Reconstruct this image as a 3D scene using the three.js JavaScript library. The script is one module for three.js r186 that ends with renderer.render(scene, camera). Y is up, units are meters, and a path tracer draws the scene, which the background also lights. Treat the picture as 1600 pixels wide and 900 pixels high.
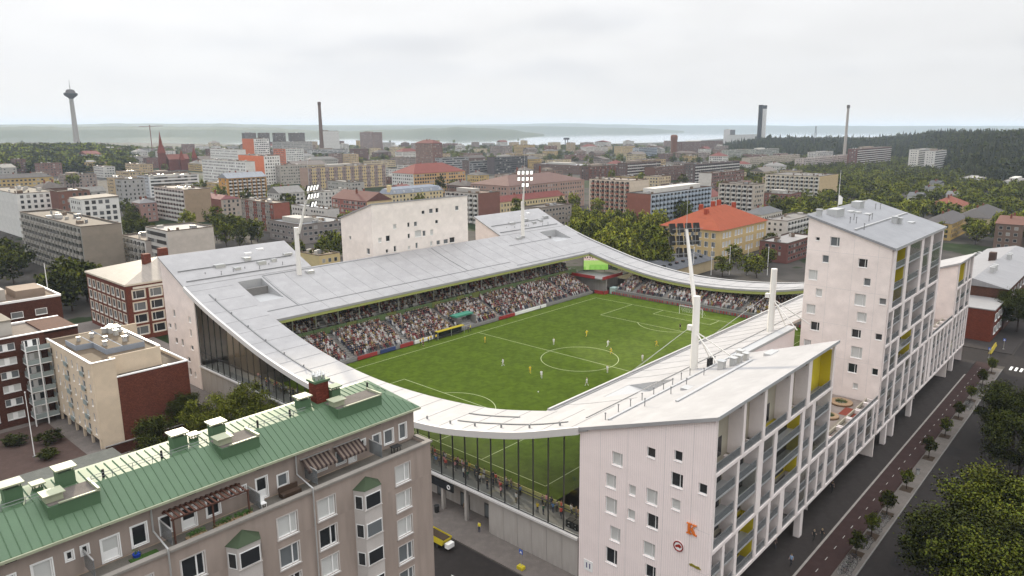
import * as THREE from 'three';
import { mergeGeometries } from 'three/addons/utils/BufferGeometryUtils.js';
import { MarchingCubes } from 'three/addons/objects/MarchingCubes.js';
import { FontLoader } from 'three/addons/loaders/FontLoader.js';
import { TextGeometry } from 'three/addons/geometries/TextGeometry.js';

// World: X runs along the pitch's long axis away from the camera, Z = -v across it, Y up, street level 0, pitch at 6 m.
const scene = new THREE.Scene();

// ---------- camera ----------
const camera = new THREE.PerspectiveCamera(2 * Math.atan(450 / 1130.33) * 180 / Math.PI, 16 / 9, 1, 40000);
camera.position.set(-129.72, 59.52, 99.53);
{
  const yaw = 40.523 * Math.PI / 180, pit = -11.806 * Math.PI / 180;
  camera.lookAt(camera.position.x + Math.cos(yaw) * Math.cos(pit), camera.position.y + Math.sin(pit), camera.position.z - Math.sin(yaw) * Math.cos(pit));
}
camera.setViewOffset(1600, 900, -48.6, 15.4, 1600, 900);

// ---------- seeded random and noise ----------
let seed = 12345;
const rnd = () => { seed = (seed * 1664525 + 1013904223) >>> 0; return seed / 4294967296; };
const rr = (a, b) => a + (b - a) * rnd();
const pick = a => a[Math.floor(rnd() * a.length)];
function hash2(x, y) { let h = Math.imul(x, 374761393) + Math.imul(y, 668265263) | 0; h = Math.imul(h ^ (h >>> 13), 1274126177); return ((h ^ (h >>> 16)) >>> 0) / 4294967296; }
function vnoise(x, y, per) {
  const xi = Math.floor(x), yi = Math.floor(y), fx = x - xi, fy = y - yi, s = t => t * t * (3 - 2 * t);
  const w = i => per ? ((i % per) + per) % per : i;
  const a = hash2(w(xi), w(yi)), b = hash2(w(xi + 1), w(yi)), c = hash2(w(xi), w(yi + 1)), d = hash2(w(xi + 1), w(yi + 1));
  return a + (b - a) * s(fx) + (c - a) * s(fy) + (a - b - c + d) * s(fx) * s(fy);
}
const fbm = (x, y, per, o = 4) => { let s = 0, a = .5, f = 1; for (let i = 0; i < o; i++) { s += a * vnoise(x * f, y * f, per ? per * f : 0); a *= .5; f *= 2; } return s / (1 - Math.pow(.5, o)); };

// ---------- sky ----------
const SUN = new THREE.Vector3(Math.sin(22 * Math.PI / 180) * Math.cos(15.5 * Math.PI / 180), Math.sin(15.5 * Math.PI / 180), -Math.cos(22 * Math.PI / 180) * Math.cos(15.5 * Math.PI / 180)).normalize();
{
  const W = 1024, H = 512, d = new Float32Array(W * H * 4);
  const smooth = (a, b, x) => { const t = Math.min(1, Math.max(0, (x - a) / (b - a))); return t * t * (3 - 2 * t); };
  for (let j = 0; j < H; j++) for (let i = 0; i < W; i++) {
    const el = ((j + .5) / H - .5) * Math.PI, az = ((i + .5) / W - .5) * 2 * Math.PI;
    const dx = Math.cos(az) * Math.cos(el), dy = Math.sin(el), dz = Math.sin(az) * Math.cos(el);
    const se = Math.max(0, dy);
    let L = .725 + 2.55 * se * se;
    // layered cloud seen towards the horizon
    const k = 1 / (se + .09), cx = dx * k, cz = dz * k;
    const n = fbm(cx * .75 + 7, cz * .75 + 3, 0, 5), n2 = fbm(cx * 2.1 + 31, cz * 2.1 + 11, 0, 4);
    const c = smooth(.42, .66, n), fade = smooth(0.01, .12, se);
    L *= 1 - fade * (.11 * c + .13 * (n2 - .5));
    const ang = Math.acos(Math.min(1, dx * SUN.x + dy * SUN.y + dz * SUN.z));
    L += .04 * Math.exp(-ang * ang / .05) + .12 * Math.exp(-ang * ang / .8);
    const blue = .006 + fade * .018 * c, warm = .03 * (1 - smooth(0, .08, se));
    const o = (j * W + i) * 4;
    d[o] = L * (1 - blue + warm * .6); d[o + 1] = L * (1 - blue * .35); d[o + 2] = L * (1 + blue * .9 - warm); d[o + 3] = 1;
    if (dy < 0) { d[o] *= .8; d[o + 1] *= .8; d[o + 2] *= .8; }
  }
  const t = new THREE.DataTexture(d, W, H, THREE.RGBAFormat, THREE.FloatType);
  t.mapping = THREE.EquirectangularReflectionMapping; t.magFilter = t.minFilter = THREE.LinearFilter; t.wrapS = THREE.RepeatWrapping; t.needsUpdate = true;
  scene.background = t; scene.environment = t;
}

// ---------- sun behind thin cloud, low at the far left ----------
const sun = new THREE.DirectionalLight(new THREE.Color(1, .88, .68), 5);
sun.position.copy(SUN).multiplyScalar(900); sun.target.position.set(0, 0, 0);
sun.castShadow = true; sun.shadow.radius = 5; sun.shadow.mapSize.set(4096, 4096);
Object.assign(sun.shadow.camera, { left: -400, right: 400, top: 400, bottom: -400, near: 10, far: 2500 });
scene.add(sun, sun.target);

// ---------- renderer and exposure ----------
const renderer = new THREE.WebGLRenderer({ antialias: true });
renderer.toneMapping = THREE.LinearToneMapping;
renderer.toneMappingExposure = 1.1;
renderer.shadowMap.enabled = true;

// ---------- haze ----------
scene.fog = new THREE.FogExp2(0xcfdff1, 0.000075);

// ---------- helpers ----------
const origin = new WeakMap();                      // world position of each object's own origin
const O = o => origin.get(o) || [0, 0, 0];
const taken = new Map();
function numbered(n) { const k = taken.get(n) || 0; taken.set(n, k + 1); return k ? n + '_' + String(k).padStart(3, '0') : n; }
function thing(name, label, category, u, y, v, group) {
  const g = new THREE.Group(); g.name = numbered(name); g.position.set(u, y, -v); scene.add(g);
  g.userData = { label, category }; if (group) g.userData.group = group;
  origin.set(g, [u, y, -v]); return g;
}
function struct(o) { o.userData.kind = 'structure'; return o; }
function fin(m) { m.castShadow = m.receiveShadow = true; return m; }
const boxCache = new Map();
function boxGeo(a, b, c) { const k = [a, b, c].map(t => t.toFixed(3)).join(); let g = boxCache.get(k); if (!g) { g = new THREE.BoxGeometry(a, b, c); const t = g.attributes.uv, D = [[c, b], [c, b], [a, c], [a, c], [a, b], [a, b]]; for (let i = 0; i < 24; i++) t.setXY(i, t.getX(i) * D[i >> 2][0], t.getY(i) * D[i >> 2][1]); boxCache.set(k, g); } return g; }
// one box as a mesh of its own, given in world u / y / v ranges
function bx(parent, name, mat, u0, u1, y0, y1, v0, v1) {
  const m = fin(new THREE.Mesh(boxGeo(Math.abs(u1 - u0), Math.abs(y1 - y0), Math.abs(v1 - v0)), mat));
  const c = [(u0 + u1) / 2, (y0 + y1) / 2, -(v0 + v1) / 2], p = O(parent);
  m.name = name; m.position.set(c[0] - p[0], c[1] - p[1], c[2] - p[2]); origin.set(m, c);
  parent.add(m); return m;
}
class MB {
  constructor(col) { this.p = []; this.n = []; this.t = []; this.c = col ? [] : null; this.cc = [1, 1, 1]; }
  tri(a, b, c, n) { // points [u,y,v]
    const A = [a, b, c].map(q => [q[0], q[1], -q[2]]);
    const e = [A[1][0] - A[0][0], A[1][1] - A[0][1], A[1][2] - A[0][2]], f = [A[2][0] - A[0][0], A[2][1] - A[0][1], A[2][2] - A[0][2]];
    let N = [e[1] * f[2] - e[2] * f[1], e[2] * f[0] - e[0] * f[2], e[0] * f[1] - e[1] * f[0]];
    const l = Math.hypot(...N); if (l < 1e-9) return; N = N.map(t => t / l);
    if (n && N[0] * n[0] + N[1] * n[1] - N[2] * n[2] < 0) { [A[1], A[2]] = [A[2], A[1]]; N = N.map(t => -t); }
    const ax = Math.abs(N[1]) > .7 ? 1 : Math.abs(N[0]) > Math.abs(N[2]) ? 0 : 2;
    for (const q of A) {
      this.p.push(...q); this.n.push(...N);
      this.t.push(...(ax === 1 ? [q[0], q[2]] : ax === 0 ? [q[2], q[1]] : [q[0], q[1]]));
      if (this.c) this.c.push(...this.cc);
    }
  }
  quad(a, b, c, d, n) { this.tri(a, b, c, n); this.tri(a, c, d, n); return this; }
  box(u0, u1, y0, y1, v0, v1, skip = '') {
    if (u0 > u1) [u0, u1] = [u1, u0]; if (v0 > v1) [v0, v1] = [v1, v0];
    const P = (a, b, c) => [a ? u1 : u0, b ? y1 : y0, c ? v1 : v0];
    if (!skip.includes('l')) this.quad(P(0, 0, 0), P(0, 0, 1), P(0, 1, 1), P(0, 1, 0), [-1, 0, 0]);
    if (!skip.includes('r')) this.quad(P(1, 0, 0), P(1, 0, 1), P(1, 1, 1), P(1, 1, 0), [1, 0, 0]);
    if (!skip.includes('f')) this.quad(P(0, 0, 0), P(1, 0, 0), P(1, 1, 0), P(0, 1, 0), [0, 0, -1]);
    if (!skip.includes('b')) this.quad(P(0, 0, 1), P(1, 0, 1), P(1, 1, 1), P(0, 1, 1), [0, 0, 1]);
    if (!skip.includes('t')) this.quad(P(0, 1, 0), P(1, 1, 0), P(1, 1, 1), P(0, 1, 1), [0, 1, 0]);
    if (!skip.includes('d')) this.quad(P(0, 0, 0), P(1, 0, 0), P(1, 0, 1), P(0, 0, 1), [0, -1, 0]);
    return this;
  }
  // tapered round bar between two points [u,y,v]
  bar(a, b, r0, r1 = r0, k = 8, caps = true) {
    const A = new THREE.Vector3(a[0], a[1], -a[2]), B = new THREE.Vector3(b[0], b[1], -b[2]), d = B.clone().sub(A).normalize();
    const s = new THREE.Vector3(Math.abs(d.y) > .9 ? 1 : 0, Math.abs(d.y) > .9 ? 0 : 1, 0).cross(d).normalize(), t = d.clone().cross(s);
    const pt = (C, r, i) => { const w = i / k * 2 * Math.PI, q = C.clone().addScaledVector(s, r * Math.cos(w)).addScaledVector(t, r * Math.sin(w)); return [q.x, q.y, -q.z]; };
    for (let i = 0; i < k; i++) {
      const w = (i + .5) / k * 2 * Math.PI, n = s.clone().multiplyScalar(Math.cos(w)).addScaledVector(t, Math.sin(w));
      this.quad(pt(A, r0, i), pt(A, r0, i + 1), pt(B, r1, i + 1), pt(B, r1, i), [n.x, n.y, -n.z]);
      if (caps) { this.tri(b, pt(B, r1, i), pt(B, r1, i + 1), [d.x, d.y, -d.z]); this.tri(a, pt(A, r0, i), pt(A, r0, i + 1), [-d.x, -d.y, d.z]); }
    }
    return this;
  }
  geo(o = [0, 0, 0]) {
    const g = new THREE.BufferGeometry(), p = new Float32Array(this.p);
    for (let i = 0; i < p.length; i += 3) { p[i] -= o[0]; p[i + 1] -= o[1]; p[i + 2] -= o[2]; }
    g.setAttribute('position', new THREE.BufferAttribute(p, 3));
    g.setAttribute('normal', new THREE.BufferAttribute(new Float32Array(this.n), 3));
    g.setAttribute('uv', new THREE.BufferAttribute(new Float32Array(this.t), 2));
    if (this.c) g.setAttribute('color', new THREE.BufferAttribute(new Float32Array(this.c), 3));
    return g;
  }
  build(name, mat, parent) {
    const o = parent ? O(parent) : [0, 0, 0], m = fin(new THREE.Mesh(this.geo(o), mat));
    m.name = parent ? name : numbered(name); origin.set(m, o); (parent || scene).add(m); return m;
  }
}
// a wall slab with real openings. plane 'u': seen from -u, a = v; plane 'v': seen from -v, a = u
function wallGeo(plane, at, t, outline, holes) {
  const s = new THREE.Shape(); outline.forEach(([a, y], i) => i ? s.lineTo(a, y) : s.moveTo(a, y)); s.closePath();
  for (const [a0, a1, y0, y1] of holes) { const h = new THREE.Path(); h.moveTo(a0, y0); h.lineTo(a0, y1); h.lineTo(a1, y1); h.lineTo(a1, y0); h.closePath(); s.holes.push(h); }
  const g = new THREE.ExtrudeGeometry(s, { depth: t, bevelEnabled: false });
  if (plane === 'u') g.applyMatrix4(new THREE.Matrix4().set(0, 0, 1, at, 0, 1, 0, 0, -1, 0, 0, 0, 0, 0, 0, 1));
  else g.applyMatrix4(new THREE.Matrix4().set(1, 0, 0, 0, 0, 1, 0, 0, 0, 0, 1, -at - t, 0, 0, 0, 1));
  return g;
}
function geoPart(parent, name, g, mat) {
  const o = O(parent); g.translate(-o[0], -o[1], -o[2]);
  const m = fin(new THREE.Mesh(g, mat)); m.name = name; origin.set(m, o); parent.add(m); return m;
}

// ---------- textures and materials ----------
const srgb = h => new THREE.Color('#' + h.replace('#', ''));
function noiseTex(size, fn, metres, srgbSpace = true) {
  const d = new Uint8Array(size * size * 4);
  for (let y = 0; y < size; y++) for (let x = 0; x < size; x++) {
    const c = fn(x / size, y / size), o = (y * size + x) * 4;
    d[o] = Math.max(0, Math.min(255, c[0] * 255)); d[o + 1] = Math.max(0, Math.min(255, c[1] * 255)); d[o + 2] = Math.max(0, Math.min(255, c[2] * 255)); d[o + 3] = 255;
  }
  const t = new THREE.DataTexture(d, size, size); t.wrapS = t.wrapT = THREE.RepeatWrapping; t.magFilter = THREE.LinearFilter; t.minFilter = THREE.LinearMipmapLinearFilter; t.generateMipmaps = true;
  if (srgbSpace) t.colorSpace = THREE.SRGBColorSpace; t.repeat.set(1 / metres, 1 / metres); t.needsUpdate = true; return t;
}
const g3 = v => [v, v, v];
// value-only mottling used to multiply a base colour
const mottle = noiseTex(256, (x, y) => g3(.90 + .1 * fbm(x * 6, y * 6, 6, 5) + .05 * (hash2(Math.floor(x * 256), Math.floor(y * 256)) - .5)), 9);
const speck = noiseTex(256, (x, y) => g3(.78 + .12 * fbm(x * 8, y * 8, 8, 4) + .22 * (hash2(Math.floor(x * 256), Math.floor(y * 256)) - .3)), 5);
const streak = noiseTex(256, (x, y) => g3(.84 + .11 * fbm(x * 24, y * 3, 0, 3) + .07 * fbm(x * 5, y * 5, 5, 4)), 12);
const ribs = noiseTex(256, (x, y) => { const s = Math.abs(((x * 20) % 1) - .5) * 2; return g3(.93 + .04 * (s > .25 ? 1 : 0) + .03 * fbm(x * 5, y * 5, 5, 4)); }, 6);
const ribBump = noiseTex(256, (x, y) => { const s = Math.abs(((x * 20) % 1) - .5) * 2; return g3(s > .3 ? 1 : 0); }, 6, false);
const brickTex = noiseTex(512, (x, y) => {
  const row = Math.floor(y * 40), bxx = x * 16 + (row % 2) * .5, col = Math.floor(bxx) % 16, fx = bxx % 1, fy = (y * 40) % 1, j = fx < .05 || fy < .14;
  const b = .72 + .3 * hash2(col + 3, row + 9) + .1 * (fbm(x * 8, y * 8, 8, 3) - .5); return j ? [1, 1.0, .98] : [b, b * .95, b * .92];
}, 4);
const std = (c, o = {}) => { const r = o.roughness ?? .85; return new THREE.MeshPhysicalMaterial({ color: typeof c === 'string' ? srgb(c) : new THREE.Color().setRGB(...c), roughness: r, specularIntensity: r > .8 ? .2 : r > .54 ? .6 : 1, ...o }); };
const M = {
  whiteWall: std([.86, .75, .72], { map: ribs, bumpMap: ribBump, bumpScale: .02, roughness: .7 }),
  whiteFrame: std([.84, .755, .72], { map: mottle, roughness: .65 }),
  yellow: std([.62, .50, .03], { map: mottle, roughness: .6 }),
  roof: std([.355, .345, .345], { map: mottle, roughness: .55 }),
  roofTrim: std([.42, .42, .42], { roughness: .5, metalness: .3 }),
  tray: std([.20, .20, .20], { roughness: .6 }),
  fascia: std([.55, .53, .51], { roughness: .5 }),
  greenFascia: std([.30, .32, .10], { roughness: .6 }),
  greenSteel: std([.10, .15, .06], { roughness: .5 }),
  concrete: std([.40, .37, .34], { map: streak, roughness: .9 }),
  concreteDark: std([.20, .19, .18], { map: mottle, roughness: .95 }),
  standConcrete: std([.26, .25, .24], { map: mottle, roughness: .95 }),
  asphalt: std([.036, .031, .029], { map: speck, roughness: .95 }),
  pavement: std([.19, .165, .15], { map: speck, roughness: .95 }),
  pavementShaded: std([.052, .045, .042], { map: speck, roughness: .95 }),  // pavement with the street's building shade and vignetting put into its colour
  bikeRed: std([.056, .034, .031], { map: speck, roughness: .95 }),
  paver: std([.17, .15, .135], { map: speck, roughness: .95 }),
  paint: std([.72, .71, .69], { roughness: .8 }),
  kerb: std([.24, .225, .21], { map: speck, roughness: .9 }),
  darkSteel: std([.05, .05, .05], { roughness: .45, metalness: .4 }),
  steel: std([.45, .45, .45], { roughness: .35, metalness: .7 }),
  mast: std([.70, .67, .62], { roughness: .5 }),
  glass: new THREE.MeshPhysicalMaterial({ color: new THREE.Color(.86, .88, .86), transmission: 1, thickness: 0, roughness: .02, ior: 1.5 }),
  railGlass: new THREE.MeshPhysicalMaterial({ color: new THREE.Color(.40, .42, .43), transmission: .7, thickness: 0, roughness: .12, ior: 1.5 }),
  pane: std([.022, .024, .026], { roughness: .08 }),
  paneMid: std([.13, .14, .145], { roughness: .12 }),
  blind: std([.50, .50, .48], { roughness: .35 }),
  whitePaint: std([.78, .77, .75], { roughness: .5 }),
  redBoard: std([.30, .035, .035], { roughness: .5 }),
  blueBoard: std([.03, .05, .15], { roughness: .5 }),
  red: std([.28, .03, .03], { roughness: .7 }),
  wood: std([.30, .20, .12], { roughness: .8 }),
  soil: std([.07, .05, .035], { map: speck, roughness: 1 }),
  brickRed: std('7d4a3d', { map: brickTex, roughness: .9 }),
  render: std([.35, .285, .245], { map: streak, roughness: .95 }),
  renderLight: std([.50, .46, .43], { map: mottle, roughness: .9 }),
  copperGreen: std([.072, .135, .068], { map: mottle, roughness: .55, specularIntensity: 1 }),
  copperSkyGlare: std([.36, .38, .26], { map: mottle, roughness: .5, specularIntensity: 1 }),  // green copper with the bright sky reflection painted into its colour
  copperDark: std([.05, .068, .04], { roughness: .85 }),
  galv: std([.55, .55, .54], { roughness: .35, metalness: .6 }),
  rubber: std([.02, .02, .02], { roughness: .8 }),
};
const matCache = new Map();
function wallMat(hex, tex = mottle, o = {}) { const k = hex + tex.id + JSON.stringify(o); let m = matCache.get(k); if (!m) { m = std(hex, { map: tex, ...o }); matCache.set(k, m); } return m; }
const winMat = new THREE.MeshStandardMaterial({ vertexColors: true, roughness: .15 });
const frameMat = std([.46, .44, .41], { roughness: .6 });

// =====================================================================  GROUND, LAKE, HILLS
{
  const cityTex = noiseTex(512, (x, y) => {
    const n = fbm(x * 12, y * 12, 12, 5), m = fbm(x * 40 + 5, y * 40, 40, 3), g = n > .53;
    const s = .8 + .4 * (m - .5); return g ? [.20 * s, .25 * s, .14 * s] : [.36 * s, .34 * s, .32 * s];
  }, 420);
  const b = new MB(); b.quad([-3000, -.05, -16000], [26000, -.05, -16000], [26000, -.05, 22000], [-3000, -.05, 22000], [0, 1, 0]);
  struct(b.build('ground', std([.8, .8, .8], { map: cityTex, roughness: 1 })));
  const lakePts = [[198, 4051], [1006, 2920], [1145, 2283], [1457, 1656], [1857, 1451], [2445, 1422], [3308, 1636], [3888, 1652], [6797, -325], [19473, -722], [19000, 3000], [11078, 5918], [7608, 5940], [6031, 5154], [4028, 3540], [2624, 3774], [387, 6390]];
  const s = new THREE.Shape(lakePts.map(p => new THREE.Vector2(p[0], p[1])));
  const g = new THREE.ShapeGeometry(s); g.applyMatrix4(new THREE.Matrix4().set(1, 0, 0, 0, 0, 0, 1, .3, 0, -1, 0, 0, 0, 0, 0, 1));
  const lake = fin(new THREE.Mesh(g, std([.10, .11, .12], { roughness: .04 }))); lake.name = 'lake'; scene.add(lake); struct(lake);
}
const CAMG = [camera.position.x, -camera.position.z];
// ground position straight out along a direction of view; bearing measured from +u towards +v
const out = (deg, D) => [CAMG[0] + D * Math.cos(deg * Math.PI / 180), CAMG[1] + D * Math.sin(deg * Math.PI / 180)];
const bearing = px => 40.523 - Math.atan((px - 848.6) / 1107.2) * 180 / Math.PI;   // only used to lay out far terrain in degrees
{
  const hillMat = std([.036, .05, .026], { roughness: 1 });
  function ridge(name, D, depth, prof, amp, sd) {   // prof: [bearing deg, crest height]
    const b = new MB(), N = 160, a0 = prof[0][0], a1 = prof[prof.length - 1][0];
    const hh = a => { for (let i = 1; i < prof.length; i++) if ((a - prof[i][0]) * (a1 > a0 ? 1 : -1) <= 0) { const t = (a - prof[i - 1][0]) / (prof[i][0] - prof[i - 1][0]); return prof[i - 1][1] + (prof[i][1] - prof[i - 1][1]) * t; } return prof[prof.length - 1][1]; };
    const row = [];
    for (let i = 0; i <= N; i++) {
      const a = a0 + (a1 - a0) * i / N, h = Math.max(.5, hh(a) + amp * (fbm(i * .22 + sd, sd, 0, 5) - .5) * 2), f = out(a, D + 260 * (fbm(i * .09, sd + 9, 0, 3) - .5)), m = out(a, D + depth * .35), bk = out(a, D + depth);
      row.push([[f[0], 0, f[1]], [(f[0] + m[0]) / 2, h * .72, (f[1] + m[1]) / 2], [m[0], h, m[1]], [bk[0], 0, bk[1]]]);
    }
    for (let i = 0; i < N; i++) for (let k = 0; k < 3; k++) b.quad(row[i][k], row[i + 1][k], row[i + 1][k + 1], row[i][k + 1], [0, 1, 0]);
    const m = b.build(name, hillMat); struct(m); return m;
  }
  const B = bearing;
  ridge('far_hill', 4800, 1800, [[B(-300), 52], [B(0), 58], [B(70), 62], [B(150), 56], [B(300), 62], [B(380), 60], [B(480), 44], [B(560), 30], [B(640), 42], [B(720), 56], [B(800), 44], [B(838), 12], [B(850), 2]], 7, 3);
  ridge('far_hill', 8200, 2500, [[B(-300), 66], [B(200), 92], [B(330), 100], [B(450), 82], [B(700), 74], [B(850), 70], [B(900), 64], [B(1000), 42], [B(1060), 8]], 9, 17);
  ridge('far_hill', 12500, 3000, [[B(400), 90], [B(800), 105], [B(880), 125], [B(940), 112], [B(1050), 92], [B(1200), 84], [B(1400), 78], [B(1900), 72]], 9, 41);
}

// =====================================================================  STREETS AROUND THE STADIUM
{
  const sheet = (name, mat, y, u0, u1, v0, v1) => struct(new MB().quad([u0, y, v0], [u1, y, v0], [u1, y, v1], [u0, y, v1], [0, 1, 0]).build(name, mat));
  sheet('road', M.asphalt, .004, -160, 330, -86, -74.9);                 // street on the near side
  sheet('road', M.asphalt, .008, -77, -65.1, -160, 190);                 // street at the near end
  sheet('road', M.asphalt, .006, 79.5, 92, -74.9, 200);                  // street at the far end
  const raise = (name, mat, h, u0, u1, v0, v1) => struct(new MB().box(u0, u1, -.02, h, v0, v1, 'd').build(name, mat));
  raise('pavement', M.pavement, .14, -64.95, -50, -68.5, 150);
  raise('pavement', M.pavementShaded, .14, -49.95, 79.3, -68.5, -60);
  raise('pavement', M.pavement, .13, -160, -77.1, -74.5, 150);
  raise('bicycle_path', M.bikeRed, .132, -64.95, 79.3, -72.2, -68.62);
  raise('planted_strip', M.paver, .15, -64.95, 76, -74.7, -72.25);
  raise('pavement', M.pavementShaded, .13, -160, 330, -102, -86.2);
  raise('pavement', M.pavementShaded, .13, 92.1, 190, -74.5, -54);
  // kerb stones along the planted strip
  for (const [a, b, v0, v1] of [[-64.95, 76, -74.88, -74.7]]) for (let u = a; u < b; u += 2.0) bx(scene.getObjectByName('planted_strip'), 'kerb_stone', M.kerb, u + .01, Math.min(b, u + 1.98), 0, .17, v0, v1);
  // painted markings
  const mark = (u0, u1, v0, v1, y) => new MB().quad([u0, y, v0], [u1, y, v0], [u1, y, v1], [u0, y, v1], [0, 1, 0]);
  const path = scene.getObjectByName('bicycle_path');
  struct(mark(-60, 66, -68.62, -68.3, .146).build('edge_line', std([.36, .33, .30], { map: speck })));
  for (let u = -60; u < 74; u += 3.6) mark(u, u + .95, -70.41, -70.31, .137).build('dash', std([.34, .33, .31]), path);
  const rd = scene.getObjectByName('road');
  for (let k = 0; k < 8; k++) mark(77.2, 80.6, -76 - k * 1.1, -76.55 - k * 1.1, .01).build('zebra_bar', M.paint, rd);
  for (const [u, v, a, b] of [[-30, -79, 6, 1.6], [-8, -82, 9, 1.2], [14, -77.5, 4, 2.2], [30, -81, 12, 1.0], [52, -78.6, 5, 1.8], [66, -83, 7, 2]]) mark(u, u + a, v, v + b, .0085).build('road_patch', std([.026, .023, .022], { map: speck }), rd);
  for (const [u, v] of [[-20, -80.2], [5, -79], [40, -82.4], [60, -80]]) { const g = new THREE.CircleGeometry(.36, 16); g.rotateX(-Math.PI / 2); g.translate(u, .012, -v); geoPart(rd, 'manhole_cover', g, M.darkSteel); }
  const rd2 = scene.getObjectByName('road_001');
  for (let v = -60; v < 120; v += 8) mark(-71.1, -70.98, v, v + 3, .014).build('dash', M.paint, rd2);
}

// =====================================================================  STADIUM
const RT = [[-65.5, 28.3], [-56, 25], [-46.6, 21.8], [-37, 18.4], [-29.6, 16.4], [-21, 14.5], [-13, 13.45], [-5, 12.75], [4, 12.35], [12, 12.4], [20, 12.95], [28, 14], [36.4, 15.5], [46, 17.8], [55, 20.1], [63, 22.6], [70, 25.3], [79, 29.4]];
function rh(v) {
  let i = 1; while (i < RT.length - 1 && v > RT[i][0]) i++;
  const s = k => { const a = RT[Math.max(0, k - 1)], b = RT[Math.min(RT.length - 1, k + 1)]; return (b[1] - a[1]) / (b[0] - a[0]); };
  const [x0, y0] = RT[i - 1], [x1, y1] = RT[i], h = x1 - x0, t = (v - x0) / h;
  return (2 * t ** 3 - 3 * t * t + 1) * y0 + (t ** 3 - 2 * t * t + t) * h * s(i - 1) + (-2 * t ** 3 + 3 * t * t) * y1 + (t ** 3 - t * t) * h * s(i);
}
const PY = 6;
const stadium = thing('football_stadium', 'football stadium with sweeping white roof, glass end wall and full stands', 'stadium', 8, 0, 6);
{
  // ---- roof skin
  const TH = .55, b = new MB(), soff = new MB();
  const holes = [[-49, -43, 55, 65.2], [61, 70, 57.5, 65.2], [-43.5, -36.5, -47.5, -38]];
  const inHole = (u, v) => holes.some(h => u > h[0] && u < h[1] && v > h[2] && v < h[3]);
  const us = [...new Set([-60.9, -50.4, 65, 77, ...holes.flatMap(h => [h[0], h[1]])])].sort((p, q) => p - q);
  const vset = [-48, -32.3, 46, 66.6, ...holes.flatMap(h => [h[2], h[3]])]; for (let v = -48; v < 66.6; v += 1.6) vset.push(v);
  const vs = [...new Set(vset)].sort((p, q) => p - q);
  const solid = (u, v) => u > -60.9 && u < 77 && v > -48 && v < 66.6 && !(u > -50.4 && u < 65 && v > -32.3 && v < 46) && !inHole(u, v);
  for (let i = 0; i < us.length - 1; i++) for (let j = 0; j < vs.length - 1; j++) {
    const u0 = us[i], u1 = us[i + 1], v0 = vs[j], v1 = vs[j + 1], um = (u0 + u1) / 2, vm = (v0 + v1) / 2; if (!solid(um, vm)) continue;
    const a = rh(v0), c = rh(v1);
    b.quad([u0, a, v0], [u1, a, v0], [u1, c, v1], [u0, c, v1], [0, 1, 0]);
    soff.quad([u0, a - TH, v0], [u1, a - TH, v0], [u1, c - TH, v1], [u0, c - TH, v1], [0, -1, 0]);
    const e = 1e-3;
    if (!inHole(us[i] - e, vm) && !solid(u0 - .05, vm)) b.quad([u0, a, v0], [u0, c, v1], [u0, c - TH, v1], [u0, a - TH, v0], [-1, 0, 0]);
    if (!inHole(us[i + 1] + e, vm) && !solid(u1 + .05, vm)) b.quad([u1, a, v0], [u1, c, v1], [u1, c - TH, v1], [u1, a - TH, v0], [1, 0, 0]);
    if (!inHole(um, v0 - e) && !solid(um, v0 - .05)) b.quad([u0, a, v0], [u1, a, v0], [u1, a - TH, v0], [u0, a - TH, v0], [0, 0, -1]);
    if (!inHole(um, v1 + e) && !solid(um, v1 + .05)) b.quad([u0, c, v1], [u1, c, v1], [u1, c - TH, v1], [u0, c - TH, v1], [0, 0, 1]);
  }
  const roof = b.build('roof', M.roof, stadium);
  soff.build('soffit', M.greenFascia, roof);
  // sunken light wells cut into the roof slope
  for (const [u0, u1, v0, v1] of holes) {
    const lo = Math.min(rh(v0), rh(v1)) - .02, w = new MB(), N = 8; w.quad([u0, lo, v0], [u1, lo, v0], [u1, lo, v1], [u0, lo, v1], [0, 1, 0]);
    const hi = rh(v0) > rh(v1) ? v0 : v1; w.quad([u0, lo, hi], [u1, lo, hi], [u1, rh(hi), hi], [u0, rh(hi), hi], [0, 0, hi === v0 ? 1 : -1]);
    for (let k = 0; k < N; k++) { const p = v0 + (v1 - v0) * k / N, q = v0 + (v1 - v0) * (k + 1) / N; for (const [uu, s] of [[u0, 1], [u1, -1]]) w.quad([uu, lo, p], [uu, lo, q], [uu, rh(q), q], [uu, rh(p), p], [s, 0, 0]); }
    w.build('light_well', M.roofTrim, roof);
  }
  // edge trim, trays and walkways following the curve
  const strip = (name, mat, u0, u1, v0, v1, lift, h) => { const s = new MB(), N = Math.max(1, Math.round(Math.abs(v1 - v0) / 1.6)); for (let k = 0; k < N; k++) { const p = v0 + (v1 - v0) * k / N, q = v0 + (v1 - v0) * (k + 1) / N, P = (u, v, t) => [u, rh(v) + lift + t, v]; s.quad(P(u0, p, h), P(u1, p, h), P(u1, q, h), P(u0, q, h), [0, 1, 0]); s.quad(P(u0, p, 0), P(u0, q, 0), P(u0, q, h), P(u0, p, h), [-1, 0, 0]); s.quad(P(u1, p, 0), P(u1, q, 0), P(u1, q, h), P(u1, p, h), [1, 0, 0]); if (!k) s.quad(P(u0, p, 0), P(u1, p, 0), P(u1, p, h), P(u0, p, h), [0, 0, -1]); if (k === N - 1) s.quad(P(u0, q, 0), P(u1, q, 0), P(u1, q, h), P(u0, q, h), [0, 0, 1]); } return s.build(name, mat, roof); };
  strip('edge_trim', M.fascia, -61.1, -60.6, -46.7, 66.6, -.9, 1.02);
  strip('edge_trim', M.fascia, 76.9, 77.3, -48, 66.6, -.9, 1.1);
  strip('edge_trim', M.tray, 76.2, 76.7, -40, 60, .02, .22);
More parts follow.
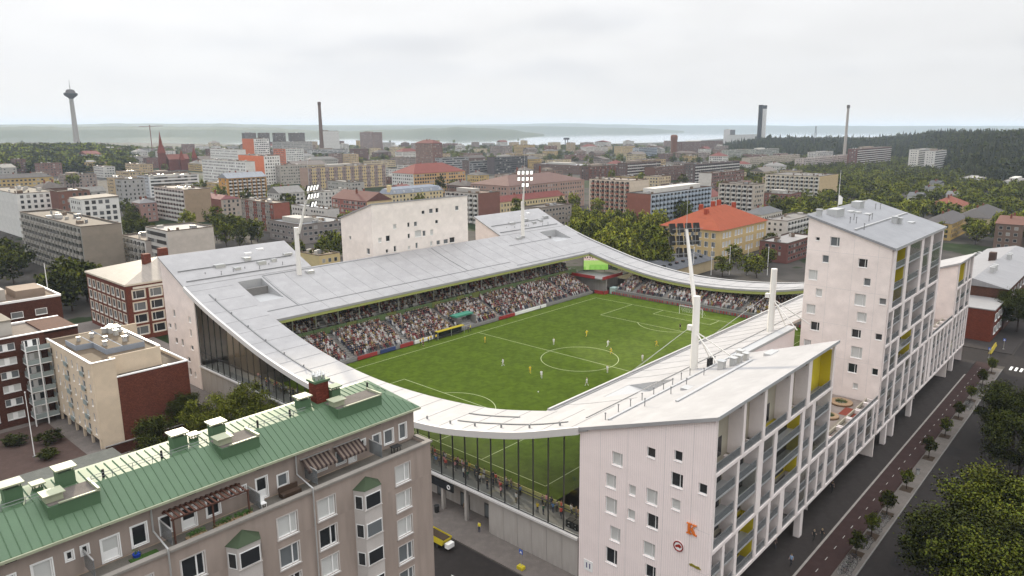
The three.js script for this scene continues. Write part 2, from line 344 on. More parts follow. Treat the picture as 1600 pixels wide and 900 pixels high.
  strip('cable_tray', M.tray, -57.5, -57.2, 14, 62, .05, .1);
  strip('cable_tray', M.tray, -57.4, -57.1, -42, -20, .05, .1);
  strip('cable_tray', M.roofTrim, 68, 68.3, -30, 44, .05, .1);
  for (const [u0, u1, v] of [[-50, 30, 50.2], [30, 64, 47.4], [-42, 0, 66], [40, 62, 60], [-56, 40, -44.2], [-50, 70, -33.6]]) strip('cable_tray', M.tray, u0, u1, v - .12, v + .12, .03, .07);
  strip('cable_tray', M.tray, -42.4, -42.15, 50, 66, .03, .07); strip('cable_tray', M.tray, 12, 12.2, 50, 66, .03, .07);
  strip('cable_tray', M.tray, -54, -53.7, -30, -19, .05, .1);
  strip('gutter', M.roofTrim, -50.1, 64.5, -32.9, -32.35, .02, .28);
  // raised seams of the roofing sheets
  const seamM = std([.27, .265, .265], { roughness: .6 });
  for (let u = -47; u < 64; u += 5.2) { if (!(u > -50 && u < -42) && !(u > 60 && u < 71)) strip('roof_seam', seamM, u, u + .07, 46.1, 66.4, .005, .035); if (!(u > -44.5 && u < -36)) strip('roof_seam', seamM, u, u + .07, -47.8, -32.9, .005, .035); }
  for (let v = -45; v < 66; v += 5.2) { strip('roof_seam', seamM, -60.5, -50.5, v, v + .07, .005, .035); strip('roof_seam', seamM, 65.2, 75.9, v, v + .07, .005, .035); }
  // low fixing posts on the end roofs
  for (let v = 10; v < 62; v += 7) bx(roof, 'anchor_post', M.tray, -57.45, -57.25, rh(v), rh(v) + .55, v, v + .2);
  for (let v = -42; v < -12; v += 5.5) bx(roof, 'anchor_post', M.tray, -58.9, -58.7, rh(v), rh(v) + .5, v, v + .2);
  // green painted edge beam along the far stand and lighter beam on the far end
  bx(roof, 'edge_beam', M.greenFascia, -50.3, 64.9, rh(46) - 1.2, rh(46) - .56, 46.05, 46.5);
  { const s = new MB(), N = 40; for (let k = 0; k < N; k++) { const p = -32.3 + 78.3 * k / N, q = -32.3 + 78.3 * (k + 1) / N; s.quad([65.05, rh(p) - .56, p], [65.05, rh(q) - .56, q], [65.05, rh(q) - 1.35, q], [65.05, rh(p) - 1.35, p], [-1, 0, 0]); s.quad([65.35, rh(p) - .56, p], [65.35, rh(q) - .56, q], [65.35, rh(q) - 1.35, q], [65.35, rh(p) - 1.35, p], [1, 0, 0]); s.quad([65.05, rh(p) - 1.35, p], [65.05, rh(q) - 1.35, q], [65.35, rh(q) - 1.35, q], [65.35, rh(p) - 1.35, p], [0, -1, 0]); } s.build('edge_beam', M.greenFascia, roof); }

  // ---- plinth under pitch and stands
  const pl = new MB(); pl.box(-59.9, 77, 0, PY - .1, -8.6, 63, 't'); pl.box(-59.9, 77, 0, PY - .1, -46.4, -30.2, 't'); pl.box(-57.2, 77, 0, PY - .1, -30.2, -8.6, 't'); pl.box(-59.9, 77, 0, PY - .1, -62, -46.5, 't');
  const base = pl.build('base', M.concreteDark, stadium);
  for (let v = -46.4; v < 62.8; v += 2.75) { const w = Math.min(2.72, 62.9 - v); if (v > -31.5 && v < -9) continue; bx(base, 'concrete_panel', M.concrete, -60.4, -59.92, .1, PY - .35, v + .015, v + w); }
  bx(base, 'sill_band', M.fascia, -60.75, -59.9, PY - .33, PY - .02, -46.4, 63);
  bx(base, 'entrance_back_wall', M.concrete, -57.6, -57.25, .14, PY - .35, -30.2, -8.6);
  for (const v of [-29.8, -24.5, -19.2, -13.9, -9.2]) bx(base, 'column', M.concrete, -60.3, -59.8, .14, PY - .35, v - .25, v + .25);
  for (const v of [-27, -21.6, -16]) { const d = bx(base, 'door', M.darkSteel, -57.72, -57.62, .14, 2.6, v - 1, v + 1); bx(d, 'door_glass', M.paneMid, -57.76, -57.725, .5, 2.4, v - .8, v + .8); }
  const sgn = bx(base, 'entrance_sign', M.pane, -60.5, -60.32, 3.9, 5.2, -22, -14.5);
  { const t = new THREE.TorusGeometry(.3, .08, 6, 16); t.rotateY(Math.PI / 2); t.translate(-60.53, 4.55, 21); geoPart(sgn, 'letter_ring', t, M.whitePaint); }

  // ---- concourse floor and pitch
  bx(stadium, 'concourse_floor', M.standConcrete, -59.9, -56.2, PY - .1, PY, -46, 62.5);

  // ---- glass end wall: every pane and every mullion
  const gu = -60.25; const gw = [];
  for (let v = -46.5, k = 0; v < 62.5; v += 2.74, k++) gw.push(v); gw.push(62.9);
  for (let k = 0; k < gw.length - 1; k++) {
    const v0 = gw[k] + .06, v1 = gw[k + 1] - .06, q = new MB();
    q.quad([gu, PY, v0], [gu, PY, v1], [gu, rh(v1) - .5, v1], [gu, rh(v0) - .5, v0], [-1, 0, 0]); q.build('glass_pane', M.glass, stadium);
  }
  for (const v of gw) bx(stadium, 'mullion', M.darkSteel, gu - .06, gu + .16, PY - .02, rh(v) - .45, v - .045, v + .045);
  for (const yy of [.06, 3.3]) { const q = new MB(); for (let k = 0; k < gw.length - 1; k++) if (rh(gw[k]) - .6 > PY + yy) q.box(gu - .06, gu + .06, PY + yy - .04, PY + yy + .04, gw[k] + .06, gw[k + 1] - .06); q.build('transom', M.darkSteel, stadium); }
}

// ---- pitch
{
  const grass = noiseTex(512, (x, y) => { const n = fbm(x * 16, y * 16, 16, 5), f = hash2(Math.floor(x * 512), Math.floor(y * 512)); const s = .78 + .3 * n + .14 * (f - .5); return [s, s, s * .95]; }, 14);
  const gA = std([.07, .106, .009], { map: grass, roughness: 1 }), gB = std([.066, .10, .0085], { map: grass, roughness: 1 });
  const p = new MB(); p.quad([-56.2, PY, -38], [60, PY, -38], [60, PY, 38.2], [-56.2, PY, 38.2], [0, 1, 0]);
  const pitch = p.build('pitch', gA); struct(pitch);
  for (let k = 0; k < 20; k += 2) new MB().quad([-52.5 + k * 5.25, PY + .008, -34], [-47.25 + k * 5.25, PY + .008, -34], [-47.25 + k * 5.25, PY + .008, 34], [-52.5 + k * 5.25, PY + .008, 34], [0, 1, 0]).build('mown_stripe', gB, pitch);
  const lm = std([.36, .40, .22], { roughness: .9 }), y = PY + .02, W = .075;
  const L = (a, b, c, d) => { const q = new MB(); const dx = c - a, dy = d - b, l = Math.hypot(dx, dy), nx = -dy / l * W, ny = dx / l * W; q.quad([a + nx, y, b + ny], [c + nx, y, d + ny], [c - nx, y, d - ny], [a - nx, y, b - ny], [0, 1, 0]); q.build('pitch_line', lm, pitch); };
  const arc = (cu, cv, r, a0, a1) => { const q = new MB(), N = 72; for (let i = 0; i < N; i++) { const s = a0 + (a1 - a0) * i / N, t = a0 + (a1 - a0) * (i + 1) / N, P = (a, rad) => [cu + rad * Math.cos(a), y, cv + rad * Math.sin(a)]; q.quad(P(s, r - W), P(t, r - W), P(t, r + W), P(s, r + W), [0, 1, 0]); } q.build('pitch_line', lm, pitch); };
  L(-52.5, 34, 52.5, 34); L(-52.5, -34, 52.5, -34); L(-52.5, -34, -52.5, 34); L(52.5, -34, 52.5, 34); L(0, -34, 0, 34);
  arc(0, 0, 9.15, 0, 2 * Math.PI);
  for (const s of [-1, 1]) {
    L(s * 52.5, 20.16, s * 36, 20.16); L(s * 36, 20.16, s * 36, -20.16); L(s * 36, -20.16, s * 52.5, -20.16);
    L(s * 52.5, 9.16, s * 47, 9.16); L(s * 47, 9.16, s * 47, -9.16); L(s * 47, -9.16, s * 52.5, -9.16);
    const ac = Math.acos(5.5 / 9.15); if (s > 0) arc(41.5, 0, 9.15, Math.PI - ac, Math.PI + ac); else arc(-41.5, 0, 9.15, -ac, ac);
  }
  for (const s of [-1, 1]) {
    const g = thing('goal', s > 0 ? 'white football goal before the far end stand' : 'white football goal at the near glass end', 'goal', s * 52.6, PY, 0, null);
    const q = new MB(); for (const w of [-3.72, 3.72]) q.bar([s * 52.6, PY, w], [s * 52.6, PY + 2.44, w], .06, .06, 6); q.build('post', M.whitePaint, g);
    new MB().bar([s * 52.6, PY + 2.44, -3.72], [s * 52.6, PY + 2.44, 3.72], .06, .06, 6).build('crossbar', M.whitePaint, g);
    const n = new MB(); for (let k = 0; k <= 12; k++) { const w = -3.72 + k * .62; n.bar([s * 52.6, PY + 2.42, w], [s * 54.6, PY + .02, w], .012, .012, 3, false); } for (let k = 1; k < 6; k++) n.bar([s * (52.6 + k * .33), PY + 2.42 - k * .4, -3.72], [s * (52.6 + k * .33), PY + 2.42 - k * .4, 3.72], .012, .012, 3, false);
    n.build('net', M.whitePaint, g);
  }
}

// ---- stands
const seats = [];   // [u, y, v, facing]
{
  // far side lower tier
  const low = new MB(), N1 = 15, d1 = .82, r1 = .33; const v0 = 39.0, y0 = PY + .9;
  for (let k = 0; k < N1; k++) low.box(-50, 57, PY - .05, y0 + k * r1, v0 + k * d1, v0 + (k + 1) * d1, 'd');
  const lt = low.build('lower_tier', M.standConcrete, stadium);
  bx(lt, 'front_wall', M.standConcrete, -50, 57, PY, PY + .8, 38.55, 38.75);
  // aisles
  const aisles = [-36, -20, -3.5, 13, 30, 45];
  for (const a of aisles) { const q = new MB(); for (let k = 0; k < N1 * 2; k++) q.box(a - .6, a + .6, y0 + k * r1 / 2 - .1, y0 + k * r1 / 2 + .02, v0 + k * d1 / 2, v0 + (k + 1) * d1 / 2, 'd'); q.build('aisle', wallMat('8b8680'), lt); }
  for (let k = 0; k < N1; k++) for (let u = -49.6; u < 56.6; u += .56) if (!aisles.some(a => Math.abs(u - a) < .85) && rnd() < .94 && !(Math.abs(u - 1) < 3 && k < 5)) seats.push([u + rr(-.06, .06), y0 + k * r1, v0 + k * d1 + .45, 0]);
  // far side upper tier
  const up = new MB(), N2 = 12, d2 = .85, r2 = .46, v2 = 49.4, y2 = PY + 6.0;
  for (let k = 0; k < N2; k++) up.box(-52, 58, y2 - .5, y2 + k * r2, v2 + k * d2, v2 + (k + 1) * d2, k ? '' : '');
  const ut = up.build('upper_tier', M.standConcrete, stadium);
  bx(ut, 'gallery_front', M.greenSteel, -52, 58, PY + 4.8, PY + 6.05, 48.8, 49.1);
  for (let u = -52; u < 57.9; u += 3.05) bx(ut, 'gallery_panel', pick([M.greenSteel, M.greenSteel, M.greenSteel, std([.16, .18, .06])]), u + .05, u + 2.98, PY + 4.9, PY + 6.5, 48.6, 48.78);
  bx(ut, 'gallery_rail', M.galv, -52, 58, PY + 6.95, PY + 7.0, 48.65, 48.72);
  for (let u = -51; u < 58; u += 6.1) { bx(stadium, 'column', M.galv, u - .09, u + .09, PY + 7, rh(50) - .6, 48.9, 49.07); }
  for (let k = 0; k < N2; k++) for (let u = -51.4; u < 57.5; u += .57) if (rnd() < .88 && !aisles.some(a => Math.abs(u - a) < .7)) seats.push([u + rr(-.07, .07), y2 + k * r2, v2 + k * d2 + .5, 0]);
  bx(stadium, 'back_wall', M.concreteDark, -50, 64, PY, rh(63) - .7, 62.3, 62.9);
  bx(stadium, 'end_wall', M.concreteDark, 57.9, 58.3, PY, PY + 8.5, 51, 62.2);
  // dug-outs, sponsor boards on the front wall
  const boards = [[-35, -29.5, M.redBoard], [-28.5, -24, M.blueBoard], [-22.5, -18.5, M.redBoard], [-18, -12, M.whitePaint], [12.5, 19, M.redBoard], [19.2, 33, M.whitePaint]];
  for (const [a, c, m] of boards) bx(lt, 'sponsor_board', m, a, c, PY + .1, PY + .98, 38.3, 38.5);
  for (const [a, c, m, l] of [[-11.5, -2.2, std([.34, .27, .03]), 'yellow roofed team bench shelter before the far stand']]) { const t = thing('team_bench', l, 'bench shelter', (a + c) / 2, PY, 38); bx(t, 'canopy', m, a, c, PY + 1.9, PY + 2.02, 36.9, 38.2); bx(t, 'back_panel', M.pane, a, c, PY + .1, PY + 1.9, 38.1, 38.2); bx(t, 'seat_bench', M.darkSteel, a + .2, c - .2, PY, PY + .45, 37.5, 37.95); for (const q of [a, (a + c) / 2, c - .1]) bx(t, 'post', M.galv, q, q + .1, PY, PY + 1.9, 37.0, 37.1); }
  { const t = thing('tunnel_canopy', 'turquoise canopy over the players tunnel in the far stand', 'canopy', 1, PY, 41); bx(t, 'canopy_top', std([.05, .22, .15], { roughness: .5 }), -2.2, 4.2, PY + 3.3, PY + 3.75, 40.2, 42.6); bx(t, 'tunnel_wall', M.concreteDark, -1.8, -1.5, PY, PY + 3.3, 38.8, 42.5); bx(t, 'tunnel_wall', M.concreteDark, 3.6, 3.9, PY, PY + 3.3, 38.8, 42.5); }

  // far end stand
  const en = new MB(), N3 = 13, d3 = .9, r3 = .29, u3 = 60.9, y3 = PY + 1.55;
  for (let k = 0; k < N3; k++) en.box(u3 + k * d3, u3 + (k + 1) * d3, PY - .05, y3 + k * r3, -34, 32, 'd');
  const et = en.build('end_tier', M.standConcrete, stadium);
  bx(et, 'front_wall', M.concreteDark, 60.25, 60.5, PY, PY + 1.0, -34, 33); bx(et, 'front_rail', M.galv, 60.2, 60.26, PY + 1.6, PY + 1.68, -34, 33);
  for (let v = -34; v < 33; v += .9) bx(et, 'board_panel', pick([M.redBoard, wallMat('a4806a'), M.redBoard]), 60.12, 60.2, PY + .12, PY + .85, v + .2, v + .62);
  const ai2 = [-24, -12, 1, 14, 25];
  for (const a of ai2) { const q = new MB(); for (let k = 0; k < N3 * 2; k++) q.box(u3 + k * d3 / 2, u3 + (k + 1) * d3 / 2, y3 + k * r3 / 2 - .1, y3 + k * r3 / 2 + .02, a - .55, a + .55, 'd'); q.build('aisle', wallMat('8b8680'), et); }
  for (let k = 0; k < N3; k++) for (let v = -33.5; v < 31.6; v += .57) if (!ai2.some(a => Math.abs(v - a) < .8) && rnd() < .9) seats.push([u3 + k * d3 + .5, y3 + k * r3, v + rr(-.06, .06), 1]);
  for (let v = -33; v < 46; v += 5.2) bx(stadium, 'column', M.galv, 73.6, 73.8, PY + 3, rh(v) - .6, v - .1, v + .1);
  for (let v = -33; v < 44; v += 5.2) bx(stadium, 'rear_glass_pane', M.glass, 75.0, 75.03, PY + 2, Math.min(rh(v), rh(v + 5.2)) - .7, v + .1, v + 5.1);
  bx(stadium, 'rear_wall', M.concreteDark, 74.6, 75.2, PY - .1, PY + 2, -45, 62);
  // corner gallery with red banners
  bx(stadium, 'corner_floor', M.standConcrete, 58.6, 74, PY + 4.4, PY + 4.8, 36, 50); bx(stadium, 'corner_banner', M.redBoard, 58.4, 58.55, PY + 4.5, PY + 5.5, 39, 49.5); bx(stadium, 'corner_banner', M.redBoard, 58.6, 70, PY + 4.5, PY + 5.5, 35.8, 35.95);
  bx(stadium, 'corner_wall', M.concrete, 61.2, 61.6, PY - .1, PY + 4.3, 36.2, 50); bx(stadium, 'corner_wall', M.concrete, 62, 74, PY - .1, PY + 4.4, 40.5, 41); bx(stadium, 'corner_banner', M.redBoard, 57.6, 57.75, PY, PY + 1.1, 34.8, 38.4); bx(stadium, 'corner_banner', M.redBoard, 57.8, 60.1, PY, PY + 1.1, 34.5, 34.65);
  bx(stadium, 'corner_booth', std([.35, .45, .42], { roughness: .3 }), 60.3, 62.5, PY, PY + 2.1, 32.2, 34.2);
  // near side lower stand, hidden under its roof but there
  const ns = new MB(); for (let k = 0; k < 14; k++) ns.box(-50, 60, PY - .05, PY + .8 + k * .33, -38.8 - k * .82, -38.8 - (k + 1) * .82, 'd'); ns.build('near_tier', M.standConcrete, stadium);
  // barrier in front of the near end concourse
  for (let v = -44; v < 40; v += 2.0) { if (Math.abs(v) < 0) continue; bx(stadium, 'barrier_panel', std([.45, .42, .16], { roughness: .6 }), -56.15, -56.05, PY, PY + 1.0, v + .03, v + 1.97); }

  // video screen
  const cv = document.createElement('canvas'); cv.width = 256; cv.height = 144; const x = cv.getContext('2d');
  x.fillStyle = '#e9cfc6'; x.fillRect(0, 0, 256, 46); for (let i = 0; i < 160; i++) { x.fillStyle = ['#fff4ee', '#c99a92', '#f3dcd4', '#9d7d78'][i % 4]; x.fillRect(rnd() * 256, rnd() * 42, 5, 5); }
  x.fillStyle = '#b8e07a'; x.fillRect(0, 46, 256, 98); x.fillStyle = '#98d060'; x.fillRect(60, 90, 196, 54); x.fillStyle = '#8fc656'; for (let i = 0; i < 5; i++) x.fillRect(i * 56, 110, 22, 34);
  x.fillStyle = '#222'; for (let i = 0; i < 4; i++) x.fillRect(8 + i * 26, 6, 12, 16);
  const tx = new THREE.CanvasTexture(cv); tx.colorSpace = THREE.SRGBColorSpace;
  const sc = thing('video_screen', 'large video screen showing the match in the far stadium corner', 'screen', 68, PY + 4.8, 45.6);
  const box = fin(new THREE.Mesh(new THREE.BoxGeometry(8.6, 5.0, .4), M.darkSteel)); box.name = 'housing'; box.position.set(0, 3.0, 0); box.rotation.y = -48 * Math.PI / 180; sc.add(box);
  const face = fin(new THREE.Mesh(new THREE.PlaneGeometry(8.4, 4.8), new THREE.MeshStandardMaterial({ color: 0x000000, emissive: 0xffffff, emissiveMap: tx, emissiveIntensity: .75, roughness: .6 }))); face.name = 'display'; face.position.set(0, 0, .21); box.add(face);
  for (const s of [-3, 3]) { const l = fin(new THREE.Mesh(new THREE.BoxGeometry(.2, 1.0, .2), M.darkSteel)); l.name = 'support'; l.position.set(s, -2.9, 0); box.add(l); }
}

// =====================================================================  WHITE APARTMENT BLOCKS ROUND THE STADIUM
// window set in an opening of a wall. plane 'u' (a = v) or 'v' (a = u); kind 0 dark, 1 with blind
function windowIn(parent, plane, at, a0, a1, y0, y1, kind, depth = .22, mull = true) {
  const f = new MB(), t = .09, B = (c0, c1, d0, d1, e0, e1) => plane === 'u' ? f.box(at + e0, at + e1, d0, d1, c0, c1) : f.box(c0, c1, d0, d1, at + e0, at + e1);
  B(a0, a0 + t, y0, y1, depth - .06, depth + .04); B(a1 - t, a1, y0, y1, depth - .06, depth + .04); B(a0 + t, a1 - t, y0, y0 + t, depth - .06, depth + .04); B(a0 + t, a1 - t, y1 - t, y1, depth - .06, depth + .04);
  if (mull && a1 - a0 > 1.3) B(a0 + (a1 - a0) * .28 - .035, a0 + (a1 - a0) * .28 + .035, y0 + t, y1 - t, depth - .05, depth + .03);
  B(a0 - .02, a1 + .02, y0 - .06, y0 - .005, -.08, depth - .06);
  const w = f.build('window', M.whitePaint, parent);
  const m = kind === 1 ? M.blind : kind === 2 ? M.paneMid : M.pane;
  if (plane === 'u') bx(w, 'pane', m, at + depth + .045, at + depth + .07, y0 + t * .5, y1 - t * .5, a0 + t * .5, a1 - t * .5); else bx(w, 'pane', m, a0 + t * .5, a1 - t * .5, y0 + t * .5, y1 - t * .5, at + depth + .045, at + depth + .07);
  return w;
}
const FV = -65.5;    // street facade plane
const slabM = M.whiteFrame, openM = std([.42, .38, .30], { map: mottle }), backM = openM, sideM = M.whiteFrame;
// street side facade: courses of white framed bays with glazed balconies behind
function course(parent, y0, y1, floors, bays, uA, uB, yellowBays = [], open = false, cap = y1) {
  // bays: [u0,u1]; everything between bays is a white post
  bays = bays.map(([a, b], i) => { const nx = i < bays.length - 1 ? bays[i + 1][0] : uB; return [a - .05, nx - b > .95 ? b + Math.min(.6, (nx - b) * .42) : b]; });
  const edges = [uA, ...bays.flat(), uB];
  for (let i = 0; i < edges.length; i += 2) if (edges[i + 1] - edges[i] > .05) bx(parent, 'post', M.whiteFrame, edges[i] + .002, edges[i + 1] - .002, y0 + .2, y1 - .2, FV, FV + .32);
  const fh = (y1 - y0) / floors;
  bays.forEach(([a, b], i) => {
    const yel = yellowBays.includes(i);
    for (let k = 0; k < floors; k++) {
      const f0 = y0 + k * fh + (k ? 0 : .2), f1 = y0 + (k + 1) * fh - (k === floors - 1 ? .2 : 0);
      if (k) bx(parent, 'balcony_slab', M.roofTrim, a, b, y0 + k * fh - .15, y0 + k * fh + .12, FV + .12, FV + 1.9);
      bx(parent, 'balcony_railing', M.railGlass, a + .03, b - .03, f0 + (k ? .14 : .02), f0 + 1.15, FV + .14, FV + .17);
      bx(parent, 'handrail', M.steel, a, b, f0 + 1.15, f0 + 1.21, FV + .11, FV + .19);
      if (!open && rnd() < .15) bx(parent, 'balcony_glazing', M.glass, a + .03, b - .03, f0 + 1.22, f1 - .02, FV + .15, FV + .165);
      // room front behind the balcony
      const wx = open ? a + (b - a) * .3 : a + .05 + (b - a) * rr(0, .1), we = open ? a + (b - a) * .75 : b - .05 - (b - a) * rr(0, .08);
      if (!(open && yel)) bx(parent, 'room_window', rnd() < .12 ? M.paneMid : M.pane, wx, we, f0 + .1, open ? f0 + 2.6 : f1 - .35, FV + 1.88, FV + 1.9);
    }
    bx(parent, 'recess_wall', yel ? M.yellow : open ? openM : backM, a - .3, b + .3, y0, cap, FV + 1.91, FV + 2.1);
    for (const s of [a, b]) bx(parent, 'recess_side', yel ? M.yellow : open ? M.whiteFrame : sideM, s === a ? a - .3 : b + .003, s === a ? a - .003 : b + .3, y0 + .02, cap - .02, FV + .33, FV + 1.9);
  });
}
const beam = (p, y, uA, uB, h = .4) => bx(p, 'beam', M.whiteFrame, uA, uB, y - h / 2, y + h / 2, FV - .03, FV + .5);
const gap = (list, t = .0) => list;
// roofs that lift from the stadium curve to the street: plain slope
function slopeRoof(parent, u0, u1, va, ya, vb, yb, t = .45, mat = M.roof) {
  const b = new MB(), P = (u, y, v) => [u, y, v];
  b.quad([u0, ya, va], [u1, ya, va], [u1, yb, vb], [u0, yb, vb], [0, 1, 0]); b.quad([u0, ya - t, va], [u1, ya - t, va], [u1, yb - t, vb], [u0, yb - t, vb], [0, -1, 0]);
  b.quad([u0, ya, va], [u0, yb, vb], [u0, yb - t, vb], [u0, ya - t, va], [-1, 0, 0]); b.quad([u1, ya, va], [u1, yb, vb], [u1, yb - t, vb], [u1, ya - t, va], [1, 0, 0]);
  b.quad([u0, ya, va], [u1, ya, va], [u1, ya - t, va], [u0, ya - t, va], [0, 0, 1]); b.quad([u0, yb, vb], [u1, yb, vb], [u1, yb - t, vb], [u0, yb - t, vb], [0, 0, -1]);
  return b.build('roof', mat, parent);
}
function roofVent(parent, u, y, v, s = 1, m = M.galv) { const q = new MB(); q.box(u - .35 * s, u + .35 * s, y - .3, y + .9 * s, v - .35 * s, v + .35 * s); q.box(u - .45 * s, u + .45 * s, y + .95 * s, y + 1.05 * s, v - .45 * s, v + .45 * s); q.bar([u, y + .85 * s, v], [u, y + .98 * s, v], .1, .1, 6); return q.build('roof_vent', m, parent); }
function pipePost(parent, u, y, v, h = .9) { const q = new MB(); q.bar([u, y - .1, v], [u, y + h, v], .07, .07, 6); q.bar([u, y + h, v], [u, y + h + .12, v], .14, .14, 6); return q.build('vent_pipe', M.tray, parent); }

// ---- front block
{
  const t = thing('apartment_block', 'white apartment block with club signs on its windowed end wall', 'apartment block', -42, 0, -56, 'white apartment blocks of the stadium');
  const W = [[-53.3, -51.7, 18.3, 20.1, 1], [-57.9, -56.7, 20.9, 22.2, 0], [-61.5, -60.4, 21.6, 22.9, 0], [-52.4, -50.8, 15.0, 16.9, 1], [-55.3, -54.3, 15.1, 16.5, 1], [-58.4, -56.8, 14.9, 16.9, 1], [-61.7, -60.1, 18.3, 20.1, 0], [-64.8, -63.7, 18.6, 19.9, 0], [-61.5, -60.3, 15.4, 16.8, 1], [-52.6, -50.8, 11.5, 13.7, 1], [-55.3, -54.2, 11.8, 13.2, 1], [-58.6, -57.0, 11.8, 13.7, 0], [-53.2, -51.6, 7.9, 9.9, 1], [-58.3, -56.6, 7.8, 9.8, 1], [-52.8, -51.0, 4.5, 6.7, 0], [-58.5, -57.0, 5.0, 6.8, 0]];
  const ol = [[-46.65, 0.14], [-46.65, 21.3], [-65.45, 27.9], [-65.45, 0.14]];
  geoPart(t, 'end_wall', wallGeo('u', -60.55, .4, ol, W), M.whiteWall);
  for (const w of W) windowIn(t, 'u', -60.55, ...w);
  // panel joints, fine dark grooves between cladding fields
  for (const v of [-49.9, -54.0, -59.2, -62.9]) bx(t, 'panel_joint', M.roofTrim, -60.556, -60.549, .3, rh(v) - .7, v - .012, v + .012);
  for (const y of [8.7, 14.0]) bx(t, 'panel_joint', M.roofTrim, -60.556, -60.549, y - .012, y + .012, -65.4, -63.2);
  // remaining sides and inner walls
  const iw = new MB(); iw.box(-60.1, -23.2, 0.14, 21.2, -46.8, -46.65); iw.quad([-23.05, .14, -63.4], [-23.05, .14, -48], [-23.05, 21.2, -48], [-23.05, 27.0, -63.4], [1, 0, 0]); iw.box(-59.9, -23.4, 4.2, 4.5, -63.4, -47); iw.build('inner_wall', M.whiteWall, t);
  const roof = slopeRoof(t, -60.95, -22.6, -46.6, rh(-46.6) + .06, -65.9, 28.5);
  bx(roof, 'edge_trim', M.roofTrim, -60.95, -22.6, 28.15, 28.58, -66.0, -65.905);
  // facade
  const top = [[-59.9, -54.0], [-52.8, -48.3], [-46.9, -40.3], [-38.6, -33.8], [-31.9, -23.8]], mid = [[-59.7, -55.0], [-53.8, -49.1], [-47, -44.3], [-42.7, -35], [-33.3, -31.2], [-29.3, -23.6]], low = [[-59.9, -57.8], [-56.6, -54.4], [-53.1, -48.6], [-47.3, -44.9], [-43.5, -41], [-38.9, -34.8], [-33.3, -30.8], [-29.8, -27.1], [-25.9, -23.5]];
  course(t, 21.0, 27.9, 1, top, -60.15, -22.6, [4], true, 27.05); course(t, 11.3, 21.0, 3, mid, -60.15, -22.6, [3]); course(t, 4.6, 11.3, 2, low, -60.15, -22.6, [2]);
  for (const y of [21.0, 11.3, 4.6]) beam(t, y, -60.15, -22.6); bx(t, 'beam', M.whiteFrame, -60.15, -22.6, 27.7, 28.02, FV - .03, FV + .5);
  for (const u of [-31.2]) bx(t, 'column', M.whiteFrame, u - .55, u + .55, .14, 4.4, -65.4, -64.5);
  bx(t, 'ground_floor_wall', M.concreteDark, -60, -23, .14, 4.2, -62.4, -62.1); for (let u = -57; u < -24; u += 5.5) bx(t, 'shop_window', M.paneMid, u, u + 4.2, .5, 3.4, -62.48, -62.41);
  // club signs on the end wall
  const plate = bx(t, 'number_plate', M.whitePaint, -60.62, -60.555, 2.0, 3.5, -49.0, -47.6);
  for (const v of [-48.55, -48.05]) bx(plate, 'numeral', std([.12, .11, .2]), -60.64, -60.622, 2.4, 3.15, v - .09, v + .09);
  const font = await new FontLoader().loadAsync('fonts/droid/droid_serif_bold.typeface.json');
  const kg = new TextGeometry('K', { font, size: 1.35, depth: .18, curveSegments: 3, bevelEnabled: false }); kg.rotateY(-Math.PI / 2); kg.translate(-60.6, 13.2, 62.45); geoPart(t, 'letter_sign', kg, std([.62, .15, .02], { roughness: .5 })).userData.label = 'orange letter K on the end wall';
  const em = new THREE.CylinderGeometry(.66, .66, .08, 28); em.rotateZ(Math.PI / 2); em.translate(-60.59, 11.0, 61.5); const emb = geoPart(t, 'club_emblem', em, M.whitePaint); emb.userData.label = 'round dark red and white club emblem';
  const rg = new THREE.TorusGeometry(.6, .08, 6, 28); rg.rotateY(Math.PI / 2); rg.translate(-60.64, 11.0, 61.5); geoPart(emb, 'emblem_ring', rg, std([.22, .02, .02]));
  const sh = new THREE.Shape([[-.42, -.1], [-.3, .1], [-.05, .22], [.12, .3], [.3, .18], [.44, .02], [.3, -.06], [.26, -.2], [.1, -.1], [-.12, -.12], [-.3, -.22]].map(p => new THREE.Vector2(...p)));
  const sg = new THREE.ExtrudeGeometry(sh, { depth: .04, bevelEnabled: false }); sg.rotateY(-Math.PI / 2); sg.translate(-60.63, 11.0, 61.5); geoPart(emb, 'emblem_figure', sg, std([.3, .03, .02]));
  const lg = new THREE.Shape([[-.75, .05], [-.4, .22], [.1, .1], [.5, .16], [.8, -.12], [.3, -.2], [-.2, -.12], [-.6, -.14]].map(p => new THREE.Vector2(...p)));
  const gg = new THREE.ExtrudeGeometry(lg, { depth: .08, bevelEnabled: false }); gg.rotateY(-Math.PI / 2); gg.translate(-60.6, 9.3, 63.75); geoPart(t, 'club_logo', gg, std([.22, .19, .03])).userData.label = 'small dark yellow club logo';
  // roof gear
  const ry = v => rh(-46.6) + (28.5 - rh(-46.6)) * (-46.6 - v) / 19.3 + .06;
  const rail = (v, u0, u1, w = .22, m = M.tray) => bx(roof, 'roof_rail', m, u0, u1, ry(v) + .02, ry(v) + .2, v - w / 2, v + w / 2);
  rail(-49.6, -58.5, -23.5, .3, M.roofTrim); rail(-55.6, -52, -30, .4, M.roofTrim);
  for (const u of [-58, -54.5, -52, -49, -46, -43.5, -41, -38, -35.5]) pipePost(roof, u, ry(-48.6), -48.6 + rr(-.3, .3)); for (const u of [-53, -47, -42.5, -37]) pipePost(roof, u, ry(-52), -52 + rr(-.5, .5));
  for (const [u, v, s] of [[-33.6, -52.6, 1.3], [-31.8, -53.6, 1.2], [-30.3, -53.8, 1.2], [-28.8, -54.2, 1.1], [-26.5, -52.2, 1.3]]) roofVent(roof, u, ry(v), v, s);
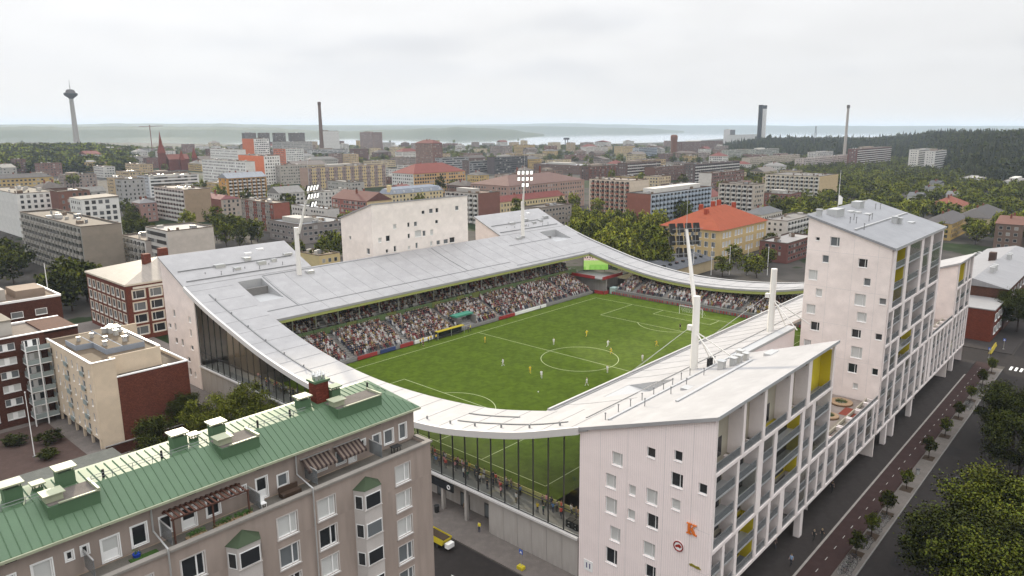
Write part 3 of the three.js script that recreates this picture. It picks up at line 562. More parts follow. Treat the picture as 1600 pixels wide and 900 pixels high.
  for (const u of [-29.4, -28.7]) pipePost(roof, u, ry(-49), -49, 1.2); bx(roof, 'flue', M.rubber, -30.6, -30.1, ry(-48.8), ry(-48.8) + 1.3, -49, -48.6); bx(roof, 'flue', M.rubber, -29.9, -29.4, ry(-48.8), ry(-48.8) + 1.3, -49, -48.6);
  bx(roof, 'hatch', M.roofTrim, -45.4, -43.8, ry(-53) - .3, ry(-53) + .2, -53.6, -52.4); bx(roof, 'hatch', M.galv, -27.5, -24.6, ry(-57) - .6, ry(-57) + .25, -57.6, -56.4);
}
// ---- low link with roof terrace (front block to tower) and (tower to far block)
{
  for (const [u0, u1, yt, lab, bays, cols] of [[-22.55, 3.1, 11.4, 'low street wing with roof terrace garden between front block and tower', [[-22.1, -19.4], [-17.8, -14], [-12.4, -9.3], [-7.8, -4.6], [-3, .1], [1.2, 2.8]], [-12]], [40.2, 60.1, 15, 'taller street wing with terrace between tower and far block', [[41.9, 43.9], [45.5, 47.5], [49, 51], [52.6, 54.7], [56.4, 58.9]], [46]]]) {
    const t = thing('terrace_wing', lab, 'apartment wing', (u0 + u1) / 2, 0, -58);
    course(t, 4.6, yt - .2, yt > 13 ? 3 : 2, bays, u0, u1); beam(t, 4.6, u0, u1); beam(t, yt - .2, u0, u1);
    const fl = bx(t, 'terrace_floor', std([.30, .25, .22], { map: speck }), u0, u1, yt - 1.3, yt - .9, -65, -50.6);
    bx(t, 'parapet_glass', M.railGlass, u0, u1, yt + .02, yt + .75, -65.35, -65.3); bx(t, 'parapet_rail', M.steel, u0, u1, yt + .75, yt + .82, -65.38, -65.27);
    bx(t, 'rear_wall', M.whiteWall, u0, u1, yt - .9, rh(-48) - .6, -49.4, -48.1); bx(t, 'rear_coping', M.roofTrim, u0, u1, rh(-48) - .58, rh(-48) - .1, -49.6, -48.02);
    bx(t, 'ground_floor_wall', M.concreteDark, u0, u1, .14, 4.3, -62.4, -62.1); bx(t, 'ceiling', M.whiteFrame, u0, u1, 4.35, 4.42, -64.9, -62.1);
        if (u0 < 0) {
      const pv = [[-20, -16, -64, -60, '7c3f34'], [-14, -8, -64.5, -62.4, '8f8578'], [-6, -2, -64.6, -61.5, '8c4a3d']]; for (const p of pv) bx(fl, 'paving', wallMat(p[4], speck), p[0], p[1], yt - .9, yt - .88, p[2], p[3]);
      const g = std([.05, .09, .02], { map: speck, roughness: 1 }); bx(fl, 'lawn', g, -20, -8, yt - .9, yt - .86, -60, -54);
    }
  }
  // planters on the first terrace
  for (const [u, v, r, lab] of [[-.6, -60.2, 2.0, 'round wooden planter bench with shrub beside the white tower'], [-8.4, -60.8, 1.6, 'round green shrub bed on the roof terrace']]) {
    const t = thing('round_planter', lab, 'planter', u, 10.5, v), q = new THREE.LatheGeometry([[r * .55, 0], [r, 0], [r, .35], [r * .93, .42], [r * .55, .42], [r * .5, .2]].map(p => new THREE.Vector2(...p)), 24); const m = fin(new THREE.Mesh(q, M.wood)); m.name = 'bench_ring'; m.position.y = .01; t.add(m);
    const b = new MB(true); for (let k = 0; k < 500; k++) { const a = rnd() * 6.28, d = Math.sqrt(rnd()) * r * .55, y = 10.5 + .2 + rnd() * .75 * (1 - d / r), c = rr(.7, 1.3); b.cc = [.05 * c, .1 * c, .02 * c]; const s = .12, p = [u + d * Math.cos(a), y, v + d * Math.sin(a)], e = [rr(-s, s), rr(-s, s), rr(-s, s)], f = [rr(-s, s), rr(-s, s), rr(-s, s)]; b.tri(p, p.map((w, i) => w + e[i]), p.map((w, i) => w + f[i])); }
    b.build('shrub', new THREE.MeshStandardMaterial({ vertexColors: true, roughness: .9 }), t);
  }
}
// ---- tower
{
  const t = thing('apartment_tower', 'tall white apartment tower with grey mono-pitch roof and scattered windows', 'apartment tower', 21, 0, -58, 'white apartment blocks of the stadium');
  const W = [[-52.7, -51.9, 39.0, 39.7, 0], [-56.3, -54.6, 38.3, 40.0, 2], [-54.6, -53.4, 35.1, 36.5, 2], [-61.4, -59.8, 35.0, 36.6, 0], [-52.8, -51.1, 31.6, 33.5, 1], [-62.2, -61.0, 31.8, 33.2, 2], [-53.9, -52.7, 28.6, 30.1, 1], [-61.7, -59.7, 28.0, 30.2, 1], [-65.1, -63.9, 28.8, 30.0, 2], [-52.9, -51.2, 25.1, 26.9, 1], [-62.1, -60.4, 25.1, 26.9, 1], [-53.9, -52.2, 22.0, 23.7, 0], [-61.4, -59.7, 22.0, 23.6, 0], [-65.0, -63.8, 22.3, 23.5, 0], [-61.9, -59.9, 18.2, 20.4, 1], [-61.3, -59.6, 15.3, 17.1, 0], [-64.9, -63.8, 15.7, 17.0, 0], [-61.7, -60.8, 12.4, 13.5, 1], [-52.6, -51.2, 18.4, 20.0, 1], [-52.4, -51.4, 15.4, 16.7, 0]];
  geoPart(t, 'end_wall', wallGeo('u', 3.3, .4, [[-50.45, .14], [-50.45, 43.5], [-65.3, 38.8], [-65.3, .14]], W), wallMat('eee1da', mottle));
  for (const w of W) windowIn(t, 'u', 3.3, ...w);
  for (const v of [-54.6, -58.9, -63.1]) bx(t, 'panel_joint', M.roofTrim, 3.294, 3.301, 12, 40, v - .012, v + .012);
  for (const y of [17.6, 23.9, 30.6, 37.2]) bx(t, 'panel_joint', M.roofTrim, 3.294, 3.301, y - .012, y + .012, -65.2, -50.6);
  const iw = new MB(); iw.box(3.75, 39.9, .14, 43.3, -50.7, -50.45); iw.quad([39.9, .14, -63.4], [39.9, .14, -50.5], [39.9, 43.3, -50.5], [39.9, 39, -63.4], [1, 0, 0]); iw.build('inner_wall', M.whiteWall, t);
  const roof = slopeRoof(t, 3.0, 40.2, -50.2, 43.7, -65.85, 39.05, .4, std([.27, .27, .28], { map: mottle, roughness: .6 }));
  bx(roof, 'edge_trim', M.roofTrim, 3.0, 40.2, 38.7, 39.12, -65.96, -65.86); bx(roof, 'edge_trim', M.roofTrim, 3.0, 40.2, 43.3, 43.78, -50.19, -50.05);
  const T = { top: [[5.7, 11.6], [14.2, 22], [24.4, 28.7], [31.5, 39.3]], c2: [[4.1, 6.1], [7.6, 12.2], [14.4, 18], [20.6, 28.4], [31, 37.9]], c3: [[4.1, 6.5], [8, 11.3], [13.3, 22.1], [24.1, 28.7], [30.8, 35.2], [36.9, 39.3]], c4: [[3.9, 6.9], [8.5, 11.6], [13.4, 17.6], [19.5, 22.3], [23.9, 27.8], [29.7, 32.3], [34.6, 36.6], [38.4, 39.6]] };
  course(t, 27.5, 38.6, 3, T.top, 3.72, 40.15, [0]); course(t, 21, 27.5, 2, T.c2, 3.72, 40.15); course(t, 14.9, 21, 2, T.c3, 3.72, 40.15, [2]); course(t, 4.6, 14.9, 3, T.c4, 3.72, 40.15);
  for (const y of [27.5, 21, 14.9, 4.6]) beam(t, y, 3.72, 40.15); bx(t, 'beam', M.whiteFrame, 3.72, 40.15, 38.3, 38.68, FV - .03, FV + .5);
  for (const u of [10.8, 15.8, 28.7]) bx(t, 'column', M.whiteFrame, u - .5, u + .5, .14, 4.4, -65.4, -64.5);
  bx(t, 'ground_floor_wall', M.concreteDark, 3.5, 40, .14, 4.3, -62.4, -62.1); bx(t, 'ceiling', M.whiteFrame, 3.8, 40, 4.35, 4.42, -64.9, -62.1);
  const ry = v => 43.7 - (43.7 - 39.05) * (-50.2 - v) / 15.65;
  bx(roof, 'step_trim', M.roofTrim, 5, 39, ry(-58.2), ry(-58.2) + .25, -58.4, -58.1);
  for (const [a, b, c, d, h] of [[9.5, 13.5, -53.4, -51.4, .9], [25, 28, -52.6, -50.9, 1.0]]) bx(roof, 'plant_box', M.galv, a, b, ry(d) - .8, ry(d) + h, c, d);
  for (const [u, v, s] of [[5.6, -51.4, 1.2], [24, -59.8, 1.3], [25.4, -60.4, 1.1]]) roofVent(roof, u, ry(v), v, s);
  for (const [u, v] of [[20, -54], [22, -55.4], [18.5, -53.2], [29.5, -61.8]]) bx(roof, 'roof_hatch', M.galv, u, u + 2.2, ry(v) - .5, ry(v) + .35, v, v + 1.2);
  for (const [u, v] of [[9, -56], [11, -56.5], [17, -57], [19.5, -56.8], [31, -54], [33, -54.4], [8, -58.9], [13, -55.4]]) pipePost(roof, u, ry(v), v, 1.1);
  for (let k = 0; k < 4; k++) bx(roof, 'antenna_panel', M.whitePaint, 14.8 + k * .45, 15.05 + k * .45, ry(-51.6) + 1.4, ry(-51.6) + 3.2 - k * .15, -51.9, -51.7);
  new MB().bar([15.6, ry(-51.6), -51.4], [15.6, ry(-51.6) + 8, -51.4], .05, .03, 6).build('antenna_mast', M.whitePaint, roof);
}
// ---- far street block
{
  const t = thing('apartment_block', 'smaller white apartment block with one yellow loggia at the street far end', 'apartment block', 69, 0, -57, 'white apartment blocks of the stadium');
  const W = [[-61.3, -59.5, 19.2, 20.6, 2]];
  geoPart(t, 'end_wall', wallGeo('u', 60.2, .4, [[-47.5, .14], [-47.5, 21.6], [-65.3, 28.0], [-65.3, .14]], W), wallMat('ecdfd8', mottle)); windowIn(t, 'u', 60.2, ...W[0]);
  const iw = new MB(); iw.box(60.7, 77.4, .14, 21, -47.7, -47.5); iw.quad([77.5, .14, -65.3], [77.5, .14, -47.6], [77.5, 21.4, -47.6], [77.5, 28, -65.3], [1, 0, 0]); iw.build('inner_wall', M.whiteWall, t);
  slopeRoof(t, 59.9, 77.9, -47.2, 21.7, -65.85, 28.5);
  course(t, 21.9, 28, 1, [[61.3, 67.6], [69.4, 71.4], [73, 76.6]], 60.65, 77.5, [0], true, 27.05); course(t, 14.9, 21.9, 2, [[61.3, 64.2], [65.8, 70.8], [72.6, 76.6]], 60.65, 77.5); course(t, 4.6, 14.9, 3, [[61.3, 63.2], [64.8, 67], [68.6, 70.4], [72, 73.6], [75, 76.6]], 60.65, 77.5);
  for (const y of [21.9, 14.9, 4.6]) beam(t, y, 60.65, 77.5); bx(t, 'beam', M.whiteFrame, 60.65, 77.5, 27.8, 28.1, FV - .03, FV + .5);
  for (const u of [66.8]) bx(t, 'column', M.whiteFrame, u - .5, u + .5, .14, 4.4, -65.4, -64.5); bx(t, 'ground_floor_wall', M.concreteDark, 60.6, 77.4, .14, 4.3, -62.4, -62.1);
}
// ---- blocks on the far long side
function smallWindows(n, v0, v1, y0, y1, sd) { // scattered square windows on a storey grid
  const o = [], old = seed; seed = sd; const rows = Math.floor((y1 - y0) / 3.3), cols = Math.max(1, Math.floor((v1 - v0) / 2.7));
  for (let r = 0; r < rows; r++) for (let c = 0; c < cols; c++) if (rnd() < n) { const w = pick([.9, 1.2, 1.5]), a = v0 + .6 + c * 2.7 + rr(0, .8), h = pick([1.1, 1.4, 1.7]); if (a + w < v1 - .3) o.push([a, a + w, y0 + r * 3.3 + .9, y0 + r * 3.3 + .9 + h, pick([0, 2, 1])]); }
  seed = old; return o;
}
function farBlock(u0, u1, lab, sd, wellU) {
  const t = thing('apartment_block', lab, 'apartment block', (u0 + u1) / 2, 0, 72, 'white apartment blocks of the stadium');
  const W = smallWindows(.62, 64.5, 78.5, 1.5, 20, sd);
  geoPart(t, 'end_wall', wallGeo('u', u0, .4, [[63, .14], [63, rh(63) - .5], [66.6, rh(66.6) - .55], [78.9, 28.9], [78.9, .14]], W), wallMat('ecdfd8', mottle)); for (const w of W) windowIn(t, 'u', u0, ...w, .2, false);
  const iw = new MB(); iw.box(u0 + .5, u1, .14, 28.8, 78.6, 78.9); iw.box(u0 + .5, u1, PY, rh(66) - .7, 65.6, 65.9); iw.quad([u1, .14, 66], [u1, .14, 78.9], [u1, 28.8, 78.9], [u1, rh(66) - .7, 66], [1, 0, 0]); iw.build('inner_wall', wallMat('ecdfd8', mottle), t);
  const roof = slopeRoof(t, u0 - .35, u1 + .3, 66.7, rh(66.6) + .08, 79.3, 29.5, .4, M.roof);
  const ry = v => rh(66.6) + .08 + (29.5 - rh(66.6) - .08) * (v - 66.7) / 12.6;
  for (const v of [68.1, 72.2]) bx(roof, 'roof_rail', M.tray, u0 + 1, u1 - 2, ry(v) + .1, ry(v) + .24, v - .1, v + .1);
  const w = u1 - u0; for (const [f, v] of [[.3, 71.4], [.42, 69.6], [.55, 72.6], [.62, 70.2], [.74, 70.6], [.88, 72.4]]) { const a = u0 + w * f; bx(roof, 'roof_unit', M.galv, a, a + rr(1.2, 2.4), ry(v) - .4, ry(v) + rr(.6, 1.0), v, v + rr(.8, 3)); }
  for (const [f, v] of [[.72, 76.5], [.6, 75.4]]) { const a = u0 + w * f; bx(roof, 'roof_hatch', M.whitePaint, a, a + 1.8, ry(v) - .4, ry(v) + .4, v, v + 1.4); }
  for (let k = 0; k < 7; k++) pipePost(roof, u0 + w * (.2 + .1 * k), ry(68.6), 68.6 + rr(-.2, 2), .9);
  return t;
}
farBlock(-60.55, -28.5, 'white apartment block with grey roof at the left end of far stand', 77);
farBlock(43.2, 76.4, 'white apartment block with grey roof at far corner of the stadium', 99);
{
  const t = thing('apartment_tower', 'broad white apartment tower rising behind the far stand', 'apartment tower', 10, 0, 74, 'white apartment blocks of the stadium');
  const m = wallMat('efe5dd', mottle);
  const WU = smallWindows(.4, 68, 81.5, 20, 33, 5), WV = smallWindows(.33, -7.5, 27.5, 20, 36.5, 8).map(w => rnd() < .25 ? [w[0], w[1] + 1, w[2], w[3] + .3, w[4]] : w).filter((w, i, A) => w[1] < 27.6 && !A.some((q, j) => j < i && q[0] < w[1] + .1 && q[1] > w[0] - .1 && q[2] < w[3] && q[3] > w[2]));
  geoPart(t, 'end_wall', wallGeo('u', -8.3, .4, [[67.45, .14], [67.45, 38.5], [82, 33.5], [82, .14]], WU), m); for (const w of WU) windowIn(t, 'u', -8.3, ...w, .2, false);
  geoPart(t, 'long_wall', wallGeo('v', 67.0, .4, [[-8.3, .14], [-8.3, 38.5], [28.3, 38.5], [28.3, .14]], WV), m); for (const w of WV) windowIn(t, 'v', 67.0, ...w, .2, false);
  const iw = new MB(); iw.box(-7.9, 28.3, .14, 33.4, 81.7, 82); iw.quad([28.3, .14, 67.4], [28.3, .14, 81.7], [28.3, 33.4, 81.7], [28.3, 38.4, 67.4], [1, 0, 0]); iw.build('inner_wall', m, t);
  slopeRoof(t, -8.6, 28.6, 66.8, 38.7, 82.3, 33.7, .35);
}
// ---- floodlight masts
function mast(u, v, label, upper) {
  const y = rh(v) - .1, t = thing('floodlight_mast', label, 'floodlight mast', u, y, v, 'floodlight masts on the stadium roof');
  new MB().bar([u, y, v], [u, y + 12.1, v], .62, .55, 20).build('lower_tube', M.mast, t);
  if (!upper) return t;
  // upper tube leans to the middle of the pitch, lamps face it
  const l = Math.hypot(u, v), du = -u / l, dv = -v / l, K = [u + du * 4.4, y + 22, v + dv * 4.4];
  new MB().bar([u + du * .6, y + 10.6, v + dv * .6], K, .36, .24, 12).build('upper_tube', M.mast, t);
  const lens = new THREE.MeshStandardMaterial({ color: 0xffffff, emissive: new THREE.Color(1, .97, .9), emissiveIntensity: .85, roughness: .4 });
  const hd = new THREE.Group(); hd.name = 'lamp_head'; hd.position.set(K[0] - u, K[1] - y - 3.9, -(K[2] - v)); hd.rotation.y = Math.atan2(du, -dv); t.add(hd); origin.set(hd, [0, 0, 0]);
  const fr = new MB(), rows = [2, 4, 4]; rows.forEach((n, r) => fr.bar([-2.6, r * 2.0, .4], [2.6, r * 2.0, .4], .05, .05, 6)); for (const s of [-1.4, 1.4]) fr.bar([s, -.4, .4], [s, 4.4, .4], .04, .04, 6); fr.build('lamp_frame', M.tray, hd);
  rows.forEach((n, r) => { for (let k = 0; k < n; k++) { const b = fin(new THREE.Mesh(boxGeo(.98, 1.45, .4), M.rubber)); b.name = 'floodlight'; b.position.set(-(n - 1) * .7 + k * 1.4, r * 2.0, .75); b.rotation.x = .35; hd.add(b); const q = fin(new THREE.Mesh(boxGeo(.84, 1.25, .05), lens)); q.name = 'lens'; q.position.z = .21; b.add(q); } });
  new MB().bar([K[0], K[1] - .2, K[2]], [K[0], K[1] + 7, K[2]], .05, .03, 6).build('lightning_rod', M.galv, t);
  return t;
}
{
  const a = mast(-31, -46.6, 'near floodlight mast with dark lamp backs, stayed on the white roof', true), b = mast(-1.8, -46.6, 'short stayed mast without lamps left of the white tower', false);
  for (const [t, u] of [[a, -31], [b, -1.8]]) {
    const y = rh(-46.6), K = [u, y + 6.6, -46.6];
    bx(t, 'bracket', M.mast, u - .4, u + .4, y + 6.4, y + 7.2, -46.1, -45.3);
    for (const [du, v] of [[-1.4, -52.2], [3.6, -52.6], [2.6, -48.5]]) new MB().bar([u + du * .1, K[1] - .6, -46.9], [u + du, v < -50 ? rh(v) - .4 : rh(v), v], .1, .1, 8).build('stay_rod', M.mast, t);
    for (const du of [-.6, .6]) new MB().bar([u, K[1] + .1, -45.5], [u + du, rh(-33.4) + .1, -33.4], .028, .028, 6).build('stay_rod', M.galv, t);
  }
  mast(-33.4, 64, 'left floodlight mast bent towards the pitch beside the roof corner block', true); mast(51, 64, 'far floodlight mast with a bright lamp panel before the city', true);
  for (const [u, v] of [[-31.4, 63.4], [49, 63], [47, 62.6]]) bx(stadium, 'roof_unit', M.galv, u, u + 2, rh(v) - .2, rh(v) + .8, v, v + 1.2);
}

// =====================================================================  NEAR GREEN-ROOFED APARTMENT HOUSE
{
  const t = thing('green_roof_apartment_house', 'brown rendered apartment house with green standing-seam roof, bay windows and top terrace', 'apartment house', -112, 0, -40);
  const U0 = -150, U1 = -84, V0 = -45, F = 2.95, ytop = 27.45;
  // windows by column; floors counted down from 24.3
  const cols = [[-88.6, -86.8], [-97.4, -95.6], [-101.35, -99.5], [-109.5, -107.7], [-113.4, -111.6], [-121.4, -119.6], [-125.4, -123.6]], holes = [];
  for (let f = 0; f < 7; f++) for (const [a, b] of cols) holes.push([a, b, 24.35 - f * F, 26.3 - f * F]);
  geoPart(t, 'facade', wallGeo('v', V0, .4, [[U0, .1], [U0, ytop], [U1, ytop], [U1, .1]], holes), M.render);
  holes.forEach((h, i) => { const w = windowIn(t, 'v', V0, ...h, pick([0, 0, 1, 2, 1]), .16, false); const f = new MB(); f.box(h[0] + (h[1] - h[0]) * .66 - .05, h[0] + (h[1] - h[0]) * .66 + .05, h[2] + .09, h[3] - .09, V0 + .09, V0 + .2); f.build('mullion', M.whitePaint, w); const s = new MB(); s.box(h[0] - .12, h[0] - .005, h[2] - .1, h[3] + .1, V0 - .03, V0 + .01); s.box(h[1] + .005, h[1] + .12, h[2] - .1, h[3] + .1, V0 - .03, V0 + .01); s.box(h[0] - .005, h[1] + .005, h[3] + .005, h[3] + .1, V0 - .03, V0 + .01); s.box(h[0] - .15, h[1] + .15, h[2] - .16, h[2] - .07, V0 - .12, V0 + .01); s.build('surround', M.renderLight, w); });
  const sh = new MB(); sh.box(U1 - .4, U1, .1, ytop, V0 + .41, -32); sh.box(U0, U1 - .4, .1, ytop, -32.4, -32); sh.box(U0, U1 - .4, ytop - .5, ytop - .35, V0 + .41, -32.4); sh.build('shell', M.render, t);
  // bay window stacks
  for (const c of [-92.15, -104.5, -116.6, -128.7]) {
    const w = 1.75, d = 1.05, k = .75, y1 = 25.9;
    const body = new MB(), pts = [[c - w + .3, V0 + .02], [c - w + k, V0 - d], [c + w - k, V0 - d], [c + w - .3, V0 + .02]];
    const P = (i, y) => [pts[i][0], y, pts[i][1]];
    for (let i = 0; i < 3; i++) body.quad(P(i, 2), P(i + 1, 2), P(i + 1, y1), P(i, y1), [pts[i][1] + pts[i + 1][1] < -91.8 ? 0 : (i ? 1 : -1), 0, -1]);
    const bay = body.build('bay', M.renderLight, t);
    const cap = new MB(); const a = [c, 26.75, V0 + .02]; for (let i = 0; i < 3; i++) cap.tri([pts[i][0] + (i === 0 ? -.1 : 0), y1, pts[i][1] - (i ? .1 : 0)], [pts[i + 1][0], y1, pts[i + 1][1] - (i < 2 ? .1 : 0)], a, [0, 1, 0]); cap.build('bay_roof', M.copperDark, bay);
    for (let f = 0; f < 7; f++) {
      const b0 = 23.95 - f * F, b1 = b0 + 1.45;
      // front and right sashes, set on the slanted sides
      const fr = new MB(); fr.box(c - w + k + .12, c + w - k - .12, b0, b1, V0 - d - .05, V0 - d - .005); const wd = fr.build('window', M.whitePaint, bay); bx(wd, 'pane', pick([M.pane, M.pane, M.paneMid]), c - w + k + .2, c + w - k - .2, b0 + .08, b1 - .08, V0 - d - .08, V0 - d - .052);
      for (const s of [-1, 1]) {
        const A = s > 0 ? pts[2] : pts[1], B = s > 0 ? pts[3] : pts[0], L = (q, o) => [A[0] + (B[0] - A[0]) * q + s * o, A[1] + (B[1] - A[1]) * q - o * .35];
        const w1 = new MB(), w2 = new MB(), Q = (q, o, y) => { const p = L(q, o); return [p[0], y, p[1]]; };
        w1.quad(Q(.1, .03, b0), Q(.85, .03, b0), Q(.85, .03, b1), Q(.1, .03, b1), [s, 0, -.4]); const m = w1.build('window', M.whitePaint, bay);
        w2.quad(Q(.18, .05, b0 + .1), Q(.77, .05, b0 + .1), Q(.77, .05, b1 - .1), Q(.18, .05, b1 - .1), [s, 0, -.4]); w2.build('pane', M.pane, m);
      }
      const ln = new MB(); ln.box(c - w + k - .02, c + w - k + .02, b0 - .1, b0 - .04, V0 - d - .1, V0 - d - .002); ln.build('sill', M.renderLight, bay);
    }
  }
  // terrace with parapet
  const ter = bx(t, 'terrace', wallMat('6f6a63', speck), U0, U1 - .05, ytop - .34, ytop - .26, V0 + .42, -42.6);
  bx(t, 'cornice', wallMat('8d8780', mottle), U0, U1 + .12, ytop + .003, ytop + .2, V0 - .22, V0 + .35);
  bx(t, 'cornice', wallMat('8d8780', mottle), U1 - .35, U1 + .12, ytop + .003, ytop + .2, V0 + .36, -42.7);
  // set-back top storey
  const SV = -42.5, sH = [[-84.3, -83.3, 0, 0]];
  const D = [['w', -86.0, -85.1, 27.6, 29.3], ['w', -87.9, -86.8, 27.7, 29.2], ['d', -89.3, -88.4, 27.35, 29.2], ['s', -90.7, -90.25, 28.6, 29.2], ['d', -92.2, -91.4, 27.35, 29.0], ['w', -93.6, -92.6, 27.6, 28.9], ['w', -95.8, -94.7, 27.7, 28.9], ['d', -101.7, -100.7, 27.35, 29.3], ['w', -99.7, -98.7, 27.7, 28.9], ['s', -103.1, -102.65, 28.6, 29.2], ['s', -104.1, -103.65, 28.6, 29.2], ['w', -106.1, -105.0, 27.6, 29.3], ['d', -108.1, -107.0, 27.35, 29.2], ['w', -109.8, -108.9, 27.7, 29.2], ['w', -111.9, -110.8, 27.6, 29.3], ['d', -114.0, -112.8, 27.35, 29.2], ['s', -115.3, -114.85, 28.6, 29.3], ['s', -116.3, -115.85, 28.6, 29.3], ['w', -118.4, -117.2, 27.7, 29.3], ['d', -120.4, -119.4, 27.35, 29.2], ['w', -123, -121.8, 27.7, 29.3]];
  geoPart(t, 'top_storey_wall', wallGeo('v', SV, .35, [[U0, ytop - .25], [U0, 30.7], [U1 - .05, 30.7], [U1 - .05, ytop - .25]], D.map(d => d.slice(1))), M.render);
  bx(t, 'top_storey_end', M.render, U1 - .4, U1 - .05, ytop - .25, 30.7, SV + .36, -33);
  for (const [k, a, b, c, d] of D) { const w = windowIn(t, 'v', SV, a, b, c, d, k === 's' ? 0 : pick([0, 1, 2]), .1, k === 'w'); if (k === 'd') { w.name = 'door'; bx(w, 'door_panel', M.whitePaint, a + .1, b - .1, c + .1, c + .75, SV + .12, SV + .144); } const s = new MB(); s.box(a - .1, a - .005, c - .08, d + .1, SV - .04, SV + .01); s.box(b + .005, b + .1, c - .08, d + .1, SV - .04, SV + .01); s.box(a - .005, b + .005, d + .005, d + .1, SV - .04, SV + .01); s.build('surround', M.whitePaint, w); }
  // glass partitions between terraces
  for (const u of [-89.8, -97.0, -102.5, -109.8, -115.2]) { const p = bx(t, 'terrace_partition', M.railGlass, u - .02, u + .02, ytop + .2, 29.0, V0 + .4, SV - .05); bx(p, 'partition_frame', M.galv, u - .05, u + .05, 29.0, 29.07, V0 + .38, SV - .05); }
  // downpipes
  for (const u of [-97.9, -110.4]) { const q = new MB(); q.bar([u, 30.6, SV - .2], [u, 28.4, SV - .2], .07, .07, 8); q.bar([u, 28.4, SV - .2], [u, 27.9, V0 - .25], .07, .07, 8); q.bar([u, 27.9, V0 - .25], [u, .3, V0 - .25], .07, .07, 8); q.build('downpipe', M.galv, t); }
  // small vents under the eave
  for (const u of [-88.6, -95.0, -101.2, -107.2, -113.6, -119.5]) bx(t, 'eave_vent', M.pane, u - .35, u + .35, 30.1, 30.28, SV - .03, SV - .004);
  // striped awnings and a pergola
  const aw = (a, b) => { const n = Math.round((b - a) / .22), q = bx(t, 'awning_bar', M.galv, a, b, 29.55, 29.62, SV - .12, SV - .02); for (let k = 0; k < n; k++) { const p = a + (b - a) * k / n, r = a + (b - a) * (k + 1) / n; new MB().quad([p, 29.55, SV - .1], [r, 29.55, SV - .1], [r, 28.85, SV - 1.35], [p, 28.85, SV - 1.35], [0, 1, 0]).quad([p, 28.85, SV - 1.35], [r, 28.85, SV - 1.35], [r, 28.62, SV - 1.37], [p, 28.62, SV - 1.37], [0, 0, -1]).build('awning_stripe', k % 2 ? wallMat('75685f') : wallMat('3d3230'), q); } };
  aw(-93.9, -91.0); aw(-97.4, -94.3);
  { const wd = wallMat('5a3f36'); const q = bx(t, 'pergola_beam', wd, -109.6, -103.2, 29.5, 29.62, V0 + .7, V0 + .82); bx(q, 'pergola_beam', wd, -109.6, -103.2, 29.5, 29.62, SV - .2, SV - .08); for (let u = -109.5; u < -103.2; u += .42) bx(q, 'pergola_slat', wd, u, u + .16, 29.64, 29.72, V0 + .55, SV - .05); for (const u of [-109.5, -106.4, -103.4]) bx(q, 'pergola_post', wd, u, u + .12, ytop - .2, 29.5, V0 + .7, V0 + .82); }
  bx(t, 'terrace_lawn', std([.05, .1, .025], { map: speck }), -112.6, -110.6, ytop - .25, ytop - .18, V0 + .5, V0 + 1.6);
  // roof: steep green near slope, low pale top, hipped end
  const ev = -43.1, ye = 30.75, rv = -39.6, yr = 32.55, fv = -36.9, yf = 32.75, bv = -31.8, ul = U0, ur = U1 + .35, ut = -86.6;
  const rf = new MB(); rf.quad([ul, ye, ev], [ur, ye, ev], [ut, yr, rv], [ul, yr, rv], [0, 1, -1]); rf.quad([ul, ye - .2, ev], [ur, ye - .2, ev], [ur, ye, ev], [ul, ye, ev], [0, 0, -1]); rf.quad([ul, ye - .2, ev], [ur, ye - .2, ev], [ur, ye - .2, -32], [ul, ye - .2, -32], [0, -1, 0]);
  rf.quad([ur, ye, ev], [ur, ye, bv], [-85.6, yf, fv], [ut, yr, rv], [1, 1, 0]); rf.quad([ur, ye - .2, ev], [ur, ye - .2, bv], [ur, ye, bv], [ur, ye, ev], [1, 0, 0]);
  rf.quad([ul, yf, fv], [-85.6, yf, fv], [ur, ye, bv], [ul, ye, bv], [0, 1, 1]);
  rf.quad([ul, yr, rv], [ut, yr, rv], [-85.6, yf, fv], [ul, yf, fv], [0, 1, 0]);
  const roof = rf.build('roof', M.copperGreen, t);
  // standing seams, one by one
  const seam = (a, b, m = M.copperGreen) => new MB().bar(a, b, .035, .035, 4).build('seam', m, roof);
  for (let u = -140; u < ur; u += .62) { let top = [u, yr, rv]; if (u > ut) { const k = (u - ut) / (ur - ut); top = [u, yr + (ye - yr) * k, rv + (ev - rv) * k]; } if (top[2] - ev > .3) seam([u, ye + .02, ev], [top[0], top[1] + .02, top[2]]); }
  for (let u = -140; u < -86; u += .62) seam([u, yr + .02, rv], [u, yf + .02, fv]);
  for (let k = 1; k < 16; k++) { const v = ev + (bv - ev) * k / 16, x = v < rv ? (ev - v) / (ev - rv) : v > fv ? (bv - v) / (bv - fv) : 1; const tx = ur + ((v < rv ? ut : -85.9) - ur) * x; seam([ur, ye + .02, v], [tx, ye + (yr - ye) * x + .02, v]); }
  // gutter, ridge rail, chimneys and dormers
  bx(roof, 'gutter', M.copperSkyGlare, ul, ur, ye - .22, ye - .02, ev - .16, ev - .01);
  for (const [a, b] of [[-140, -116.6], [-113.2, -104.2], [-100.4, -94.6]]) { const q = new MB(); for (const h of [.25, .5]) q.bar([a, yr + h, rv + .25], [b, yr + h, rv + .25], .025, .025, 5); for (let u = a; u <= b; u += 1.5) q.bar([u, yr - .05, rv + .25], [u, yr + .52, rv + .25], .025, .025, 5); q.build('ridge_rail', M.tray, roof); }
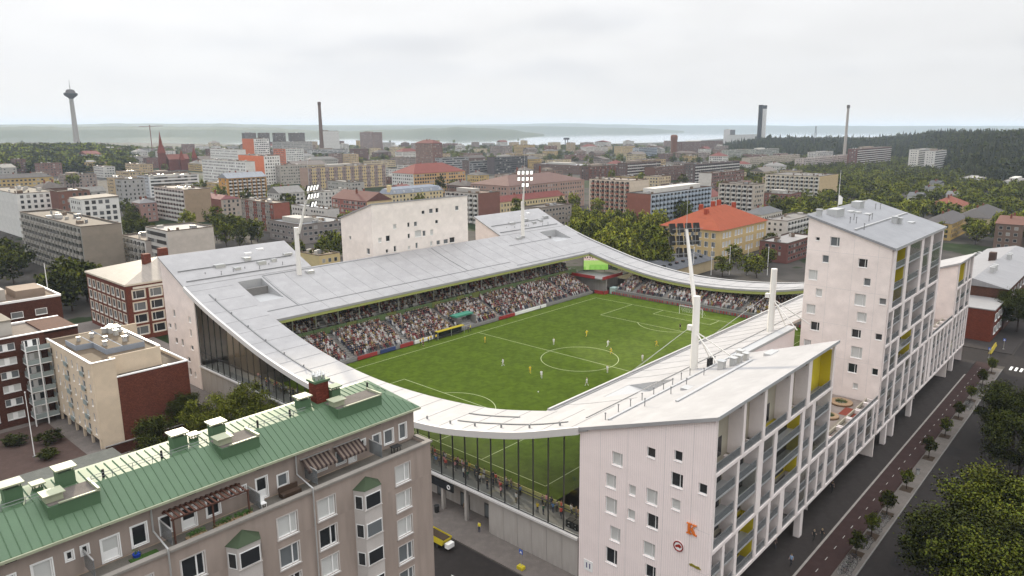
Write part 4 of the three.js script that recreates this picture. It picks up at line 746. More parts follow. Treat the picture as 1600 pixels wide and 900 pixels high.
  const chim = (u, v, w, d, h, body, capM, y = yr) => { const c = bx(roof, 'chimney', body, u - w / 2, u + w / 2, y - .5, y + h, v - d / 2, v + d / 2); const p = new MB(); for (const [a, b] of [[-1, -1], [1, -1], [-1, 1], [1, 1]]) p.box(u + a * (w / 2 - .08) - .04, u + a * (w / 2 - .08) + .04, y + h, y + h + .22, v + b * (d / 2 - .08) - .04, v + b * (d / 2 - .08) + .04); p.build('cap_post', M.copperGreen, c); bx(c, 'chimney_cap', capM, u - w / 2 - .16, u + w / 2 + .16, y + h + .22, y + h + .34, v - d / 2 - .16, v + d / 2 + .16); return c; };
  for (const [u, h] of [[-94.2, .95], [-106.1, 1.15], [-102.75, 1.05], [-114.6, 1.2], [-118, 1.2], [-126, 1.1]]) chim(u, -38.2, 1.15, 1.0, h, M.copperGreen, M.copperSkyGlare);
  for (const u of [-104.6, -116.3]) chim(u, -37.7, .6, .6, .35, M.copperGreen, M.copperSkyGlare);
  chim(-90.9, -38.6, .95, .8, 1.15, M.copperGreen, M.copperGreen);
  { const c = bx(roof, 'chimney', wallMat('6f3a30', brickTex), -92.9, -91.5, yr - .5, yr + 2.2, -38.6, -37.3); bx(c, 'chimney_cap', M.copperGreen, -93.05, -91.35, yr + 2.2, yr + 2.42, -38.75, -37.15); const q = new MB(); for (const [a, b] of [[-92.6, -38.3], [-92.2, -38.2], [-91.8, -38.3], [-92.5, -37.6], [-92.1, -37.7], [-91.75, -37.6]]) { q.bar([a, yr + 2.4, b], [a, yr + 2.85, b], .14, .14, 8); q.bar([a, yr + 2.85, b], [a, yr + 3.1, b], .22, .05, 8); } q.build('flue_cowl', M.galv, c); const r = new MB(); for (const [a, b, e, f] of [[-93, -38.7, -91.4, -38.7], [-91.4, -38.7, -91.4, -37.2], [-93, -38.7, -93, -37.2], [-93, -37.2, -91.4, -37.2]]) r.bar([a, yr + 3.0, b], [e, yr + 3.0, f], .02, .02, 4); r.build('cap_rail', M.galv, c); }
  for (const [a, b] of [[-103.9, -100.5], [-116.7, -113.3], [-92.4, -87.2], [-129.5, -126]]) { // low flat dormers breaking the green slope
    const q = new MB(); q.box(a, b, yr - 1.35, yr + .06, -41.4, -39.0); const d = q.build('dormer', M.copperGreen, roof); bx(d, 'dormer_top', M.paver, a + .1, b - .15, yr + .065, yr + .1, -41.3, -39.0); bx(d, 'dormer_kerb', M.copperSkyGlare, b - .14, b + .04, yr + .065, yr + .32, -41.45, -39.0); bx(d, 'dormer_kerb', M.copperSkyGlare, a + .7, b - .15, yr + .105, yr + .2, -41.45, -41.3);
    bx(d, 'hatch', M.copperSkyGlare, a + .05, a + 1.2, yr + .12, yr + .65, -40.8, -39.8); bx(d, 'hatch_lid', M.copperSkyGlare, a - .1, a + 1.35, yr + .66, yr + .74, -40.95, -39.65);
  }
  for (const [u, v] of [[-112.3, -39.2], [-107.9, -39.2], [-99.5, -39.3], [-96.2, -39.2], [-86.9, -38.6]]) new MB().bar([u, yr - .1, v], [u, yr + .7, v], .1, .1, 8).build('vent_pipe', M.rubber, roof);
  // terrace furniture
  const furn = (name, lab, u, v, f) => { const g = thing(name, lab, name.includes('plant') ? 'plant' : 'furniture', u, ytop - .26, v); f(g, u, ytop - .26, v); };
  furn('garden_grill', 'black garden table on the terrace at the building end', -87.6, -43.9, (g, u, y, v) => { bx(g, 'tabletop', M.rubber, u - .5, u + .5, y + .7, y + .76, v - .35, v + .35); for (const [a, b] of [[-.4, -.25], [.35, -.25], [-.4, .2], [.35, .2]]) bx(g, 'leg', M.rubber, u + a, u + a + .06, y, y + .7, v + b, v + b + .06); });
  furn('garden_sofa', 'dark brown garden sofa under the left awning terrace', -99.2, -43.6, (g, u, y, v) => { bx(g, 'seat', wallMat('4a3c33'), u - .9, u + .9, y + .1, y + .45, v - .4, v + .4); bx(g, 'backrest', wallMat('4a3c33'), u - .9, u + .9, y + .46, y + .9, v + .2, v + .4); for (const a of [-.85, .75]) bx(g, 'leg', M.rubber, u + a, u + a + .1, y, y + .1, v - .3, v - .2); });
  furn('garden_chair', 'white garden chair by the open terrace door', -101.9, -43.8, (g, u, y, v) => { bx(g, 'seat', M.whitePaint, u - .25, u + .25, y + .42, y + .47, v - .25, v + .25); bx(g, 'backrest', M.whitePaint, u - .25, u + .25, y + .48, y + .95, v + .2, v + .25); for (const [a, b] of [[-.24, -.24], [.18, -.24], [-.24, .18], [.18, .18]]) bx(g, 'leg', M.whitePaint, u + a, u + a + .05, y, y + .42, v + b, v + b + .05); });
  furn('flower_tub', 'blue flower tub beside the terrace lawn', -112.0, -43.4, (g, u, y, v) => { const q = new THREE.CylinderGeometry(.3, .24, .35, 14); q.translate(u, y + .175, -v); geoPart(g, 'tub', q, std([.02, .05, .3])); const b = new MB(); for (let k = 0; k < 40; k++) { const p = [u + rr(-.22, .22), y + .36 + rr(0, .25), v + rr(-.22, .22)]; b.tri(p, [p[0] + rr(-.1, .1), p[1] + .1, p[2] + rr(-.1, .1)], [p[0] + rr(-.1, .1), p[1] + rr(-.1, .1), p[2] + rr(-.1, .1)]); } b.build('leaves', std([.06, .12, .03]), g); });
  for (const [u, l] of [[-105.6, 'box of green herbs under the pergola, right one'], [-107.8, 'box of green herbs under the pergola, left one'], [-103.9, 'low green planter box beside the glass partition']]) furn('planter_box', l, u, -44.2, (g, U, y, v) => { bx(g, 'box', M.wood, U - .8, U + .8, y, y + .35, v - .2, v + .2); const b = new MB(); for (let k = 0; k < 260; k++) { const p = [U + rr(-.75, .75), y + .34 + rr(0, .35), v + rr(-.22, .22)]; b.tri(p, [p[0] + rr(-.12, .12), p[1] + .1, p[2] + rr(-.12, .12)], [p[0] + rr(-.12, .12), p[1] + rr(-.1, .1), p[2] + rr(-.12, .12)]); } b.build('leaves', std([.06, .12, .03]), g); });
}

// =====================================================================  LEFT COURTYARD BUILDINGS
{
  // beige block with brick end
  const t = thing('beige_apartment_block', 'beige apartment block with brown deck roof and plain brick end wall', 'apartment block', -80, 0, 58);
  const u0 = -87.4, u1 = -70.2, v0 = 45.9, v1 = 71, H = 16.9, cream = wallMat('d6c4ac', mottle), holes = [];
  for (let f = 0; f < 5; f++) for (let k = 0; k < 8; k++) { const a = v0 + 1.3 + k * 3.0; if (a + .8 < v1) holes.push([a, a + (k % 3 === 1 ? 1.6 : .8), 2.6 + f * 2.85, 2.6 + f * 2.85 + 1.45]); }
  geoPart(t, 'long_wall', wallGeo('u', u0, .3, [[v0, 1.9], [v0, H], [v1, H], [v1, 1.9]], holes), cream);
  for (const h of holes) { windowIn(t, 'u', u0, ...h, pick([0, 0, 2, 1]), .12, false); if (h[1] - h[0] > 1.2) { bx(t, 'balcony_rail', std([.25, .3, .29], { roughness: .3 }), u0 - .3, u0 - .22, h[2] - .5, h[2] + .45, h[0] - .15, h[1] + .15); bx(t, 'balcony_floor', cream, u0 - .3, u0 - .005, h[2] - .58, h[2] - .5, h[0] - .15, h[1] + .15); } }
  for (let k = 0; k < 6; k++) bx(t, 'ground_column', cream, u0, u0 + .4, 0.13, 1.88, v0 + .1 + k * 4.4, v0 + .6 + k * 4.4);
  const b = new MB(); b.box(u0 + .31, -83.3, .13, H, v0, v0 + .3); b.box(u0 + .31, u1, 1.6, H - .2, v1 - .3, v1); b.box(u1 - .3, u1, .13, 13.2, v0 + .35, v1 - .3); b.box(u0 + 2, u1 - .3, .13, 1.9, v0 + .5, v1 - .3); b.build('side_wall', cream, t);
  bx(t, 'brick_wall', wallMat('6a4034', brickTex), -83.3, u1, .13, 13.2, v0 - .02, v0 + .3); bx(t, 'brick_coping', M.whitePaint, -83.4, u1 + .1, 13.2, 13.42, v0 - .1, v0 + .45);
  bx(t, 'penthouse_wall', cream, -83.3, -74.2, 13.0, H - .1, v0 + 2.4, v0 + 2.7); bx(t, 'penthouse_wall', cream, -74.5, -74.2, 13, H - .1, v0 + 2.71, v1 - .4); bx(t, 'penthouse_wall', cream, -83.6, -83.3, 13.0, H - .1, v0 + .3, v0 + 2.69);
  const deck = bx(t, 'roof_deck', wallMat('6b5e4f', speck), u0 + .32, -74.5, H - .5, H - .3, v0 + 2.72, v1 - .31); bx(t, 'roof_deck', wallMat('6b5e4f', speck), u0 + .32, -83.62, H - .5, H - .3, v0 + .31, v0 + 2.7); bx(t, 'lower_deck', wallMat('5d5349', speck), -74.2, u1 - .31, 12.6, 12.8, v0 + .31, v1 - .4); bx(t, 'lower_deck', wallMat('5d5349', speck), -83.3, -74.21, 12.6, 12.8, v0 + .31, v0 + 2.4);
  bx(t, 'coping', M.whitePaint, u0 - .1, u0 + .32, H + .003, H + .15, v0 - .1, v1 + .1); bx(t, 'coping', M.whitePaint, u0 + .33, -83.2, H + .003, H + .15, v0 - .1, v0 + .3); bx(t, 'coping', M.whitePaint, -74.6, -74.1, H - .1, H + .1, v0 + 2.5, v1);
  bx(t, 'edge_coping', M.whitePaint, u1 - .3, u1 + .12, 13.2, 13.44, v0 + .46, v1);
  // upstand in zig-zag and roof gear
  const up = wallMat('8f949c', mottle); for (const [a, b2, c, d] of [[-86, -83, 58, 64], [-83, -80, 51, 64], [-80, -76, 51, 68]]) { const q = bx(deck, 'upstand', up, a, b2 - .01, H - .3, H + .75, c, d); bx(q, 'upstand_top', wallMat('6b5e4f', speck), a + .12, b2 - .13, H + .75, H + .78, c + .12, d - .12); }
  for (const [a, c, s] of [[-78.5, 54, 1], [-81, 57, .9], [-78, 60, 1.1], [-79, 63.5, 1], [-76.9, 66, .9], [-81.8, 62, .8], [-77, 57.2, 1], [-82.2, 53.6, .9], [-84.5, 61, .8]]) roofVent(deck, a, H + .85, c, s);
  bx(deck, 'plant_box', M.galv, -78.5, -76.2, H + .77, H + 2, 62, 64.4);
  // dark brick wing across the courtyard
  const w = thing('dark_brick_apartment_wing', 'dark brick courtyard wing with white window bands at left picture edge', 'apartment block', -105, 0, 78);
  const bm = wallMat('54372f', brickTex), H2 = 18.4, V = 71.1, hs = [];
  for (let f = 0; f < 6; f++) for (let k = 0; k < 8; k++) hs.push([-121 + k * 4.2, -121 + k * 4.2 + 3.0, 1.6 + f * 2.85, 3.1 + f * 2.85]);
  geoPart(w, 'front_wall', wallGeo('v', V, .35, [[-135, .13], [-135, H2], [u0 - .2, H2], [u0 - .2, .13]], hs.filter(h => h[1] < u0 - .6)), bm);
  for (const h of hs.filter(h => h[1] < u0 - .6)) { const ww = windowIn(w, 'v', V, ...h, pick([0, 2, 1]), .12, false); bx(ww, 'mullion', M.whitePaint, h[0] + .95, h[0] + 1.05, h[2] + .1, h[3] - .1, V + .08, V + .16); bx(ww, 'panel', M.whitePaint, h[0] + 1.06, h[0] + 1.8, h[2] + .1, h[3] - .1, V + .1, V + .15); }
  const q = new MB(); q.box(-135, u0 + 6, .13, H2 - .3, V + 12.6, V + 13); q.box(u0 - .2, u0 + 6, .13, H2, V + .36, V + 12.6); q.build('rear_wall', bm, w);
  bx(w, 'roof_deck', wallMat('7b7068', speck), -135, u0 + 5.9, H2 - .5, H2 - .3, V + .36, V + 12.6); bx(w, 'coping', M.whitePaint, -135, u0 + 6, H2 + .003, H2 + .2, V - .1, V + .4); bx(w, 'coping', M.whitePaint, -135, u0 + 6, H2 - .28, H2 + .1, V + 12.5, V + 13.1);
  bx(w, 'penthouse', wallMat('b9b4ac', mottle), -125, -92, H2 - .3, H2 + 2.6, V + 4, V + 12); bx(w, 'penthouse_roof', wallMat('8c8478', speck), -125.2, -91.8, H2 + 2.6, H2 + 2.8, V + 3.8, V + 12.2); for (const a of [-120, -112, -104, -97]) roofVent(w, a, H2 + 2.9, V + 8, 1.1);
  // white balcony stack in the inner corner
  for (let f = 0; f < 6; f++) { bx(w, 'balcony_slab', M.whitePaint, u0 - 4.5, u0 - .3, 1.4 + f * 2.85, 1.55 + f * 2.85, V - 3.4, V - .01); bx(w, 'balcony_front', std([.25, .29, .28], { roughness: .3 }), u0 - 4.45, u0 - 4.38, 1.56 + f * 2.85, 2.5 + f * 2.85, V - 3.35, V - .05); bx(w, 'balcony_front', std([.25, .29, .28], { roughness: .3 }), u0 - 4.37, u0 - .3, 1.56 + f * 2.85, 2.5 + f * 2.85, V - 3.38, V - 3.32); }
  for (const a of [u0 - 4.6, u0 - 2.4]) bx(w, 'balcony_post', M.whitePaint, a - .1, a + .1, .13, 18, V - 3.6, V - 3.4);
  // second dark wing farther back at the far left
  const w2 = thing('dark_brick_apartment_wing', 'farther brick block with flat brown roofs at left picture edge', 'apartment block', -98, 0, 104);
  const q2 = new MB(); q2.box(-135, -76, .1, 19.5, 100, 118); q2.build('wall', bm, w2); bx(w2, 'roof_deck', wallMat('7b6a5c', speck), -134.7, -76.3, 19.5, 19.6, 100.3, 117.7); for (const [a, b2, c, d] of [[-135.1, -75.9, 99.9, 100.3], [-76.3, -75.9, 100.31, 118]]) bx(w2, 'coping', M.whitePaint, a, b2, 19.5, 20.0, c, d); bx(w2, 'penthouse', wallMat('aaa39a', mottle), -100, -86, 19.6, 22.2, 104, 114); bx(w2, 'penthouse', wallMat('8c7c6e', mottle), -84, -78, 19.6, 21.4, 104, 112);
  for (let k = 0; k < 9; k++) for (let f = 0; f < 3; f++) windowIn(w2, 'v', 99.82, -120 + k * 4.8, -117.6 + k * 4.8, 9.8 + f * 3, 11.3 + f * 3, 2, .05, false);
  // courtyard flagpole, wall and benches
  const fp = thing('flagpole', 'white flagpole in the left courtyard', 'flagpole', -96.6, .13, 51.7); new MB().bar([-96.6, .13, 51.7], [-96.6, 12.6, 51.7], .09, .05, 8).build('pole', M.whitePaint, fp); const kn = new THREE.SphereGeometry(.12, 10, 8); kn.translate(-96.6, 12.7, -51.7); geoPart(fp, 'finial', kn, M.whitePaint); bx(fp, 'footing', M.kerb, -96.9, -96.3, .13, .35, 51.4, 52);
  const sh = thing('garden_shed', 'flat-roofed pale courtyard shed behind the green roof', 'shed', -101, 0, 34); bx(sh, 'wall', wallMat('8d857c', mottle), -118, -88.5, .13, 3.2, 32, 37); bx(sh, 'shed_roof', wallMat('77776f', speck), -118.3, -88.2, 3.2, 3.45, 31.7, 37.3);
  const cw = thing('brick_garden_wall', 'low dark brick garden wall at foot of the beige block', 'wall', -80, 0, 40); bx(cw, 'wall_body', wallMat('54372f', brickTex), -88, -71, .13, 2.1, 41.2, 41.5); bx(cw, 'wall_cap', M.kerb, -88.1, -70.9, 2.1, 2.2, 41.1, 41.6);
  const gs = new MB(); gs.quad([-128, .137, 44], [-90, .137, 44], [-90, .137, 69], [-128, .137, 69], [0, 1, 0]); struct(gs.build('courtyard', wallMat('5a4a44', speck)));
}
// =====================================================================  CITY
const CITY = [
["concrete_apartment_block","grey concrete apartment block with balcony columns and brown cluttered roof","balcU","flat",-35.8,-21.5,213.4,290.9,22,"9b978f","8f8475","6b5f55"],
["white_apartment_block","white apartment block with small dark windows at the left picture edge","winV","flat",-16.5,3.4,373.0,433.4,24,"d9d7d2","e3e1dc","7d746b"],
["white_apartment_block","white apartment wing with sloping parapet right of its dark brick courtyard","winV","slope",-4.8,12.3,310.5,328.1,24,"d9d7d2","e3e1dc","a49a90"],
["brick_apartment_block","dark brick block set between two white apartment wings","winV","flat",-3.5,11.8,349.7,362.7,25.5,"6d4438","6d4438","7a6d62"],
["concrete_office_building","pale concrete office with blank right wall and white flat roof","ribU","flat",-16.6,1.0,183.1,203.0,21,"c9c4bd","c6bdb4","cfcac4"],
["concrete_balcony_building","low concrete wing with dark balcony strips before the pale office","balcU","flat",-18.7,-8.7,198.9,223.9,16,"d6d2cb","b9aea6","8b7d70"],
["grey_office_building","plain grey office slab with small square windows","winV","flat",73.0,88.8,475.8,488.8,22,"9c9c9a","a3a3a1","8f8b86"],
["pink_apartment_building","apartment building with white balconies, pink side and tan right wall","balcU","flat",68.8,85.3,365.0,409.9,21,"c9b7b0","a08a70","a8a099"],
["pink_house","low dusty pink house with pale gabled roof","winV","gable",52.9,63.0,392.8,406.0,12,"a88079","a88079","9a9898"],
["white_office_building","white office with one long navy ribbon of windows","ribV","flat",124.4,166.9,561.0,585.4,18,"b8bcc2","dfe0e0","8b8984"],
["brick_hall","long brick church hall below the red spire","winV","flat",307.7,350.6,1037.0,1050.0,15,"6a4038","74453c","b0a49a"],
["yellow_apartment_building","ochre yellow apartment building with white balconies and pale metal roof","balcV","gableu",156.8,191.1,487.0,502.5,18,"c99445","b98a4a","b9bdc3"],
["hospital_tower","tallest orange and white stepped office tower","winV","flat",428.7,453.4,950.2,985.2,42,"cf6f45","e4e3df","a5a19b"],
["hospital_wing","orange lower step with white windowed front before the tallest tower","winV","flat",258.3,276.3,611.9,665.7,30,"cf6f45","e4e3df","a5a19b"],
["white_office_block","white office block with rows of dark slits left of orange tower","winU","flat",225.6,235.6,588.3,681.0,26,"e4e3df","d8d7d3","a5a19b"],
["white_office_block","set back upper storeys of the white office left of orange tower","winU","flat",297.7,307.7,743.8,813.8,33,"e4e3df","d8d7d3","a5a19b"],
["orange_office_block","small orange and white office right of the stepped tower","winV","flat",456.5,486.5,909.9,944.7,27,"cf6f45","e0dfda","a5a19b"],
["grey_apartment_block","grey apartment slab left of the striped beige block","winV","flat",270.5,302.6,603.2,616.2,20,"a8a39c","aaa59e","8d8278"],
["striped_apartment_block","long beige and mauve striped apartment block","strV","flat",242.9,332.1,506.7,519.7,22,"a88f80","c9b489","8d7468"],
["brown_roof_house","red walled house with big brown roof and cream gable","winU","gablev",135.7,154.6,268.8,306.1,15,"8a4c42","d9c193","7c4a40"],
["mansard_house","cream house with blue-grey metal mansard roof","winV","mansard",174.7,221.0,295.3,308.3,15,"d8c69a","d8c69a","a9b2bd"],
["red_roof_house","white and orange apartment house under one red roof","winUV","hip",283.4,345.8,403.5,434.0,19,"dcdcd8","d0a468","9a4b40"],
["brown_tower_block","brown tower block with low red pyramid roof","winUV","hip",554.3,572.2,689.1,726.5,37,"86675a","7b5248","87463c"],
["brown_tower_block","tall plain brown tower block by the lake shore","winU","flat",997.6,1027.1,1426.3,1479.9,46,"93776c","84695f","6a5650"],
["brick_apartment_block","brick apartment block with white framed balconies behind white tower","balcU","flat",185.0,204.4,222.4,252.9,19,"c4bcb4","7c4a3e","8a6f62"],
["brown_institution","long dusty brown institution with plain brown roof","winV","hipl",231.5,316.1,239.9,277.5,20,"a1857a","a1857a","8d6c62"],
["red_roof_cottage","cream cottage row with dark red tiled roof","winV","gableu",209.7,280.2,230.5,243.5,11,"dcc79a","dcc79a","8d3d35"],
["grey_brown_house","grey-brown flat house right behind the far roof corner","winV","flat",177.9,205.1,164.6,177.6,15,"8f8379","958a80","6e6863"],
["dark_office_building","charcoal glass office with a thin white frame","ribV","flat",548.4,613.0,563.4,576.4,21,"5a5254","4b4a4e","96918c"],
["grey_office_building","low grey glass office right of brown pyramid tower","ribV","flat",523.5,572.7,636.5,649.5,19,"8e9093","9a9c9e","8c8c8c"],
["white_strip_building","dark office with white lower strip beside charcoal glass office","ribV","flat",528.9,570.2,589.6,602.6,16,"6b5a55","8d8e90","7c7470"],
["market_hall","large low brick hall with wide white roof","winU","flat",610.9,652.3,471.8,550.1,11,"6f544b","6f544b","d5d6d8"],
["dark_brick_block","dark brick block with thin pale vertical window strips","strV","flat",534.9,601.5,399.4,412.4,15,"5f4039","63433b","77706a"],
["cream_balcony_block","cream apartment block with grid of red-brown balconies","balcU","flat",290.6,314.2,180.6,215.9,23,"d9c8b5","d3c2ae","b5a799"],
["blue_grey_apartment_block","brick ended apartment block with pale blue balcony front","balcV","box",232.0,306.3,127.1,143.6,21,"8c4f3d","b3bcc6","6c6a68"],
["dark_white_apartment_block","dark brick apartments in white balcony frames","balcV","flat",550.8,622.4,358.9,371.9,20,"5b443f","6b5550","8d857d"],
["low_brick_building","low brick building with two yellow awnings","winV","flat",556.0,639.1,326.3,339.3,16,"6e4d43","6e4d43","7b6c62"],
["dark_framed_apartment_block","dark apartment block with white frames behind the beige balconies","balcV","flat",574.8,682.6,287.6,300.6,20,"5b4a47","57464a","77706c"],
["brick_white_edge_block","brick apartment block with one white end wall","winV","flat",476.4,543.6,216.1,229.1,18,"d5cfc8","75463b","756860"],
["beige_balcony_block","light beige apartment block with black balcony openings","balcU","flat",350.4,368.4,117.8,144.6,20,"c2b9ac","bfb1a0","7d756c"],
["peach_apartment_block","white and peach apartment block with long balcony strips","balcU","flat",466.7,510.3,114.4,160.7,20,"d8cdb8","cbb289","8b8783"],
["red_white_house","low white house with red panels","winU","flat",474.4,488.0,152.1,164.7,12,"c9b9b4","b77b70","c5c3c0"],
["red_brick_house","small red brick house with white window panels","winUV","flat",402.2,427.1,113.5,133.1,10,"7d4237","7d4237","7b7570"],
["grey_roof_villa","cream villa with grey hipped roof right of orange-roofed school","winUV","hip",242.6,270.0,63.6,74.7,13,"c8c0b2","cfc9bd","7f8183"],
["white_apartment_building","small white apartment building peeking out left of the white tower","balcV","flat",229.3,268.1,43.7,56.7,12.5,"cfcac4","d3cec8","9f9a95"],
["dark_red_brick_house","dark red brick house with snow-white roof left of the white tower","winV","flat",180.5,214.2,23.5,36.5,9,"6b352c","6b352c","c9c3be"],
["long_pale_apartment_block","long curved looking pale pinkish apartment block","winV","flat",910.5,1130.5,298.3,311.3,15,"c4b5ac","bcb0a8","b5aca5"],
["red_brick_apartment_block","dark red brick apartment block beside white balcony towers","balcV","flat",1014.0,1189.0,257.7,271.7,27,"6d4038","724940","8d8680"],
["white_balcony_tower","left one of the twin white balcony towers at the forest","balcV","flat",1039.9,1114.5,179.4,192.4,27,"d9d5cf","d5d2cc","c9c6c2"],
["white_balcony_tower","right one of the twin white balcony towers at the forest","balcV","flat",992.4,1056.3,146.9,159.9,27,"d9d5cf","d5d2cc","c9c6c2"],
["grey_green_slab","short grey-green slab block before the power station","winV","flat",1098.3,1185.7,509.2,522.2,18,"a7aa9e","a4a89c","b0b0aa"],
["grey_green_slab","longer grey-green slab block below the forest edge","winV","flat",1165.5,1275.5,488.4,501.4,18,"a7aa9e","a4a89c","b0b0aa"],
["cream_panel_block","cream panel apartment block with many black windows","winV","flat",881.0,1070.2,366.4,379.4,15,"b8ad9c","b5aa98","9b9086"],
["small_white_block","small white block with stepped roof below the forest","winV","flat",1191.3,1269.7,381.1,399.6,15,"cfcac4","cdc8c2","bdbab6"],
["yellow_apartment_house","yellow apartment house with dark grey hip roof behind white tower","winUV","hip",302.2,345.7,-16.2,-1.5,9,"c9a862","cba65a","6c6868"],
["white_gable_house","nearest white gabled house in the row among the trees","winU","gablev",473.6,486.9,39.2,49.1,8,"cfccc6","cfccc6","77787a"],
["white_gable_house","middle white gabled house in the row among the trees","winU","gablev",549.2,560.2,47.9,56.7,8,"cfccc6","cfccc6","6d6f73"],
["white_gable_house","farthest white gabled house with dark blue roof","winU","gablev",608.2,623.0,55.9,64.9,9,"d5d2cc","c0bdb8","55575c"],
["orange_roof_house","low house with orange tiled roof among garden trees","winUV","hip",428.0,450.7,2.4,23.4,7,"c9b083","c9b083","a85a42"],
["small_white_house","small white house with steep gable right of the orange roof","winU","gablev",516.3,532.6,22.1,31.6,7,"c9c6c0","c9c6c0","8a8a8c"],
["grey_roof_house","wide house with brown-grey hip roof behind a round tree","winUV","hip",340.3,391.7,-27.0,-10.0,9,"c2b48c","bfae82","64605e"],
["brown_brick_house","brown brick house with reddish gable at right picture edge","winU","gablev",285.1,311.1,-50.0,-38.7,13,"6f5548","6f5548","8b5b4c"],
["white_terrace_house","long white terrace house at the foot of the forest","winV","flat",740.8,850.8,48.0,65.7,7,"c9c6c0","c4c1bb","cfccc8"],
["white_terrace_house","white terrace house at far right below the forest","winV","flat",713.9,823.9,10.4,23.4,7,"c9c6c0","c4c1bb","cfccc8"],
["red_gable_apartment_block","brick apartment block with white balcony columns and plain brick end wall","strU","flat",82.8,92.8,283.5,321.0,17,"8a8078","8d4838","9c8b7c"],
["red_roof_school","old building with broken dark red roof between yellow and brick blocks","winV","hipl",98.0,111.8,378.2,428.8,12,"7a4a42","b5a598","7d3138"],
["white_rendered_hall","white rendered hall with grey tin roof behind the slanted mast","winU","flat",116.6,124.6,281.7,322.4,11,"d2cec8","cbc7c2","b9bec5"],
["grey_long_building","long low grey building behind the far stand","winV","flat",70.5,99.5,235.6,267.3,10,"877e7a","877e7a","a5a8ac"],
["cream_low_house","low cream house with brown roof tucked behind the far stand","winV","flat",31.8,41.8,158.9,176.2,8,"d0bd8c","cdb886","a58f72"],
["brick_historic_building","old brick building with white window surrounds and pale hipped roof","own","own",-55.8,-37.5,116.6,147.4,16,"7a4a3e","7a4a3e","b7aca0"],
["orange_roof_school","cream school with wide orange hipped roof","own","own",165.4,215.1,48.8,79.2,14,"d2ba88","d2ba88","b4593a"],
["white_factory_block","white windowless factory block next to the tall brick chimney","plain","flat",830.9,872.9,1386.1,1400.1,50,"dcdad6","d8d5d0","8c8884"],
["grey_panel_slab","grey panel apartment slab below the dark lakeside towers","winV","flat",647.5,716.6,1251.2,1288.0,30,"a3a09a","a8a5a0","8f8b86"],
["white_long_office","long white office with grey windows below the factory block","ribV","flat",683.3,770.4,1204.6,1218.4,15,"c9c9c6","cbcac6","8f8c88"],
["dark_tower_block","first dark lakeside tower block from the left","winV","flat",693.5,720.8,1485.8,1498.8,46,"5d5552","6a605c","5d5552"],
["dark_tower_block","second dark lakeside tower block from the left","winV","flat",716.8,738.4,1458.5,1471.5,46,"5d5552","6a605c","5d5552"],
["dark_tower_block","third dark lakeside tower block from the left","winV","flat",738.3,763.4,1433.4,1446.4,46,"5d5552","6a605c","5d5552"],
["dark_tower_block","rightmost dark lakeside tower block","winV","flat",761.6,795.3,1406.1,1419.1,46,"5d5552","6a605c","5d5552"],
["brick_factory","long old brick factory near the lake shore","winV","flat",1254.7,1442.6,693.9,706.9,28,"6d5047","6d5047","a59a92"],
["yellow_lakeside_block","sandy yellow block among lakeside roofs","winV","flat",1127.3,1174.8,760.9,780.1,20,"c9b082","c9b082","8f8880"],
["blue_white_block","blue-white balcony block near the lake","balcV","flat",1010.0,1074.0,643.7,656.7,22,"b5b9bd","b9bcc0","8f8f8f"],
["white_lakeside_block","row of white lakeside houses with pinkish roofs","winV","flat",1119.6,1199.1,847.5,861.2,16,"cfc9c2","cdc7c0","a89c93"],
["power_station","dark boiler house block of the power station","plain","flat",2118.6,2155.9,1011.8,1034.7,50,"cfccca","55565a","8e8e90"],
["power_station_hall","long pale hall of the power station","plain","flat",1902.7,2108.5,900.1,914.6,36,"c9c7c5","c7c5c4","77777a"]
];
